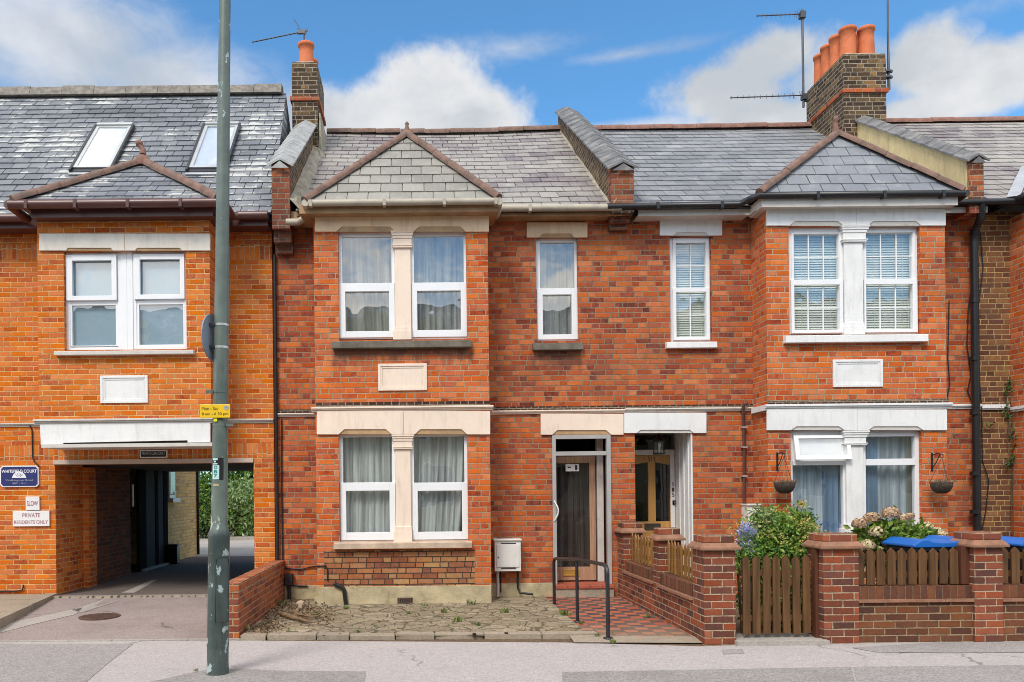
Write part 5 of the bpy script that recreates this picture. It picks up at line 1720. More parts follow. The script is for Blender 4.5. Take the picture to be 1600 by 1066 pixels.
q.build('pane', 'glassdark', dfr2)
# leaf: rails, stiles and two shaped lights
L0, L1 = dh[0] + 0.005, W(1056.5, 780, Yd)[0]
Lt = W(1025, 711.5, Yd)[1]
m = M()
gA = (W(980, 780, Yd)[0], W(1013, 780, Yd)[0])
gB = (W(1024.5, 780, Yd)[0], W(1047, 780, Yd)[0])
gz0 = W(1025, 815, Yd)[1]
gA = (max(gA[0], L0 + 0.09), gA[1])
gt = W(1025, 722, Yd)[1]
gs = W(1025, 727, Yd)[1]
m.box(L0, gA[0], Yd, Yd + 0.045, 0.1, Lt)
m.box(gA[1], gB[0], Yd, Yd + 0.045, gz0, Lt)
m.box(gB[1], L1, Yd, Yd + 0.045, 0.1, Lt)
m.box(gA[0], gB[1], Yd, Yd + 0.045, 0.1, gz0)
for (a, b, za, zb) in ((gA[0], gA[1], gs, gt), (gB[0], gB[1], gt, gs)):
    m.prism([(a, za), (b, zb), (b, Lt), (a, Lt)], 'Y', Yd, Yd + 0.045)
for (a, b) in ((gA[0] + 0.03, gA[1] - 0.0), (gB[0] + 0.0, gB[1] - 0.03)):
    m.ring((a, b, 0.28, gz0 - 0.22), (a + 0.03, b - 0.03, 0.31, gz0 - 0.25), Yd - 0.012, Yd + 0.001)
door2 = m.build('door', 'dooroak', rt, bevel=0.004)
for a, b in (gA, gB):
    q = M()
    q.face([(a, Yd + 0.02, gz0), (b, Yd + 0.02, gz0), (b, Yd + 0.02, gt), (a, Yd + 0.02, gt)])
    q.build('pane', 'glassdark', door2)
r = R(1007, 818, 1032, 828, Yd)
m = M()
m.ring(r, (r[0] + .02, r[1] - .02, r[2] + .02, r[3] - .02), Yd - 0.012, Yd + 0.001)
m.box(r[0] + .02, r[1] - .02, Yd - 0.008, Yd + 0.001, r[2] + .02, r[3] - .02)
m.build('letterbox', 'bronze', door2, bevel=0.002)
kx, kz = W(1053, 785, Yd)
m = M()
m.box(kx - 0.025, kx + 0.025, Yd - 0.01, Yd + 0.001, kz - 0.045, kz + 0.03)
m.tube([(kx, Yd - 0.01, kz + 0.015), (kx, Yd - 0.03, kz + 0.015), (kx, Yd - 0.03, kz - 0.04)], 0.008, 6)
m.build('lock', 'bronze', door2)
r = R(1012, 714, 1024, 721, Yd)
text(door2, '515', r[0], r[1], (r[2] + r[3]) / 2, Yd - 0.003, r[3] - r[2], 'bronze', 'door_number', stroke=0.01)
dj = dh[1] - 0.10
for i, ch_ in enumerate('515'):
    zc_ = W(1061, 757 + i * 8, Yd)[1]
    text(dfr2, ch_, dj + 0.02, dj + 0.055, zc_, Yd - 0.014, 0.06, 'bronze', 'door_number', stroke=0.01)
m = M()
m.box(L0, L1, Yd + 0.2, Yd + 0.21, 0.1, dh[3])
m.build('hall_screen', 'dark', rt)
m = M()
m.box(dh[0] + 0.001, dh[1] - 0.035, -0.15, Yd - 0.001, 0.0, 0.10)
m.build('doorstep', 'slabpave', rt)
m = M()
m.tube([P(1168, 631, -0.10), P(1162, 632, -0.07), P(1161, 638, -0.05), P(1163, 700, -0.045), P(1163, 835, -0.045)], 0.024, 8)
for yy in (668, 699, 744):
    c_ = P(1163, yy, -0.045)
    m.box(c_[0] - 0.035, c_[0] + 0.035, -0.075, 0.0, c_[2] - 0.012, c_[2] + 0.012, 1)
m.build('drainpipe_or_gap', ['brown', 'band'], rt)
m = M()
xd = W(1521, 500, -0.12)[0]
m.tube([P(1533, 318, -0.34), P(1533, 336, -0.32), P(1529, 348, -0.22), P(1524, 360, -0.13), P(1522, 380, -0.11), (xd + 0.03, -0.11, 1.0), (xd + 0.04, -0.11, 0.05)], 0.052, 12)
for yy in (362, 470, 560, 645, 740, 800):
    c_ = P(1523, yy, -0.11)
    m.tube([(c_[0], -0.11, c_[2] - 0.03), (c_[0], -0.11, c_[2] + 0.03)], 0.063, 12)
m.build('drainpipe_or_gap', 'black', rt)
rc = random.Random(9)
m = M()
for (pts) in (((1520, 360), (1521, 430), (1513, 480), (1511, 540), (1517, 585), (1512, 610), (1522, 640)), ((1530, 590), (1534, 640), (1535, 720), (1545, 750), (1540, 800), (1534, 830)),
              ((1483, 470), (1481, 560), (1484, 600), (1479, 625)), ((1532, 362), (1536, 420), (1531, 460))):
    m.tube([P(x, y, -0.03 + rc.uniform(-.01, .01)) for x, y in pts], 0.008, 5)
m.build('cable', 'black', rt)

# ================================================================ the far right house, only its edge in view
XE = 16.0
nb = thing('terraced_house', 'brown brick terraced house cut off at the right edge, with mauve slate roof', 'house', (11.0, 0, 0))
m = M()
m.wall(XC, XE, -0.1, 5.52, 0.0, 0.3, [])
m.box(XC + 0.12, XE, 8.0, 8.2, -0.1, 5.6)
m.box(XE - 0.2, XE, 0.3, 8.0, -0.1, 5.5)
m.build('wall', 'stock', nb)
nb0 = W(1578, 500, 0)[0]
m = M()
nbh = [(nb0 + 0.35, nb0 + 1.13, 0.95, 2.45), (nb0 + 1.37, nb0 + 2.15, 0.95, 2.45), (nb0 + 0.35, nb0 + 1.13, 3.55, 5.0), (nb0 + 1.37, nb0 + 2.15, 3.55, 5.0)]
m.wall(nb0, nb0 + 2.5, -0.1, 5.42, YC, YC + 0.22, nbh)
m.box(nb0, nb0 + 0.22, YC + 0.2201, -0.001, -0.1, 5.42)
m.box(nb0 + 2.28, nb0 + 2.5, YC + 0.2201, -0.001, -0.1, 5.42)
m.build('bay_wall', 'redbay2', nb)
for hx0, hx1, hz0_, hz1_ in nbh:
    q = M()
    zm = (hz0_ + hz1_) / 2
    q.ring((hx0, hx1, hz0_, zm), (hx0 + .06, hx1 - .06, hz0_ + .06, zm - .03), YC + 0.07, YC + 0.14)
    q.ring((hx0, hx1, zm, hz1_), (hx0 + .06, hx1 - .06, zm + .03, hz1_ - .06), YC + 0.07, YC + 0.14)
    wn_ = q.build('window', 'upvc', nb)
    q = M()
    q.face([(hx0, YC + .1, hz0_), (hx1, YC + .1, hz0_), (hx1, YC + .1, hz1_), (hx0, YC + .1, hz1_)])
    q.build('pane', 'glass', wn_)
    q = M()
    q.box(hx0 - .06, hx1 + .06, YC - .07, YC + .069, hz0_ - .06, hz0_ + .002)
    q.build('sill', 'white', wn_)
m = M()
r = R(1500, 631, 1640, 639, YC - 0.06)
m.box(nb0 - 0.05, nb0 + 2.55, YC - 0.06, -0.052, r[2] + 0.03, r[3])
m.box(nb0 - 0.03, nb0 + 2.53, YC - 0.04, -0.052, r[2], r[2] + 0.03)
q3 = R(1531, 632, 1578, 640, -0.05)
m.box(XC + 0.001, nb0 - 0.051, -0.05, 0.004, q3[2] + 0.02, q3[3])
m.box(XC + 0.001, nb0 - 0.051, -0.03, 0.004, q3[2], q3[2] + 0.02)
m.build('string_course', 'white', nb)
m = M()
lx0 = nb0 - 0.0
r = R(1600, 320, 1700, 352, YC)
m.box(nb0 - 0.003, nb0 + 2.5, YC - 0.02, -0.3, 5.12, 5.36)
m.build('lintel', 'white', nb)
m = M()
kz4 = W(1500, 192, RY)[1]
slates(m, (8.02, EY, EZ + 0.05), (1, 0, 0), (0, RY - EY, kz4 - EZ - .05), [(0, 0), (XE - 8.0, 0), (XE - 8.0, math.hypot(RY - EY, kz4 - EZ - .05)), (0, math.hypot(RY - EY, kz4 - EZ - .05))], 0.27, 0.25, slip=0.06, rag=0.012)
m.face([(8.02, RY, kz4), (XE, RY, kz4), (XE, 8.2, 5.4), (8.02, 8.2, 5.4)])
rf4 = m.build('roof', 'slate_mauve', nb)
m = M()
ridge_tiles(m, (8.0, RY, kz4 + 0.01), (XE, RY, kz4 + 0.02), 0.085, 0.45)
m.build('ridge_tiles', 'hipred', rf4)
gx = W(1562, 318, -0.4)[0]
brf4 = bay_roof(nb, nb0 - 0.12, nb0 + 2.62, -0.70, ez2 + 0.05, (nb0 + 1.25, 0.05, ap2[1]), 1.75, 'slate_mauve', 0.27, 0.18, 'hipred', 0.064)
m = M()
for a in range(10):
    f0_, f1_ = a / 10, (a + 1) / 10
    def vp(f):
        z = ez2 + 0.03 + f * 0.95
        yv = EY + (z - EZ - 0.05) / ((kz4 - EZ - .05) / (RY - EY))
        xv = nb0 - 0.12 + 1.37 * (z - ez2 - 0.05) / (ap2[1] - ez2 - 0.05)
        return xv, yv, z
    A, B = vp(f0_), vp(f1_)
    m.idx([(A[0] - 0.14, A[1], A[2] + 0.045), (A[0] + 0.02, A[1] - 0.05, A[2] + 0.05), (B[0] + 0.02, B[1] - 0.05, B[2] + 0.05), (B[0] - 0.14, B[1], B[2] + 0.045)], [(0, 1, 2, 3)])
m.build('valley_lead', 'lead', brf4)
gutter(nb, [(nb0 - 0.16, -0.38, gz + 0.02), (nb0 - 0.16, -0.72, ez2 + 0.02), (nb0 + 2.66, -0.72, ez2 + 0.02)], 0.05, 'black')
gutter(nb, [(8.76, -0.36, gz), (nb0 - 0.1, -0.36, gz + 0.01)], 0.046, 'black')

# ================================================================ modern block over the archway (left)
XL0 = -16.0
XR1 = W(427, 600, 0)[0]
bl = thing('apartment_block', 'bright orange brick block with archway passage and two skylights in its roof', 'apartment block', (-5.0, 0, 0))
ah = R(88, 725, 396, 930, 0)
ah = (XL, XR, 0.0, W(240, 724, 0)[1])
AZ = ah[3]
l0, l1 = R(60, 500, 329, 600, YB)[:2]
wh = R(100, 392, 291, 547, YB)
EZL, RZL, RYL = 5.50, W(200, 150, 2.3)[1], 2.3
m = M()
m.wall(XL0, XR1, -0.1, 5.5, 0.0, 0.32, [ah, (l0 + 0.3, l1 - 0.3, 2.9, 5.1)])
m.box(XL0, XR1, 5.4, 5.6, 2.2, 5.5)
m.box(XR, XR1 - 0.001, 0.3201, 5.399, -0.1, 5.5)
m.box(-5.62, XL, 0.3201, 0.95, -0.1, 2.2)
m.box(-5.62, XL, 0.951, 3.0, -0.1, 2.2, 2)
m.box(XL0, XR - 0.001, 0.3201, 5.399, 2.2001, 2.4, 1)
m.box(XL0, -5.62, 0.33, 1.4, -0.1, 2.2, 1)
m.box(XL, -5.20, 0.95, 1.25, 0.1, 2.0)
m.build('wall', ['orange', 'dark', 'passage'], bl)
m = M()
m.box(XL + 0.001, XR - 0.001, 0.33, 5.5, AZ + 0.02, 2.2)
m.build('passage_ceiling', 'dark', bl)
m = M()
zb0 = W(195, 655, YB)[1]
m.wall(l0, l1, zb0, 5.42, YB, YB + 0.22, [wh])
for xa, xb in ((l0, l0 + 0.22), (l1 - 0.22, l1)):
    m.box(xa, xb, YB + 0.2201, -0.001, zb0, 5.42)
m.build('bay_wall', 'orange', bl)
m = M()
for (a, y0, b, y1) in ((-900, 387, 61, 410), (332, 383, 427, 406)):
    r = R(a, y0, b, y1, 0)
    m.box(max(XL0, r[0]), min(r[1], l0 - 0.001) if b < 100 else XR1 - 0.003, -0.004, 0.01, r[2], r[3])
r = R(-900, 699, 427, 722, 0)
m.box(XL0 + .01, XR1 - 0.003, -0.004, 0.01, AZ + 0.065, AZ + 0.065 + 0.215)
m.build('soldier_course', 'orange_soldier', bl)
m = M()
m.box(XL - 0.02, XR + 0.0, -0.03, 0.10, AZ - 0.004, AZ + 0.062)
m.build('arch_lintel', 'steel', bl, bevel=0.003)
lintel(bl, (61, 365, 328, 391.5), [(106, 173), (214, 281)], YB, 'offwhite', 'tan', nh=4, cut=3)
Yl = YB + 0.07
wb = window(bl, YB, [((99, 395, 190, 547), (109, 400, 184, 543), 0, 0.08), ((104, 399, 183, 470), (114, 408, 175.5, 463), -0.03, 0.05),
                     ((208, 394, 292, 546), (213, 399, 288, 541), 0, 0.08), ((210, 398, 289, 468), (219.5, 406, 282, 461), -0.03, 0.05),
                     ((190, 394, 208, 547), (198, 410, 198.5, 411), -0.012, 0.09),
                     ((109, 470, 184, 541), (112, 477, 180.5, 540), 0.01, 0.05), ((213, 469, 288, 541), (217, 475.5, 286, 538.5), 0.01, 0.05)],
            [(114, 408, 176, 463), (112, 477, 181, 541), (219, 406, 282, 461), (217, 475, 287, 539)], (84, 546.5, 302, 554), sillmat='dirtywhite')
m = M()
r = R(98, 392, 292, 548, YB + 0.2)
m.box(r[0], r[1], YB + 0.14, YB + 0.15, r[2], r[3])
tag(m.build('roller_blind', 'frost'), 'pale blue grey blind filling the window over the archway', 'blind')
plaque(bl, (157.5, 587, 231.5, 630), YB, 'white')
# fascia panel under the bay
zt_ = W(195, 654, YB - 0.04)[1]
m = M()
r = R(62, 661, 328, 697, YB - 0.02)
pts = [(62, 661), (328, 659), (328, 691), (293, 691.5), (293, 688), (98, 692), (98, 695), (64, 695.5)]
m.prism([W(x, y, YB - 0.02) for x, y in pts], 'Y', YB - 0.02, YB + 0.04)
fp = m.build('fascia_panel', 'white', bl)
m = M()
z1_ = W(195, 692, YB)[1]
m.box(l0 + 0.05, l1 + 0.02, YB - 0.05, -0.001, z1_ - 0.06, z1_ - 0.012)
m.build('soffit_board', 'dirtywhite', fp)
m = M()
m.box(l0 + 0.03, l1 - 0.03, YB + 0.041, -0.002, z1_ - 0.011, zb0)
m.build('soffit_filling', 'dark', fp)
moulding(bl, l0 - 0.06, l1 + 0.05, zt_ - 0.07, zt_, YB, 'dirtywhite')
for (a, b, yy) in ((XL0, l0 - 0.06, (0, 661, 58, 667)), (l1 + 0.05, XR1, (340, 655, 427, 661))):
    q_ = R(*yy, -0.04)
    moulding(bl, a + 0.001, b - 0.002, q_[2], q_[3], 0, 'dirtywhite', out=0.045)
# eaves
gzl = W(180, 318, -0.92)[1]
m = M()
fa, fb = W(34, 325, -0.85)[0], W(343, 325, -0.85)[0]
m.box(fa + 0.1, fb - 0.1, YB - 0.20, YB - 0.17, gzl - 0.14, gzl + 0.03)
m.box(fa + 0.1, fb - 0.1, YB - 0.17, YB + 0.0, gzl - 0.13, gzl - 0.11)
for xa in (fa + 0.1, fb - 0.13):
    m.box(xa, xa + 0.03, YB - 0.169, -0.2, gzl - 0.10, gzl + 0.03)
m.box(fa + 0.131, l0 - 0.001, YB + 0.001, -0.2, gzl - 0.13, gzl - 0.11)
m.box(l1 + 0.001, fb - 0.131, YB + 0.001, -0.2, gzl - 0.13, gzl - 0.11)
ze_ = W(30, 350, -0.3)[1]
m.box(XL0, fa + 0.099, -0.30, -0.27, ze_ - 0.06, ze_ + 0.12)
m.box(XL0, fa + 0.099, -0.27, 0.001, ze_ - 0.05, ze_ - 0.03)
m.box(fb - 0.099, XR1, -0.30, -0.27, ze_ - 0.06, ze_ + 0.12)
m.box(fb - 0.099, XR1, -0.27, 0.001, ze_ - 0.05, ze_ - 0.03)
m.build('fascia', 'brown', bl)
g0x, g1x = W(14, 322, -0.92)[0], W(347, 316, -0.92)[0]
gutter(bl, [(g0x, -0.92, gzl), (g1x, -0.92, gzl)], 0.062, 'brown', [(g0x + 0.25, -0.92, gzl), (g0x + 0.9, -0.92, gzl), (g0x + 1.6, -0.92, gzl), (g0x + 2.3, -0.92, gzl)])
gutter(bl, [(g1x + 0.01, -0.93, gzl), (g1x + 0.02, -0.42, gzl - 0.02), (g1x + 0.10, -0.38, ze_ + 0.06), (XR1 + 0.02, -0.38, ze_ + 0.06)], 0.06, 'brown')
gutter(bl, [(g0x - 0.01, -0.93, gzl), (g0x + 0.0, -0.42, gzl - 0.02), (g0x - 0.12, -0.38, ze_ + 0.06), (XL0, -0.38, ze_ + 0.06)], 0.06, 'brown')
# roof with skylights
EYL = -0.35
Vl = Vector((0, RYL - EYL, RZL - EZL))
Ll = Vl.length
Vn = Vl.normalized()
def on_roof(px, py):
    """point of the block's front roof slope seen at a pixel, as (u, v)"""
    lo, hi = EYL, RYL
    for _ in range(40):
        y = (lo + hi) / 2
        z = W(px, py, y)[1]
        if z > EZL + (y - EYL) * (RZL - EZL) / (RYL - EYL):
            lo = y
        else:
            hi = y
    return W(px, py, y)[0] - XL0, (y - EYL) * Ll / (RYL - EYL)
lights = []
for c in (((150, 203), (207, 203), (176, 268), (119, 268)), ((321, 202), (376, 201), (351, 268), (297, 268))):
    q = [on_roof(*p) for p in c]
    u0, u1 = (q[0][0] + q[3][0]) / 2, (q[1][0] + q[2][0]) / 2
    v0, v1 = (q[2][1] + q[3][1]) / 2, (q[0][1] + q[1][1]) / 2
    lights.append((u0, u1, v0, v1))
m = M()
ue = XR1 - XL0 + 0.06
slates(m, (XL0, EYL, EZL), (1, 0, 0), Vl, [(0, 0), (ue, 0), (ue - 0.20, Ll), (0, Ll)], 0.26, 0.172, 0.014, slip=0.01, rag=0.008)
m.face([(XL0, RYL, RZL), (XR1 - 0.15, RYL, RZL), (XR1 - 0.15, 5.75, 5.45), (XL0, 5.75, 5.45)])
m.prism([(EYL, EZL - 0.02), (RYL, RZL - 0.02), (5.7, 5.45)], 'X', XR1 - 0.18, XR1 - 0.14)
rfl = m.build('roof', 'slate_grey', bl)
m = M()
zr0 = RZL
x = XL0
while x < XR1 - 0.3:
    xe = min(x + 0.55, XR1 - 0.2)
    m.prism([(RYL - 0.13, RZL - 0.02), (RYL - 0.06, RZL + 0.15 + random.uniform(-.01, .012)), (RYL + 0.10, RZL + 0.16), (RYL + 0.2, RZL - 0.02)], 'X', x, xe - 0.008)
    x = xe
m.build('ridge_tiles', 'ridgecon', rfl)
N_ = Vector((1, 0, 0)).cross(Vn)
if N_.z < 0:
    N_ = -N_
def rp(u, v, n):
    return Vector((XL0, EYL, EZL)) + Vector((1, 0, 0)) * u + Vn * v + N_ * n
def slab(mm, u0, u1, v0, v1, n0, n1, mi=0):
    q = [rp(a, b, n0) for a, b in ((u0, v0), (u1, v0), (u1, v1), (u0, v1))] + [rp(a, b, n1) for a, b in ((u0, v0), (u1, v0), (u1, v1), (u0, v1))]
    mm.idx(q, [(0, 1, 5, 4), (1, 2, 6, 5), (2, 3, 7, 6), (3, 0, 4, 7), (4, 5, 6, 7), (3, 2, 1, 0)], mi)
for (u0, u1, v0, v1) in lights:
    sk = M()
    e_ = 0.032
    slab(sk, u0 - e_, u0, v0 - 0.10, v1 + e_, 0.0, 0.085)
    slab(sk, u1, u1 + e_, v0 - 0.10, v1 + e_, 0.0, 0.085)
    s = sk.build('skylight', 'blackpaint', rfl)
    sk = M()
    f_ = 0.055
    slab(sk, u0, u0 + f_, v0, v1, 0.02, 0.07)
    slab(sk, u1 - f_, u1, v0, v1, 0.02, 0.07)
    slab(sk, u0 + f_, u1 - f_, v0, v0 + f_, 0.02, 0.068)
    slab(sk, u0 + f_, u1 - f_, v1 - f_, v1, 0.02, 0.068)
    slab(sk, u0, u1, v1 + 0.001, v1 + 0.07, 0.01, 0.09)
    sk.build('frame', 'band', s)
    sk = M()
    slab(sk, u0 - e_, u1 + e_, v0 - 0.16, v0 - 0.101, 0.02, 0.04, 0)
    slab(sk, u0, u1, v0 - 0.10, v0 - 0.001, 0.02, 0.05, 1)
    sk.build('flashing', ['lead', 'blackpaint'], s)
    sk = M()
    sk.face([rp(a, b, 0.06) for a, b in ((u0 + f_, v0 + f_), (u1 - f_, v0 + f_), (u1 - f_, v1 - f_), (u0 + f_, v1 - f_))])
    sk.build('pane', 'sky_glass', s)
    sk = M()
    sk.face([rp(a, b, 0.045) for a, b in ((u0 + f_, v0 + f_), (u1 - f_, v0 + f_), (u1 - f_, v1 - f_), (u0 + f_, v1 - f_))])
    sk.build('blind', 'upvc', s)
apl = W(224, 256, 0.25)
brl = bay_roof(bl, g0x + 0.05, g1x - 0.05, -0.90, gzl + 0.03, (apl[0], 0.25, apl[1]), 1.3, 'slate_grey', 0.26, 0.185, 'hip', 0.075)
m = M()
m.lathe([(0.105, -0.05), (0.11, 0.02), (0.09, 0.08), (0.05, 0.11), (0.045, 0.16), (0.02, 0.21)], apl[0], 0.22, apl[1], 14)
m.tube([(apl[0] + 0.01, 0.2, apl[1] + 0.12), (apl[0] + 0.02, 0.2, apl[1] + 0.18), (apl[0] - 0.02, 0.2, apl[1] + 0.23), (apl[0] - 0.045, 0.2, apl[1] + 0.27)], [0.05, 0.04, 0.035, 0.05], 10)
m.lathe([(0.01, -0.05), (0.045, -0.03), (0.055, 0.0), (0.045, 0.03), (0.01, 0.05)], apl[0] - 0.04, 0.2, apl[1] + 0.28, 12)
m.build('finial', 'hipred', brl)
# cables on the front
m = M()
m.tube([P(46, 664, -0.02), P(50, 672, -0.02), P(51, 715, -0.02), P(54, 722, -0.02), P(62, 729, -0.02)], 0.009, 6)
m.tube([P(-20, 924, -0.02), P(25, 924, -0.02), P(35, 922, -0.02), P(37, 914, -0.02)], 0.010, 6)
m.build('cable', 'black', bl)
# passage: dark grey panels and posts on its left flank
m = M()
m.box(-5.33, -5.27, 3.42, 3.80, 0.12, AZ + 0.02, 1)
m.box(-5.33, -5.28, 3.80, 4.34, 0.14, AZ + 0.02, 0)
m.box(-5.33, -5.27, 4.34, 4.52, 0.12, AZ + 0.02, 1)
m.box(-5.33, -5.28, 4.52, 4.86, 0.14, AZ + 0.02, 0)
m.box(-5.33, -5.27, 4.86, 5.12, 0.12, AZ + 0.02, 1)
m.box(-5.30, -5.20, 3.5, 5.1, 0.12, 0.16, 2)
m.build('passage_panels', ['grey_panel', 'flatblack', 'concrete'], bl)
m = M()
m.box(-5.275, -5.262, 3.05, 3.12, 1.35, 1.75)
m.build('wall_plate', 'ink_white', bl)

# rear wing in yellow brick, seen through the archway
rw = thing('brick_building', 'yellow brick rear building with a small white window, seen through the archway passage', 'building', (-7.0, 6.4, 0.12))
m = M()
m.box(-9.5, -5.33, 5.65, 7.55, 0.05, 3.4)
m.box(-9.5, -5.33, 5.13, 5.65, 0.05, 2.19)
m.build('wall', 'yellow', rw)
m = M()
m.box(-5.345, -5.29, 5.32, 5.72, 1.48, 2.5)
wr = m.build('window', 'upvc', rw, bevel=0.004)
m = M()
m.box(-5.289, -5.285, 5.38, 5.66, 1.55, 2.45)
m.build('pane', 'glassdark', wr)
m = M()
m.box(-5.329, -5.20, 5.26, 5.78, 1.40, 1.475)
m.build('sill', 'upvc', wr, bevel=0.005)
m = M()
m.tube([(-5.30, 7.5, 0.13), (-5.30, 7.5, 3.3)], 0.03, 8)
m.build('drainpipe_or_gap', 'black', rw)

# ================================================================ aerials on the chimneys
def yagi(m, p0, p1, n, elen, vertical=False, r=0.011, refl=True):
    p0, p1 = Vector(p0), Vector(p1)
    m.tube([p0, p1], r, 6)
    d = (p1 - p0).normalized()
    el = Vector((0.16, 0.1, 1)).normalized() if vertical else Vector((0.25, 0.9, 0.35)).normalized()
    for i in range(n):
        q = p0 + (p1 - p0) * (0.02 + 0.80 * i / (n - 1))
        k = elen * (0.8 + 0.3 * i / n)
        m.tube([q - el * k, q + el * k], 0.005, 4)
    if refl:
        for f, kk_ in ((0.87, 1.7), (0.97, 2.2)):
            q = p0 + (p1 - p0) * f
            for a in (Vector((0.25, 0.3, 1)), Vector((-0.25, 0.3, 1))):
                a = a.normalized() * elen * kk_
                m.tube([q - a, q + a], 0.005, 4)
a1 = thing('television_aerial', 'thin tv aerial tilting left above the single orange pot of the left chimney', 'aerial', P(475, 52, 2.6))
m = M()
yagi(m, P(394, 66, 2.6), P(481, 48, 2.6), 13, 0.035)
m.build('boom', 'alu', a1)
m = M()
m.tube([P(459, 30, 2.6), P(472, 50, 2.6)], 0.006, 5)
m.tube([P(464, 44, 2.6), P(477, 56, 2.6)], 0.006, 5)
b_ = P(470, 50, 2.6)
m.box(b_[0] - 0.06, b_[0] + 0.08, 2.58, 2.63, b_[2] - 0.03, b_[2] + 0.03)
m.tube([P(475, 49, 2.6), P(475, 70, 2.6)], 0.016, 6)
m.build('bracket', 'alu', a1)
a2 = thing('television_aerial', 'tall aerial mast with two combs pointing left beside the big right chimney stack', 'aerial', P(1256, 165, 3.5))
m = M()
m.tube([P(1253.5, 15, 3.5), P(1255.5, 168, 3.5)], 0.022, 8)
q = P(1253.5, 24, 3.5)
m.box(q[0] - 0.05, q[0] + 0.05, 3.45, 3.55, q[2] - 0.06, q[2] + 0.06)
q = P(1256, 152, 3.5)
m.box(q[0] - 0.04, q[0] + 0.06, 3.45, 3.55, q[2] - 0.05, q[2] + 0.05)
m.tube([P(1256, 158, 3.5), P(1262, 158, 3.5)], 0.02, 6)
m.build('mast', 'alu', a2)
m = M()
yagi(m, P(1182, 25, 3.5), P(1255, 22, 3.5), 9, 0.055, True)
m.build('upper_boom', 'alu', a2)
m = M()
yagi(m, P(1140.5, 153, 3.5), P(1255, 149, 3.5), 11, 0.045, True)
m.build('lower_boom', 'alu', a2)
a3 = thing('whip_aerial', 'plain upright whip aerial clamped to the right side of the big chimney', 'aerial', P(1388, 138, 2.75))
m = M()
m.tube([P(1386, -160, 2.75), P(1387.5, 60, 2.75), P(1389, 140, 2.75)], [0.012, 0.018, 0.026], 6)
m.build('rod', 'alu', a3)
m = M()
for yy in (112, 121):
    q = P(1388, yy, 2.75)
    m.box(x1c - 0.0, q[0] + 0.03, 2.70, 2.80, q[2] - 0.015, q[2] + 0.015)
    m.box(q[0] + 0.03, q[0] + 0.07, 2.73, 2.77, q[2] - 0.02, q[2] + 0.02)
m.build('clamp', 'alu', a3)

# ================================================================ lamp post and what hangs on it
LX, LY = W(340, 1053, -4.63)[0], -4.63
lean = (W(351.5, 0, LY)[0] - LX) / 5.9
lp = thing('lamp_post', 'tall green grey steel lamp post with peeling paint standing on the pavement', 'lamp post', (LX, LY, 0))
def pc(z):
    return LX + lean * z
def post_r(z):
    return 0.0705 - (z - 1.3) * 0.0048
m = M()
zs_ = [0.0, 0.03, 0.10, 0.6, 1.17, 1.20, 1.23, 1.27, 1.30]
rs_ = [0.098, 0.096, 0.0925, 0.092, 0.092, 0.096, 0.094, 0.076, 0.0715]
zs_ += [1.6 + 0.5 * i for i in range(14)]
rs_ += [post_r(1.6 + 0.5 * i) for i in range(14)]
m.tube([(pc(z), LY, z) for z in zs_], rs_, 28)
m.build('shaft', 'post', lp)
m = M()
zz = 0.26
m.tube([(pc(zz), LY, zz - 0.016), (pc(zz), LY, zz + 0.016)], 0.0955, 28)
m.build('band', 'post', lp)
m = M()          # service door of the base compartment
for i in range(9):
    th0, th1 = rad(-62 + i * 9), rad(-62 + (i + 1) * 9)
    z0_, z1_d = 0.46, 1.02
    v = []
    for (th, z) in ((th0, z0_), (th1, z0_), (th1, z1_d - 0.05 * (1 if i > 6 else 0)), (th0, z1_d - 0.05 * (1 if i < 1 else 0))):
        v.append((pc(z) + 0.0945 * math.sin(th + rad(62)), LY - 0.0945 * math.cos(th + rad(62)), z))
    m.face(v)
m.build('service_door', 'post', lp)
m = M()
out_ = [(0, 0.46), (0, 1.0), (9, 1.02), (18, 1.02), (27, 1.02), (36, 1.02), (45, 1.02), (54, 1.02), (63, 1.02), (72, 1.0), (81, 0.96), (81, 0.46), (63, 0.46), (36, 0.46), (0, 0.46)]
m.tube([(pc(z) + 0.095 * math.sin(rad(a_)), LY - 0.095 * math.cos(rad(a_)), z) for a_, z in out_], 0.0028, 5)
m.build('door_seam', 'black', lp)
m = M()
m.tube([(pc(8.1), LY, 8.1), (pc(8.2), LY - 0.4, 8.35), (pc(8.2), LY - 1.0, 8.42)], 0.03, 10)
m.build('arm', 'post', lp)
m = M()
m.prism([(LY - 1.0, 8.36), (LY - 1.0, 8.47), (LY - 1.35, 8.5), (LY - 1.65, 8.44), (LY - 1.65, 8.36)], 'X', pc(8.2) - 0.12, pc(8.2) + 0.12)
m.build('lamp_head', 'band', lp, bevel=0.02)
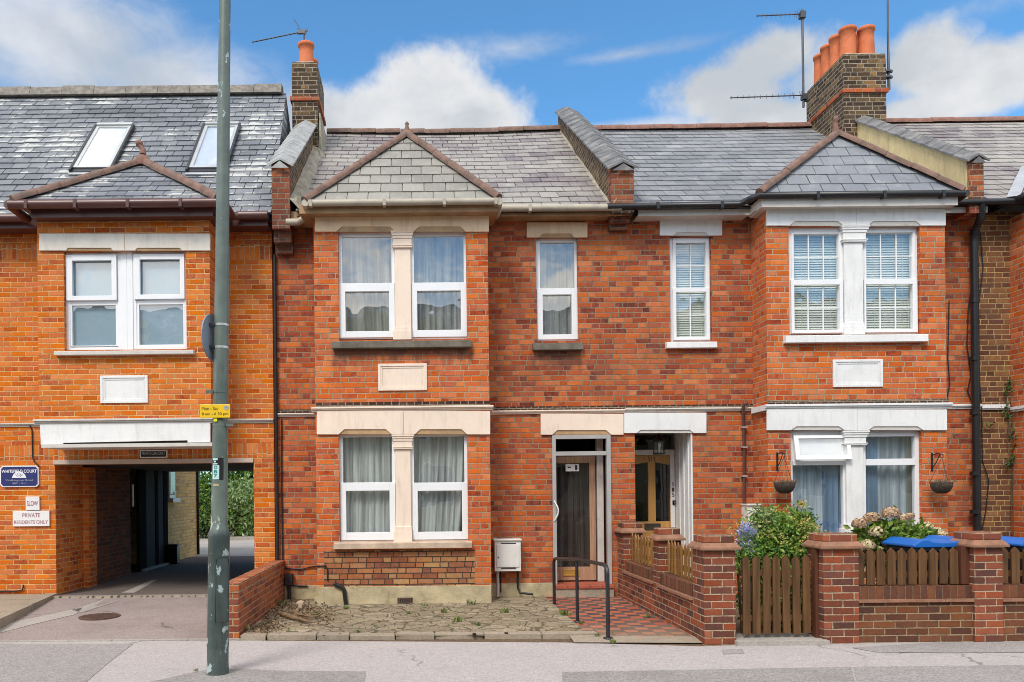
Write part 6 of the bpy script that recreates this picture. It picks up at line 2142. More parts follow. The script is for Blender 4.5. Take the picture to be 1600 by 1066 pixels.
# round plate seen almost edge-on
zp = W(330, 527, LY)[1]
px_ = pc(zp)
rp_ = thing('round_sign', 'round traffic plate on the lamp post turned edge on, its grey back showing', 'sign', (px_ - 0.10, LY + 0.02, zp))
m = M()
nv = Vector((-0.97, 0.23, 0)).normalized()
ax_ = Vector((-nv.y, nv.x, 0))
cc = Vector((px_ - 0.080, LY + 0.03, zp))
n = 36
rr_ = 0.205
f_ = [cc + nv * 0.006 + (ax_ * math.cos(6.2832 * i / n) + Vector((0, 0, 1)) * math.sin(6.2832 * i / n)) * rr_ for i in range(n)]
bk = [p - nv * 0.012 for p in f_]
m.idx(f_ + bk, [tuple(range(n)), tuple(range(2 * n - 1, n - 1, -1))] + [(i, i + n, (i + 1) % n + n, (i + 1) % n) for i in range(n)])
m.build('plate', 'plate_grey', rp_)
for yy in (508.5, 543.5):
    zq = W(340, yy, LY)[1]
    q = M()
    rr = post_r(zq) + 0.002
    q.tube([(pc(zq), LY, zq - 0.010), (pc(zq), LY, zq + 0.010)], rr, 24)
    q.build('clamp', 'band', rp_)
    q = M()
    q.box(pc(zq) - rr - 0.04, pc(zq) - rr + 0.03, LY - 0.05, LY - 0.02, zq - 0.012, zq + 0.012)
    q.build('clamp_bracket', 'blackpaint', rp_)
# yellow parking plate
yy_ = LY - 0.085
ypr = R(312.5, 632, 359.5, 653, yy_)
yp = thing('parking_sign', 'small yellow parking plate with black lettering on the lamp post', 'sign', ((ypr[0] + ypr[1]) / 2, yy_, ypr[2]))
m = M()
m.box(ypr[0], ypr[1], yy_, yy_ + 0.006, ypr[2], ypr[3])
m.build('plate', 'sign_yellow', yp, bevel=0.003)
hh = ypr[3] - ypr[2]
ww = ypr[1] - ypr[0]
text(yp, 'Mon - Sat', ypr[0] + ww * 0.06, ypr[0] + ww * 0.60, ypr[2] + hh * 0.70, yy_ - 0.002, hh * 0.24, 'ink_black', stroke=0.0)
text(yp, '8 am - 6 30 pm', ypr[0] + ww * 0.06, ypr[0] + ww * 0.94, ypr[2] + hh * 0.27, yy_ - 0.002, hh * 0.26, 'ink_black', stroke=0.0)
m = M()
m.prism([(ypr[0] + ww * 0.875 + 0.021 * math.cos(6.2832 * i / 20), ypr[2] + hh * 0.74 + 0.021 * math.sin(6.2832 * i / 20)) for i in range(20)], 'Y', yy_ - 0.002, yy_ - 0.0005)
m.build('symbol', 'band', yp)
m = M()
m.box(ypr[0] + ww * 0.875 - 0.017, ypr[0] + ww * 0.875 + 0.017, yy_ - 0.0035, yy_ - 0.0022, ypr[2] + hh * 0.725, ypr[2] + hh * 0.755)
m.build('symbol_bar', 'plate_grey', yp)
m = M()
zq = (ypr[2] + ypr[3]) / 2
m.tube([(pc(zq), LY, zq - 0.02), (pc(zq), LY, zq + 0.02)], post_r(zq) + 0.003, 20)
m.build('clamp', 'band', yp)
for yy, nm in ((613, 'clamp_band'), (665, 'clamp_band')):
    zq = W(341, yy, LY)[1]
    m = M()
    rr = post_r(zq) + 0.003
    m.tube([(pc(zq), LY, zq - 0.009), (pc(zq), LY, zq + 0.009)], rr, 22)
    sx = -1 if yy < 640 else 1
    m.box(pc(zq) + sx * (rr + 0.02) - 0.03, pc(zq) + sx * (rr + 0.02) + 0.03, LY - 0.05, LY - 0.02, zq - 0.012, zq + 0.012)
    m.build('clamp', 'post', lp)
def patch_on_post(name, x_off0, x_off1, z0, z1, mat, parent, lift=0.0012):
    m = M()
    n = 10
    for i in range(n):
        for j in range(4):
            za, zb_ = z0 + (z1 - z0) * j / 4, z0 + (z1 - z0) * (j + 1) / 4
            v = []
            for (k, z) in ((i, za), (i + 1, za), (i + 1, zb_), (i, zb_)):
                rr = post_r(z) + lift
                th = (x_off0 + (x_off1 - x_off0) * k / n) / rr
                v.append((pc(z) + rr * math.sin(th), LY - rr * math.cos(th), z))
            m.face(v)
    return m.build(name, mat, parent)
zs0, zs1 = W(341, 750, LY)[1], W(341, 716, LY)[1]
sk = thing('sticker', 'black and pale teal sticker with green lettering stuck on the lamp post', 'sticker', (pc(zs0), LY - 0.07, zs0))
patch_on_post('backing', -0.062, 0.050, zs0, zs1, 'sign_black', sk, 0.0012)
patch_on_post('panel', -0.055, 0.012, zs0 + 0.004, zs0 + 0.125, 'sign_teal', sk, 0.0022)
zc3 = zs0 + 0.105
for i, c in enumerate('OB7'):
    zc_ = zs0 + 0.107 - i * 0.036
    text(sk, c, pc(zc_) - 0.038, pc(zc_) - 0.004, zc_, 0, 0.028, 'ink_teal', bend=(pc(zc_), LY, post_r(zc_) + 0.0045), stroke=0.025)
for (z, hgt, wd) in ((zs1 - 0.012, 0.016, 0.05), (zs1 - 0.032, 0.014, 0.018), (zs1 - 0.052, 0.010, 0.05)):
    patch_on_post('print', -0.028 - wd / 2, -0.028 + wd / 2, z - hgt / 2, z + hgt / 2, 'sign_teal', sk, 0.003)
zl = W(331, 657.5, LY)[1]
m = M()
m.box(pc(zl) - 0.040, pc(zl) - 0.010, LY - 0.076, LY - 0.066, zl - 0.014, zl + 0.014)
tag(m.build('tag', 'sign_lime'), 'tiny lime yellow tag directly below the yellow parking plate on the lamp post', 'tag')
zl = W(337, 758, LY)[1]
sk2 = patch_on_post('sticker', -0.05, 0.01, zl - 0.010, zl + 0.010, 'plinth', None)
tag(sk2, 'torn little tan sticker remnant below the teal lettered sticker on the lamp post', 'sticker')

# ================================================================ signs on the brick block
def flat_sign(name, lb, px, mat, Y=-0.03, cutc=0.0):
    r = R(*px, Y)
    s = thing(name, lb, 'sign', ((r[0] + r[1]) / 2, 0, r[2]))
    m = M()
    if cutc:
        c = cutc
        pl_ = [(r[0] + c, r[2]), (r[1] - c, r[2]), (r[1], r[2] + c), (r[1], r[3] - c), (r[1] - c, r[3]), (r[0] + c, r[3]), (r[0], r[3] - c), (r[0], r[2] + c)]
        m.prism(pl_, 'Y', Y + 0.004, -0.001)
        m.build('border', 'ink_white', s)
        e = 0.014
        m = M()
        c2 = c - 0.004
        pl_ = [(r[0] + e + c2, r[2] + e), (r[1] - e - c2, r[2] + e), (r[1] - e, r[2] + e + c2), (r[1] - e, r[3] - e - c2), (r[1] - e - c2, r[3] - e), (r[0] + e + c2, r[3] - e), (r[0] + e, r[3] - e - c2), (r[0] + e, r[2] + e + c2)]
        m.prism(pl_, 'Y', Y, Y + 0.0038)
        m.build('plate', mat, s)
    else:
        m.box(r[0], r[1], Y, -0.001, r[2], r[3])
        m.build('plate', mat, s, bevel=0.003)
    return s, r
s1, r = flat_sign('court_sign', 'navy blue name sign with clipped corners and white lettering on orange brick', (0, 728, 60, 761), 'sign_blue', cutc=0.035)
w_, h_ = r[1] - r[0], r[3] - r[2]
text(s1, 'WHITEFIELD COURT', r[0] + w_ * 0.04, r[1] - w_ * 0.04, r[2] + h_ * 0.745, -0.032, h_ * 0.15, 'ink_white', stroke=0.02)
text(s1, 'Walkington Road', r[0] + w_ * 0.14, r[1] - w_ * 0.14, r[2] + h_ * 0.31, -0.032, h_ * 0.10, 'band')
text(s1, '507 - 511', r[0] + w_ * 0.32, r[1] - w_ * 0.32, r[2] + h_ * 0.17, -0.032, h_ * 0.08, 'band')
m = M()
xm = (r[0] + r[1]) / 2
zb_ = r[2] + h_ * 0.43
m.prism([(xm - 0.105, zb_), (xm + 0.105, zb_), (xm + 0.082, zb_ + 0.05), (xm + 0.045, zb_ + 0.086), (xm, zb_ + 0.095), (xm - 0.045, zb_ + 0.086), (xm - 0.082, zb_ + 0.05)], 'Y', -0.0335, -0.0305)
m.build('emblem', 'ink_white', s1)
m = M()
for a in (-50, -25, 0, 25, 50):
    d = Vector((math.sin(rad(a)), 0, math.cos(rad(a))))
    m.tube([Vector((xm, -0.0345, zb_ + 0.005)) + d * 0.02, Vector((xm, -0.0345, zb_ + 0.005)) + d * 0.07], 0.0025, 4)
m.build('emblem_ribs', 'sign_blue', s1)
s2, r = flat_sign('slow_sign', 'small square white sign reading slow in dark red on orange brick', (40, 776, 61.5, 797.5), 'sign_white')
text(s2, 'SLOW', r[0] + 0.02, r[1] - 0.02, (r[2] + r[3]) / 2, -0.032, 0.07, 'ink_red', stroke=0.004)
s3, r = flat_sign('residents_sign', 'wide white sign about private residents, just under the square slow sign', (20, 798.5, 77, 822.5), 'sign_white')
text(s3, 'PRIVATE', r[0] + 0.14, r[1] - 0.13, r[2] + (r[3] - r[2]) * 0.72, -0.032, 0.058, 'ink_red')
text(s3, 'RESIDENTS ONLY', r[0] + 0.02, r[1] - 0.02, r[2] + (r[3] - r[2]) * 0.27, -0.032, 0.052, 'ink_red')
s4, r = flat_sign('cars_sign', 'small black sign with pale border above the archway opening', (218.5, 703.5, 261, 715.5), 'sign_black', cutc=0.012)
text(s4, 'PRIVATE CARS ONLY', r[0] + 0.03, r[1] - 0.03, (r[2] + r[3]) / 2 + 0.01, -0.032, 0.045, 'band', stroke=0.0)

# ================================================================ meter boxes, lantern, baskets
def meter(px, Y, lb, legs):
    r = R(*px, Y)
    o = thing('meter_box', lb, 'meter box', ((r[0] + r[1]) / 2, 0, r[2]))
    m = M()
    m.box(r[0], r[1], Y + 0.012, -0.001, r[2], r[3])
    m.box(r[0] - 0.012, r[1] + 0.012, Y - 0.012, -0.001, r[3], r[3] + 0.022)
    m.build('case', 'metergrey', o, bevel=0.005)
    m = M()
    m.box(r[0] + 0.025, r[1] - 0.025, Y, Y + 0.0115, r[2] + 0.06, r[3] - 0.05)
    m.build('door', 'metergrey', o, bevel=0.005)
    m = M()
    for zz in (r[2] + 0.045, r[3] - 0.04):
        m.box(r[0] + 0.09, r[1] - 0.07, Y + 0.004, Y + 0.0115, zz - 0.006, zz + 0.006)
    m.tube([(r[0] + 0.05, Y - 0.004, r[2] + 0.2), (r[0] + 0.05, Y + 0.01, r[2] + 0.2)], 0.010, 8)
    m.build('lock', 'blackpaint', o)
    if legs:
        m = M()
        m.tube([(r[0] + 0.05, -0.09, r[2]), (r[0] + 0.05, -0.09, 0.05)], 0.02, 8)
        m.build('pipe', 'dirtywhite', o)
        m = M()
        m.tube([(r[1] - 0.03, -0.07, r[2]), (r[1] - 0.03, -0.07, 0.16), (r[1] + 0.0, -0.10, 0.10), (r[1] + 0.18, -0.12, 0.08)], 0.018, 8)
        m.tube([(r[0] + 0.1, -0.02, r[2] - 0.02), (r[0] + 0.1, -0.02, 0.1)], 0.010, 6)
        m.build('cable', 'black', o)
    return o
meter((773, 845, 814, 893), -0.21, 'white meter box on two pipes against brick between peach bay and doorway', True)
meter((1169, 790, 1203, 850), -0.24, 'white meter box half hidden by the yellow flowering shrub', False)
lx, lz = W(1030, 697, 0.30)
ln = thing('porch_lantern', 'small black caged lantern hanging in the white house porch', 'lantern', (lx, 0.30, lz))
m = M()
m.tube([(lx, 0.30, lz + 0.12), (lx, 0.30, dh[3] + 0.1)], 0.008, 6)
m.lathe([(0.02, 0.18), (0.055, 0.13), (0.095, 0.085), (0.10, 0.075)][::-1], lx, 0.30, lz, 6, 0, False)
m.lathe([(0.088, -0.125), (0.092, -0.11), (0.088, -0.10)], lx, 0.30, lz, 6, 0, False)
m.lathe([(0.09, 0.06), (0.092, 0.075)], lx, 0.30, lz, 6, 0, False)
for i in range(6):
    th = 6.2832 * i / 6
    m.tube([(lx + 0.086 * math.cos(th), 0.30 + 0.086 * math.sin(th), lz - 0.11), (lx + 0.086 * math.cos(th), 0.30 + 0.086 * math.sin(th), lz + 0.07)], 0.006, 5)
m.build('cage', 'blackpaint', ln)
m = M()
m.lathe([(0.078, -0.10), (0.078, 0.06)], lx, 0.30, lz, 6, 0, False)
m.build('pane', 'lampglass', ln)
m = M()
m.lathe([(0.015, -0.1), (0.018, -0.02), (0.03, 0.0), (0.02, 0.04)], lx, 0.30, lz, 10)
m.build('bulb', 'white', ln)

def basket(cx, ztop, bx, bz, lb, stalk=False):
    Y = YC - 0.22
    o = thing('hanging_basket', lb, 'hanging basket', (cx, Y, ztop - 0.16))
    m = M()
    m.box(bx - 0.012, bx + 0.012, YC - 0.012, YC - 0.0005, bz - 0.22, bz + 0.03)
    m.tube([(bx, YC - 0.01, bz), (bx, YC - 0.12, bz + 0.025), (bx, YC - 0.24, bz), (bx, YC - 0.25, bz - 0.04)], 0.008, 6)
    m.tube([(bx, YC - 0.01, bz - 0.18), (bx, YC - 0.10, bz - 0.10), (bx, YC - 0.18, bz + 0.01)], 0.006, 6)
    m.build('bracket', 'blackpaint', o)
    m = M()
    for i in range(3):
        th = 6.2832 * i / 3 + 0.4
        m.tube([(bx, Y, bz - 0.03), (cx + 0.135 * math.cos(th), Y + 0.135 * math.sin(th), ztop)], 0.004, 4)
    m.build('chain', 'iron', o)
    m = M()
    m.lathe([(0.055, -0.15), (0.10, -0.12), (0.13, -0.06), (0.14, 0.0), (0.125, 0.005), (0.11, -0.02)], cx, Y, ztop, 24)
    m.build('bowl', 'basket', o)
    r_ = random.Random(4)
    m = M()
    for i in range(150):
        th, q = r_.uniform(0, 6.28), r_.uniform(0.02, 0.15)
        p = Vector((cx + q * math.cos(th), Y + q * math.sin(th), ztop - 0.005))
        d = Vector((r_.gauss(0, 1), r_.gauss(0, 1), abs(r_.gauss(0, .35)))).normalized() * r_.uniform(0.04, 0.10)
        m.tube([p, p + d], 0.0028, 4, cap=False)
    if stalk:
        m.tube([(cx + 0.02, Y, ztop), (cx + 0.08, Y + .02, ztop + 0.35), (cx + 0.15, Y + .02, ztop + 0.62), (cx + 0.19, Y, ztop + 0.72)], 0.005, 5)
    m.build('dead_plants', 'twig', o)
    return o
cxa, zta = W(1226, 754, YC - 0.22)
bxa, bza = W(1219, 710, YC - 0.1)
basket(cxa, zta, bxa, bza, 'hanging basket of dead plants left of the white lower bay window')
cxb, ztb = W(1471, 754, YC - 0.22)
bxb, bzb = W(1463, 711, YC - 0.1)
basket(cxb, ztb, bxb, bzb, 'hanging basket with one long dry stalk right of the white lower bay window', True)

# ================================================================ driveway wall
dw = thing('garden_wall', 'low orange red brick wall with soldier coping between driveway and crazy paving', 'wall', (-2.06, -1.5, 0))
m = M()
m.box(-2.15, -1.985, -2.97, -0.002, -0.05, 0.485)
m.build('wall', 'drive', dw)
m = M()
n = 38
for i in range(n):
    ya, yb_ = -2.975 + 2.97 * i / n, -2.975 + 2.97 * (i + 1) / n - 0.008
    m.box(-2.155 + random.uniform(-.003, .003), -1.98 + random.uniform(-.003, .003), ya, yb_, 0.495, 0.60 + random.uniform(-.003, .003))
m.box(-2.148, -1.987, -2.965, -0.005, 0.485, 0.592, 1)
m.build('coping', ['drive', 'cement'], dw, bevel=0.004)

# ================================================================ front garden walls with pillars
ZL, ZS = 0.425, 0.565
def pillar(parent, x0, x1, y0, y1, ztop=1.10):
    m = M()
    m.box(x0, x1, y0, y1, -0.05, ztop - 0.145)
    p = m.build('pillar', 'garden', parent)
    m = M()
    e = 0.045
    zb_ = ztop - 0.145
    m.box(x0 - e, x1 + e, y0 - e, y1 + e, zb_, zb_ + 0.022)
    m.box(x0 - e, x1 + e, y0 - e, y1 + e, zb_ + 0.022, zb_ + 0.07, 0, e * 0.9)
    m.build('cap_tile', 'captile', p, bevel=0.004)
    m = M()
    m.box(x0 + 0.006, x1 - 0.006, y0 + 0.006, y1 - 0.006, zb_ + 0.071, ztop)
    m.build('cap', 'garden', p, bevel=0.005)
    return p
MT['captile'] = paint('clay_cap_tile', (0.30, 0.145, 0.085), 0.8, 0.25, 0.5, (0.16, 0.12, 0.09), 0.005, 8)
WX = 2.83
gw1 = thing('garden_wall', 'receding brick garden wall with three capped pillars beside the tiled path', 'wall', (2.95, -1.8, 0))
Yn = -3.58
pillar(gw1, WX, 3.145, Yn, Yn + 0.33, 1.10)
pillar(gw1, WX, 3.10, -2.03, -1.80, 1.10)
pillar(gw1, WX, 3.10, -0.35, -0.02, 1.10)
def low_wall_y(parent, x0, x1, y0, y1, lipside):
    m = M()
    m.box(x0, x1, y0, y1, -0.05, ZL - 0.02)
    m.build('wall', 'garden', parent)
    m = M()
    k = max(2, round((y1 - y0) / 0.29))
    for i in range(k):
        ya, yb_ = y0 + (y1 - y0) * i / k, y0 + (y1 - y0) * (i + 1) / k - 0.005
        dz = random.uniform(-.004, .004)
        m.box(x0 - 0.035, x1 + 0.02, ya, yb_, ZL - 0.02 + dz, ZL + 0.008 + dz)
    m.build('creasing_tile', 'captile', parent)
    m = M()
    m.box(x0 + 0.012, x1, y0, y1, ZL + 0.012, ZS)
    m.build('coping', 'garden_soldier', parent)
low_wall_y(gw1, WX + 0.004, 3.05, Yn + 0.331, -2.031, -1)
low_wall_y(gw1, WX + 0.004, 3.05, -1.799, -0.351, -1)
def low_wall_x(parent, x0, x1, y0, y1):
    m = M()
    m.box(x0, x1, y0, y1, -0.05, ZL - 0.02)
    m.build('wall', 'front', parent)
    m = M()
    k = max(2, round((x1 - x0) / 0.29))
    for i in range(k):
        xa, xb = x0 + (x1 - x0) * i / k, x0 + (x1 - x0) * (i + 1) / k - 0.005
        dz = random.uniform(-.004, .004)
        m.box(xa, xb, y0 - 0.035, y1 + 0.02, ZL - 0.02 + dz, ZL + 0.008 + dz)
    m.build('creasing_tile', 'captile', parent)
    m = M()
    m.box(x0, x1, y0 + 0.012, y1, ZL + 0.012, ZS)
    m.build('coping', 'garden_soldier', parent)
gw2 = thing('garden_wall', 'brown red brick front wall right of the gate with two capped pillars', 'wall', (5.5, -3.4, 0))
B0, B1 = W(1287, 930, Yn)[0], W(1342, 930, Yn)[0]
C0, C1 = W(1523, 930, Yn)[0], W(1567, 930, Yn)[0]
pillar(gw2, B0, B1, Yn, Yn + 0.33, 1.10)
pillar(gw2, C0, C1, Yn, Yn + 0.33, 1.10)
low_wall_x(gw2, B1 + 0.001, C0 - 0.001, Yn + 0.03, Yn + 0.25)
low_wall_x(gw2, C1 + 0.001, C1 + 4.0, Yn + 0.03, Yn + 0.25)

# ================================================================ picket panels and gate
PG = 'pointed picket panels set on the garden walls'
def picket_mesh(wd, th, h, pt=0.045):
    m = M()
    m.prism([(-wd / 2, 0), (wd / 2, 0), (wd / 2, h - pt), (0, h), (-wd / 2, h - pt)], 'Y', -th / 2, th / 2)
    return m
def picket_row(name, lb, origin, ang, length, n, h, wd, mat, grp=PG, cat='picket panel', rails=(0.10, 0.28), th=0.02, railmat=None):
    o = thing(name, lb, cat, origin, grp)
    proto = None
    ca, sa = math.cos(ang), math.sin(ang)
    for i in range(n):
        s = length * (i + 0.5) / n
        if proto is None:
            p = picket_mesh(wd, th, h).build('picket', mat)
            proto = p
        else:
            p = proto.copy()
            COL.objects.link(p)
        p.parent = o
        p.location = (ca * s, sa * s, random.uniform(-0.006, 0.006))
        p.rotation_euler = (random.uniform(-.01, .01), random.uniform(-.012, .012), ang)
    for z in rails:
        m = M()
        m.box(0, length, 0.012, 0.04, z - 0.03, z + 0.03)
        r_ = m.build('rail', railmat or mat)
        r_.parent = o
        r_.rotation_euler = (0, 0, ang)
    return o
picket_row('picket_panel', 'golden brown picket panel between the far and middle pillars of the path wall', (2.93, -0.36, ZS + 0.01), rad(-90), 1.43, 9, 0.385, 0.075, 'woodgold', th=0.013)
picket_row('picket_panel', 'golden brown picket panel between the middle pillar and the gate pillar of the path wall', (2.93, -2.04, ZS + 0.01), rad(-90), 1.20, 10, 0.385, 0.062, 'woodgold', th=0.012)
PYF = Yn + 0.10
picket_row('picket_panel', 'dark brown picket panel in front of the hydrangea and nearest blue bin', (B1 + 0.012, PYF, ZS + 0.01), 0, C0 - B1 - 0.10, 10, 0.375, 0.082, 'woodpick')
picket_row('picket_panel', 'dark brown picket panel at the right edge before the second blue bin', (C1 + 0.02, PYF, ZS + 0.01), 0, 1.8, 15, 0.375, 0.082, 'woodpick')
m = M()
m.box(C0 - 0.085, C0 - 0.005, PYF - 0.03, PYF + 0.05, ZS + 0.01, ZS + 0.40)
tag(m.build('fence_post', 'woodpost'), 'reddish brown wooden post against the right hand front pillar', 'post')
gx0, gx1 = W(1158, 930, Yn + 0.12)[0], W(1268, 930, Yn + 0.12)[0]
gt_ = picket_row('garden_gate', 'brown picket garden gate with seven pointed slats between two brick pillars', (gx0, Yn + 0.12, 0.085), 0, gx1 - gx0, 7, 0.80, 0.074, 'woodpick', None, 'gate', (0.16, 0.62), 0.022)
m = M()
pa, pb = W(1272, 930, Yn + 0.12)[0], B0 - 0.006
m.box(pa, pb, Yn + 0.09, Yn + 0.17, 0.0, 0.97)
m.box(3.148, 3.148 + 0.03, Yn + 0.09, Yn + 0.17, 0.0, 0.93)
m.build('gate_post', 'woodpost', gt_)
m = M()
m.prism([(0.10, 0.16), (0.16, 0.16), (gx1 - gx0 - 0.10, 0.60), (gx1 - gx0 - 0.16, 0.60)], 'Y', 0.013, 0.035)
br = m.build('brace', 'woodpick')
br.parent = gt_

# ================================================================ wheelie bins
def bin_(x, y, lb):
    o = thing('wheelie_bin', lb, 'wheelie bin', (x, y, 0.02), 'wheelie bins with blue lids')
    m = M()
    x0, x1, y0, y1 = x - 0.35, x + 0.33, y - 0.27, y + 0.27
    m.prism([(x0 + 0.08, 0.06), (x1 - 0.09, 0.06), (x1 - 0.01, 0.92), (x0 + 0.01, 0.92)], 'Y', y0 + 0.02, y1 - 0.02)
    m.box(x0 - 0.01, x1 + 0.02, y0, y1, 0.90, 0.935)
    m.build('body', 'blackbin', o, bevel=0.012)
    m = M()
    # lid: raised rims at both ends, dished middle
    prof = [(x0 - 0.03, 0.94), (x0 - 0.03, 0.965), (x0 + 0.02, 0.995), (x0 + 0.06, 1.02), (x0 + 0.12, 1.022), (x0 + 0.17, 0.997), (x0 + 0.26, 0.988), (x1 - 0.30, 0.99),
            (x1 - 0.235, 1.005), (x1 - 0.21, 1.03), (x1 - 0.13, 1.035), (x1 - 0.08, 1.01), (x1 + 0.01, 0.975), (x1 + 0.03, 0.955), (x1 + 0.03, 0.94)]
    m.prism(prof, 'Y', y0 - 0.02, y1 + 0.02)
    m.build('lid', 'bluebin', o, bevel=0.008)
    m = M()
    m.tube([(x1 + 0.09, y0 + 0.06, 0.93), (x1 + 0.09, y1 - 0.06, 0.93)], 0.017, 8)
    for yy in (y0 + 0.08, y1 - 0.08):
        m.box(x1 + 0.02, x1 + 0.09, yy - 0.02, yy + 0.02, 0.91, 0.94)
    m.build('handle', 'blackbin', o)
    for yy in (y0 - 0.005, y1 - 0.045):
        q = M()
        q.v = []
        n = 18
        a_ = [(x1 - 0.10 + 0.1 * math.cos(6.2832 * i / n), 0.12 + 0.1 * math.sin(6.2832 * i / n)) for i in range(n)]
        q.prism(a_, 'Y', yy, yy + 0.05)
        q.build('wheel', 'black', o)
    return o
bxx = (W(1402, 850, -3.1)[0] + W(1514, 850, -3.1)[0]) / 2
bin_(bxx, -3.1, 'black wheelie bin with blue lid directly behind the long dark picket panel')
bin_(W(1566, 850, -3.1)[0] + 0.36, -3.1, 'black wheelie bin with blue lid at the right edge behind the last pillar')

# ================================================================ handrail
hr = thing('handrail', 'black tubular handrail with three posts along the tiled path', 'handrail', (1.85, -2.0, 0))
pA, pB, pC = (1.775, -0.82), (1.815, -2.22), (1.925, -3.30)
zA, zB, zC = W(866, 872, pA[1])[1], W(900, 874, pB[1])[1], W(944, 884, pC[1])[1]
m = M()
path = [(pA[0], pA[1], 0.02), (pA[0], pA[1], zA - 0.06), (pA[0] + 0.005, pA[1] - 0.03, zA - 0.012), (pA[0] + 0.01, pA[1] - 0.10, zA), (pB[0], pB[1], zB), (pC[0] - 0.012, pC[1] + 0.14, zC),
        (pC[0] - 0.003, pC[1] + 0.05, zC - 0.01), (pC[0], pC[1] + 0.01, zC - 0.04), (pC[0], pC[1], zC - 0.09), (pC[0], pC[1], 0.02)]
m.tube(path, 0.0215, 12)
m.build('rail', 'blackpaint', hr)
m = M()
m.tube([(pB[0], pB[1], 0.02), (pB[0], pB[1], zB - 0.01)], 0.019, 10)
m.build('post', 'blackpaint', hr)
for p in (pA, pB, pC):
    m = M()
    m.lathe([(0.05, 0.0), (0.05, 0.008), (0.025, 0.012)], p[0], p[1], 0.028, 14)
    m.build('base_plate', 'blackpaint', hr)

# ================================================================ covers
g_ = G(156, 964, 0.055)
dc = thing('drain_cover', 'round rusty iron drain cover in the driveway', 'drain cover', g_)
zc_ = drive_z(g_[1])
m = M()
n = 32
a_ = [(g_[0] + 0.245 * math.cos(6.2832 * i / n), g_[1] + 0.245 * math.sin(6.2832 * i / n)) for i in range(n)]
m.prism(a_, 'Z', zc_ - 0.03, zc_ + 0.012)
m.build('rim', 'iron', dc)
m = M()
for i in range(-6, 7):
    for j in range(-6, 7):
        x_, y_ = i * 0.034, j * 0.034
        if x_ * x_ + y_ * y_ < 0.21 ** 2:
            m.box(g_[0] + x_ - 0.011, g_[0] + x_ + 0.011, g_[1] + y_ - 0.011, g_[1] + y_ + 0.011, zc_ + 0.0121, zc_ + 0.018)
m.build('studs', 'iron', dc)
q = [G(1128, 1015.5, 0.006), G(1160, 1014.5, 0.006), G(1163, 1021, 0.006), G(1131, 1022, 0.006)]
m = M()
m.prism([p[:2] for p in q], 'Z', -0.02, 0.008)
tag(m.build('inspection_cover', 'patchmid'), 'small grey square inspection cover in the pavement near the gate pillar', 'cover')
for i, (px, py, lb) in enumerate(((741, 991, 'left one of the two square black stubs at the paving\'s front edge'), (791, 990, 'right one of the two square black stubs at the paving\'s front edge'))):
    c_ = G(px, py, 0.05)
    m = M()
    m.box(c_[0] - 0.018, c_[0] + 0.018, c_[1] - 0.02, c_[1] + 0.02, 0.03, 0.062)
    tag(m.build('post_stub', 'black'), lb, 'stub', 'cut metal stubs in the paving')

# ================================================================ plants
def shrub(name, lb, cat, c, rad_, parts, stems=8, base=None, seed=1):
    rnd = random.Random(seed)
    base = base or (c[0], c[1], 0.0)
    o = thing(name, lb, cat, base)
    for (pname, mat, n, size, k, spread, up, fat, rr, shell, dz) in parts:
        fn, cs_ = clumps(rnd, (c[0], c[1], c[2] + dz), [q * rr for q in rad_], k, spread, shell)
        m = M()
        leaves(m, n, fn, size, rnd, up, 0, fat)
        m.build(pname, mat, o)
    m = M()
    for i in range(stems):
        th = rnd.uniform(0, 6.28)
        q = rnd.uniform(0.1, 0.75)
        tip = Vector((c[0] + rad_[0] * q * math.cos(th), c[1] + rad_[1] * q * math.sin(th), c[2] + rad_[2] * rnd.uniform(-0.2, 0.6)))
        b = Vector((base[0] + 0.05 * math.cos(th), base[1] + 0.05 * math.sin(th), base[2]))
        mid_ = (b + tip) / 2 + Vector((rnd.uniform(-.05, .05), rnd.uniform(-.05, .05), 0.05))
        m.tube([b, mid_, tip], [0.012, 0.009, 0.004], 5)
    m.build('stems', 'stem', o)
    return o
sx, sz = W(1218, 850, -2.75)
shrub('flowering_shrub', 'leafy green shrub covered in small yellow flowers behind the garden gate', 'shrub', (sx - 0.02, -2.75, sz - 0.06), (0.50, 0.38, 0.40),
      [('foliage', 'leafy', 8500, 0.056, 90, 0.075, 0.5, 0.5, 1.0, 0.25, 0.0), ('foliage', 'leafdark', 600, 0.05, 30, 0.09, 0.3, 0.5, 0.75, 0.1, -0.05),
       ('flowers', 'flyellow', 2600, 0.022, 75, 0.040, 0.8, 0.9, 1.0, 0.85, 0.04)], 14, (sx, -2.75, 0.02), 3)
for i, (px, py, rr) in enumerate(((1196, 806, 0.13), (1258, 806, 0.10))):
    pass
tx, tz_ = W(1195, 806, -2.75)
shrub('flowering_shrub', 'pale green topped sprig rising above the yellow shrub in front of the meter box', 'shrub', (tx, -2.72, tz_ - 0.05), (0.14, 0.12, 0.14),
      [('foliage', 'leafpale', 600, 0.05, 16, 0.04, 0.5, 0.5, 1.0, 0.2, 0.0), ('foliage', 'leafy', 300, 0.05, 10, 0.04, 0.5, 0.5, 1.0, 0.2, 0.0)], 6, (tx + 0.05, -2.72, 0.02), 4)
tx, tz_ = W(1257, 806, -2.75)
shrub('flowering_shrub', 'single upright leafy sprig with a yellow head right of the meter box, before the window', 'shrub', (tx, -2.7, tz_ - 0.05), (0.11, 0.09, 0.15),
      [('foliage', 'leafdark', 300, 0.05, 12, 0.04, 0.5, 0.5, 1.0, 0.2, -0.03), ('foliage', 'leafy', 200, 0.05, 10, 0.04, 0.5, 0.5, 1.0, 0.2, -0.03), ('flowers', 'flyellow', 90, 0.022, 2, 0.022, 0.8, 0.9, 0.3, 0.3, 0.15)], 4, (tx, -2.7, 0.02), 6)
fx_, fz_ = W(1161, 838, -3.05)
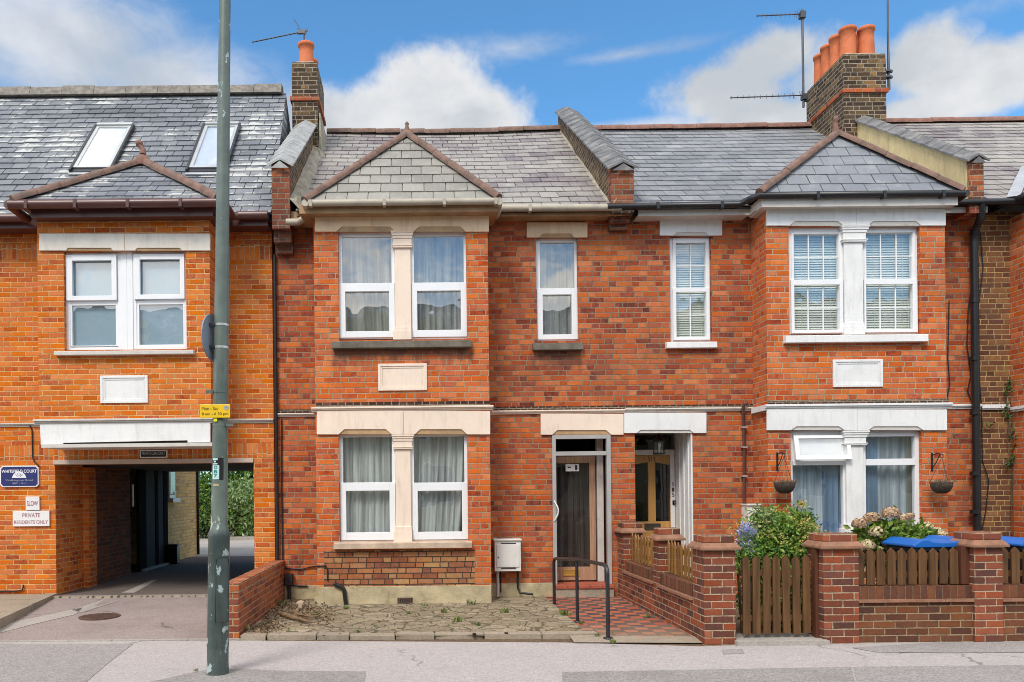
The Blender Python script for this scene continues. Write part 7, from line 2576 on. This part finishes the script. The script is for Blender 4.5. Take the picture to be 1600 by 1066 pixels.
shrub('blue_flower', 'cluster of pale blue flower heads behind the left gate pillar', 'flower', (fx_, -3.05, fz_ - 0.02), (0.12, 0.10, 0.15),
      [('flowers', 'flblue', 650, 0.024, 7, 0.032, 0.7, 0.7, 1.0, 0.7, 0.0), ('foliage', 'leafy', 260, 0.06, 12, 0.05, 0.5, 0.4, 1.0, 0.3, -0.18)], 8, (fx_ + 0.03, -3.05, 0.02), 8)
# hydrangea: round dry heads over lime leaves
rnd = random.Random(17)
hc = W(1392, 840, -2.55)
hy = thing('hydrangea', 'hydrangea bush with big round dried pink brown flower heads over lime leaves', 'shrub', (hc[0], -2.55, 0.02))
fn, cs_ = clumps(rnd, (hc[0], -2.55, hc[1] - 0.16), (0.42, 0.28, 0.30), 60, 0.06, 0.35)
m = M()
leaves(m, 2800, fn, 0.085, rnd, 0.5, 0, 0.65)
m.build('foliage', 'leafhyd', hy)
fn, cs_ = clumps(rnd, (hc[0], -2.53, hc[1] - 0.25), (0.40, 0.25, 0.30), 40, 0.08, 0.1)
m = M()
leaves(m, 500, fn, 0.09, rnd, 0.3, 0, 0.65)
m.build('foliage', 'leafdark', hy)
for (px, py, rr) in ((1343, 819, 17), (1362, 811, 19), (1392, 803, 20), (1408, 812, 17), (1421, 807, 11), (1352, 838, 18), (1369, 832, 17), (1380, 842, 17), (1356, 852, 17), (1392, 848, 15), (1447, 824, 16),
                     (1440, 834, 14), (1463, 831, 14), (1472, 836, 12), (1405, 834, 13), (1350, 862, 15), (1378, 862, 14), (1430, 830, 11), (1460, 840, 11)):
    Yh = -2.55 - rnd.uniform(-0.12, 0.22)
    hx_, hz_ = W(px, py, Yh)
    R_ = rr * (Yh + D) / F * 0.70
    m = M()
    for _ in range(330):
        d = Vector((rnd.gauss(0, 1), rnd.gauss(0, 1), rnd.gauss(0, 1))).normalized()
        if d.z < -0.55:
            continue
        p = Vector((hx_, Yh, hz_)) + Vector((d.x, d.y, d.z * 0.8)) * R_ * rnd.uniform(0.8, 1.0)
        t1 = d.cross(Vector((rnd.gauss(0, 1), rnd.gauss(0, 1), rnd.gauss(0, 1)))).normalized()
        t2 = d.cross(t1)
        s_ = R_ * rnd.uniform(0.13, 0.22)
        m.idx([p - t1 * s_, p - t2 * s_ + d * s_ * .2, p + t1 * s_, p + t2 * s_ + d * s_ * .2], [(0, 1, 2), (0, 2, 3)])
    m.tube([(hx_, Yh, hz_), (hx_ * 0.6 + hc[0] * 0.4, Yh * .6 - 2.95 * .4, hz_ - 0.3), (hc[0], -2.55, 0.03)], [0.004, 0.006, 0.008], 4, 1)
    m.build('flower_head', ['flhydpale' if px > 1425 or py > 828 else 'flhyd', 'stem'], hy)
# low planting seen through the gate
gx_, gz_ = W(1215, 930, -2.9)
shrub('ground_plant', 'low green and yellow plants on the soil seen between the gate slats', 'plant', (gx_, -2.85, 0.28), (0.5, 0.22, 0.24),
      [('foliage', 'leafy', 1300, 0.06, 30, 0.08, 0.6, 0.5, 1.0, 0.2, 0.0), ('foliage', 'leafdark', 800, 0.06, 20, 0.08, 0.6, 0.5, 1.0, 0.2, 0.0), ('flowers', 'flyellow', 130, 0.02, 12, 0.03, 0.8, 0.9, 1.0, 0.7, 0.0)], 6, (gx_, -2.85, 0.02), 12)
# climber on the far right wall
rnd = random.Random(23)
cl = thing('climbing_plant', 'sparse leafy climber trailing up the brown brick beside the right bay', 'plant', (W(1583, 835, -0.05)[0], -0.05, 0.0))
m = M()
for pts in (((1580, 836), (1579, 780), (1583, 730), (1574, 690), (1577, 660), (1571, 610), (1575, 596)), ((1584, 836), (1582, 760), (1584, 700), (1580, 640)), ((1583, 700), (1592, 680), (1597, 665)), ((1578, 728), (1570, 732), (1567, 736)), ((1545, 662), (1552, 664))):
    m.tube([P(x + rnd.uniform(-1, 1), y, -0.03 + rnd.uniform(-.02, .01)) for x, y in pts], 0.006, 5)
m.build('stem', 'stem', cl)
m = M()
spots = [(1573, 612, 8, 8), (1576, 600, 5, 5), (1572, 638, 6, 6), (1574, 650, 5, 5), (1545, 663, 7, 4), (1581, 680, 6, 8), (1594, 660, 6, 10), (1573, 726, 10, 8), (1580, 720, 6, 6), (1597, 640, 4, 8), (1586, 696, 5, 6)]
for (px, py, rx, ry) in spots:
    for _ in range(16):
        x_, z_ = W(px + rnd.gauss(0, rx * .5), py + rnd.gauss(0, ry * .5), -0.06)
        leaves(m, 1, lambda: ((x_, -0.06 + rnd.uniform(-.05, .03), z_), (0, -1, 0)), 0.05, rnd, 0.4, 0, 0.6)
m.build('foliage', 'leafdark', cl)
# weeds
WG = 'small weeds in the paving joints'
rnd = random.Random(31)
weeds = [(436, 946, 12, 'beside the junction box corner'), (492, 962, 11, 'beyond the fallen branch'), (541, 952, 8, 'at the foot of the plinth, near the waste pipe'), (664, 948, 7, 'at the foot of the plinth, right of the air brick'),
         (733, 945, 11, 'at the right end of the peach plinth'), (694, 958, 9, 'between two paving stones, nearest the plinth middle'), (715, 972, 12, 'in the middle of the crazy paving'), (748, 978, 8, 'in the paving near the black stubs'), (790, 958, 12, 'in front of the meter box'),
         (884, 962, 13, 'beside the first handrail post'), (908, 976, 8, 'at the foot of the middle handrail post'), (958, 1005, 9, 'at the foot of the nearest handrail post'), (934, 994, 7, 'on the path edge between two handrail posts'), (1013, 965, 9, 'at the foot of the path wall'),
         (383, 986, 15, 'at the front end of the low driveway wall'), (306, 1049, 6, 'in the open pavement left of the lamp post'), (560, 988, 7, 'on the front edging stones'), (640, 960, 7, 'in a joint below the air brick'), (455, 968, 9, 'next to the dead branch')]
for (px, py, sz_, where) in weeds:
    z0 = 0.035 if py < 1010 else 0.0
    c_ = G(px, py, z0)
    k = (c_[1] + D) / F
    m = M()
    h_ = sz_ * k * 0.85
    for _ in range(26):
        b = Vector((c_[0] + rnd.gauss(0, h_ * .30), c_[1] + rnd.gauss(0, h_ * .25), z0))
        d = Vector((rnd.gauss(0, .55), rnd.gauss(0, .55), 1)).normalized()
        L = h_ * rnd.uniform(0.4, 1.1)
        s_ = d.cross(Vector((rnd.gauss(0, 1), rnd.gauss(0, 1), 0.1))).normalized() * L * rnd.uniform(0.10, 0.22)
        m.idx([b - s_ * .3, b + d * L * .55 - s_ + Vector((0, 0, .0)), b + d * L, b + d * L * .55 + s_], [(0, 1, 2), (0, 2, 3)])
    tag(m.build('weed', 'weedy'), 'small green weed ' + where, 'weed', WG)
# moss and grass tufts too fine to count along the joints
m = M()
for _ in range(900):
    x_, y_ = rnd.uniform(GX0, GX1), rnd.uniform(-3.1, -0.65)
    if math.sin(x_ * 7.1 + 2 * math.sin(y_ * 5)) + math.sin(y_ * 9 + 1.5 * math.sin(x_ * 4)) < 0.9:
        continue
    L = rnd.uniform(0.012, 0.045)
    d = Vector((rnd.gauss(0, .6), rnd.gauss(0, .6), 1)).normalized()
    s_ = d.cross(Vector((rnd.gauss(0, 1), rnd.gauss(0, 1), 0))).normalized() * L * 0.18
    b = Vector((x_, y_, 0.036))
    m.idx([b - s_, b + s_, b + d * L], [(0, 1, 2)])
tag(m.build('grass', 'leafpale'), kind='stuff', label='thin dry grass sprouting in the joints of the crazy paving')
# litter and rubble in the corner by the driveway wall
m = M()
for _ in range(900):
    f = rnd.random()
    px, py = rnd.choice(((430, 965), (420, 980), (455, 958), (480, 955), (500, 965), (445, 950), (470, 950), (405, 985)))
    c_ = G(px + rnd.gauss(0, 16), py + rnd.gauss(0, 6), 0.04)
    if c_[0] < -1.95 or c_[1] > -0.08 or c_[1] < -3.0:
        continue
    leaves(m, 1, lambda: ((c_[0], c_[1], 0.045 + rnd.uniform(0, 0.025)), (0, 0, 0)), 0.042, rnd, 0, 0, 0.55)
for _ in range(520):
    x_, y_ = rnd.uniform(GX0, GX1), rnd.uniform(-3.1, -0.65)
    leaves(m, 1, lambda: ((x_, y_, 0.045), (0, 0, 0)), 0.026, rnd, 0, 0, 0.5)
tag(m.build('leaf_litter', 'litter'), kind='stuff', label='brown leaf litter heaped in the corner of the crazy paving')
for i, (pts, lb) in enumerate((([(436, 958), (452, 963), (470, 968), (487, 973)], 'long dead branch lying in the corner of the crazy paving'),
                               ([(455, 955), (474, 962), (496, 963), (505, 958)], 'thin forked dead stick lying behind the long branch'))):
    m = M()
    q = [G(x, y, 0.075) for x, y in pts]
    m.tube(q, [0.03, 0.028, 0.022, 0.012] if i == 0 else [0.012, 0.016, 0.014, 0.008], 7)
    for j in range(5):
        b = Vector(q[1 + j % 3])
        m.tube([b, b + Vector((rnd.uniform(-.2, .25), rnd.uniform(-.15, .1), rnd.uniform(0, .06)))], 0.006, 5)
    tag(m.build('branch', 'twig'), lb, 'branch')
for (px, py, s_, lb) in ((469, 950, 0.085, 'pale broken brick lump standing in the corner debris'), (470, 942, 0.035, 'tiny pink stone beside the pale brick lump'), (495, 940, 0.06, 'grey rubble lump leaning on the plinth corner')):
    c_ = G(px, py, 0.04)
    m = M()
    m.prism([(c_[0] - s_ * .55, c_[1] - s_ * .3), (c_[0] + s_ * .5, c_[1] - s_ * .4), (c_[0] + s_ * .6, c_[1] + s_ * .4), (c_[0] - s_ * .4, c_[1] + s_ * .5)], 'Z', 0.03, 0.04 + s_)
    tag(m.build('rubble', 'stone_pink' if s_ != 0.06 else 'plinth', None, bevel=0.008), lb, 'rubble')

# ================================================================ yard beyond the archway
bo = G(263, 879, 0.12)
b2 = thing('bollard', 'black box bollard guarding the corner of the yellow brick inside the passage', 'bollard', (-5.12, 4.9, 0.12))
m = M()
m.box(-5.26, -5.05, 5.0, 5.2, 0.12, 0.50)
m.build('body', 'black', b2, bevel=0.015)
m = M()
m.box(-5.28, -5.03, 4.98, 5.22, 0.50, 0.53)
m.build('lid', 'black', b2, bevel=0.008)
# kerb of the yard
m = M()
for i in range(10):
    m.box(-6.5 + i * 0.7, -5.81 + i * 0.7, 13.2, 13.4, 0.05, 0.22)
struct(m, 'yard_kerb', 'concrete')
def bush(name, lb, cat, c, rad_, mats, n, size, seed, trunk=True):
    rnd = random.Random(seed)
    o = thing(name, lb, cat, (c[0], c[1], 0.12))
    for mt, f in mats:
        fn, cs_ = clumps(rnd, c, rad_, 90, min(rad_) * 0.14, 0.35)
        m = M()
        leaves(m, int(n * f), fn, size, rnd, 0.4, 0, 0.45)
        m.build('foliage', mt, o)
    m = M()
    for k in range(7):
        th = rnd.uniform(0, 6.28)
        m.tube([(c[0], c[1], 0.1), (c[0] + .3 * math.cos(th), c[1] + .3 * math.sin(th), c[2] * .6), (c[0] + rad_[0] * .6 * math.cos(th), c[1] + rad_[1] * .6 * math.sin(th), c[2] + rad_[2] * .4)], [0.06, 0.045, 0.02], 6)
    m.build('trunk', 'stem', o)
    return o
hx_ = lambda px, Y: W(px, 780, Y)[0]
bush('laurel_bush', 'rounded variegated bush with pale glossy leaves at the yard edge beyond the archway', 'bush', (hx_(372, 14.3), 14.3, 1.05), (0.95, 0.9, 1.05), [('leafpale', 0.75), ('leafy', 0.25)], 5200, 0.13, 41)
bush('laurel_bush', 'dark green bush left of the pale variegated bush beyond the archway', 'bush', (hx_(318, 14.6), 14.6, 1.0), (0.95, 0.8, 1.1), [('leafdark', 0.5), ('leafy', 0.5)], 4200, 0.13, 42)
bush('tree', 'dense dark tree rising behind the bushes beyond the archway', 'tree', (hx_(345, 17.5), 17.5, 2.2), (3.2, 1.5, 1.9), [('leafdark', 0.45), ('leafy', 0.55)], 7500, 0.17, 43)
bush('tree', 'second dark tree at the far right of the view through the archway', 'tree', (hx_(440, 18.0), 18.0, 2.1), (2.4, 1.4, 1.8), [('leafdark', 0.7), ('leafy', 0.3)], 5000, 0.17, 44)
bush('laurel_bush', 'bright green bush seen through the narrow gap in the passage\'s left side', 'bush', (-7.1, 4.2, 1.1), (0.8, 0.9, 1.1), [('leafy', 0.8), ('leafdark', 0.2)], 2600, 0.12, 45)

# ================================================================ the houses across the road (they show only as reflections in the panes)
op = thing('brick_terrace', 'plain brick terrace across the road, seen only reflected in the window panes', 'terrace', (0, -21, 0))
m = M()
xx = -26
for wd_, hh_ in ((9, 7.2), (6, 8.8), (7, 7.6), (5, 8.4), (8, 7.3), (6, 8.9), (11, 7.5)):
    m.box(xx, xx + wd_ - 0.002, -27, -20.5, -0.1, hh_)
    xx += wd_
m.build('wall', 'render', op)
m = M()
m.prism([(-21.5, 7.2), (-23.7, 9.4), (-26.3, 7.2)], 'X', -26.0, 26.0)
m.build('roof', 'slate_grey', op)
for i in range(11):
    xx = -24 + i * 4.8
    for zz in (1.0, 3.6):
        q = M()
        q.box(xx, xx + 1.3, -20.52, -20.44, zz, zz + 1.5)
        q.build('window', 'white', op)
        q = M()
        q.box(xx + 0.1, xx + 1.2, -20.43, -20.42, zz + 0.1, zz + 1.4)
        q.build('pane', 'glassdark', op)
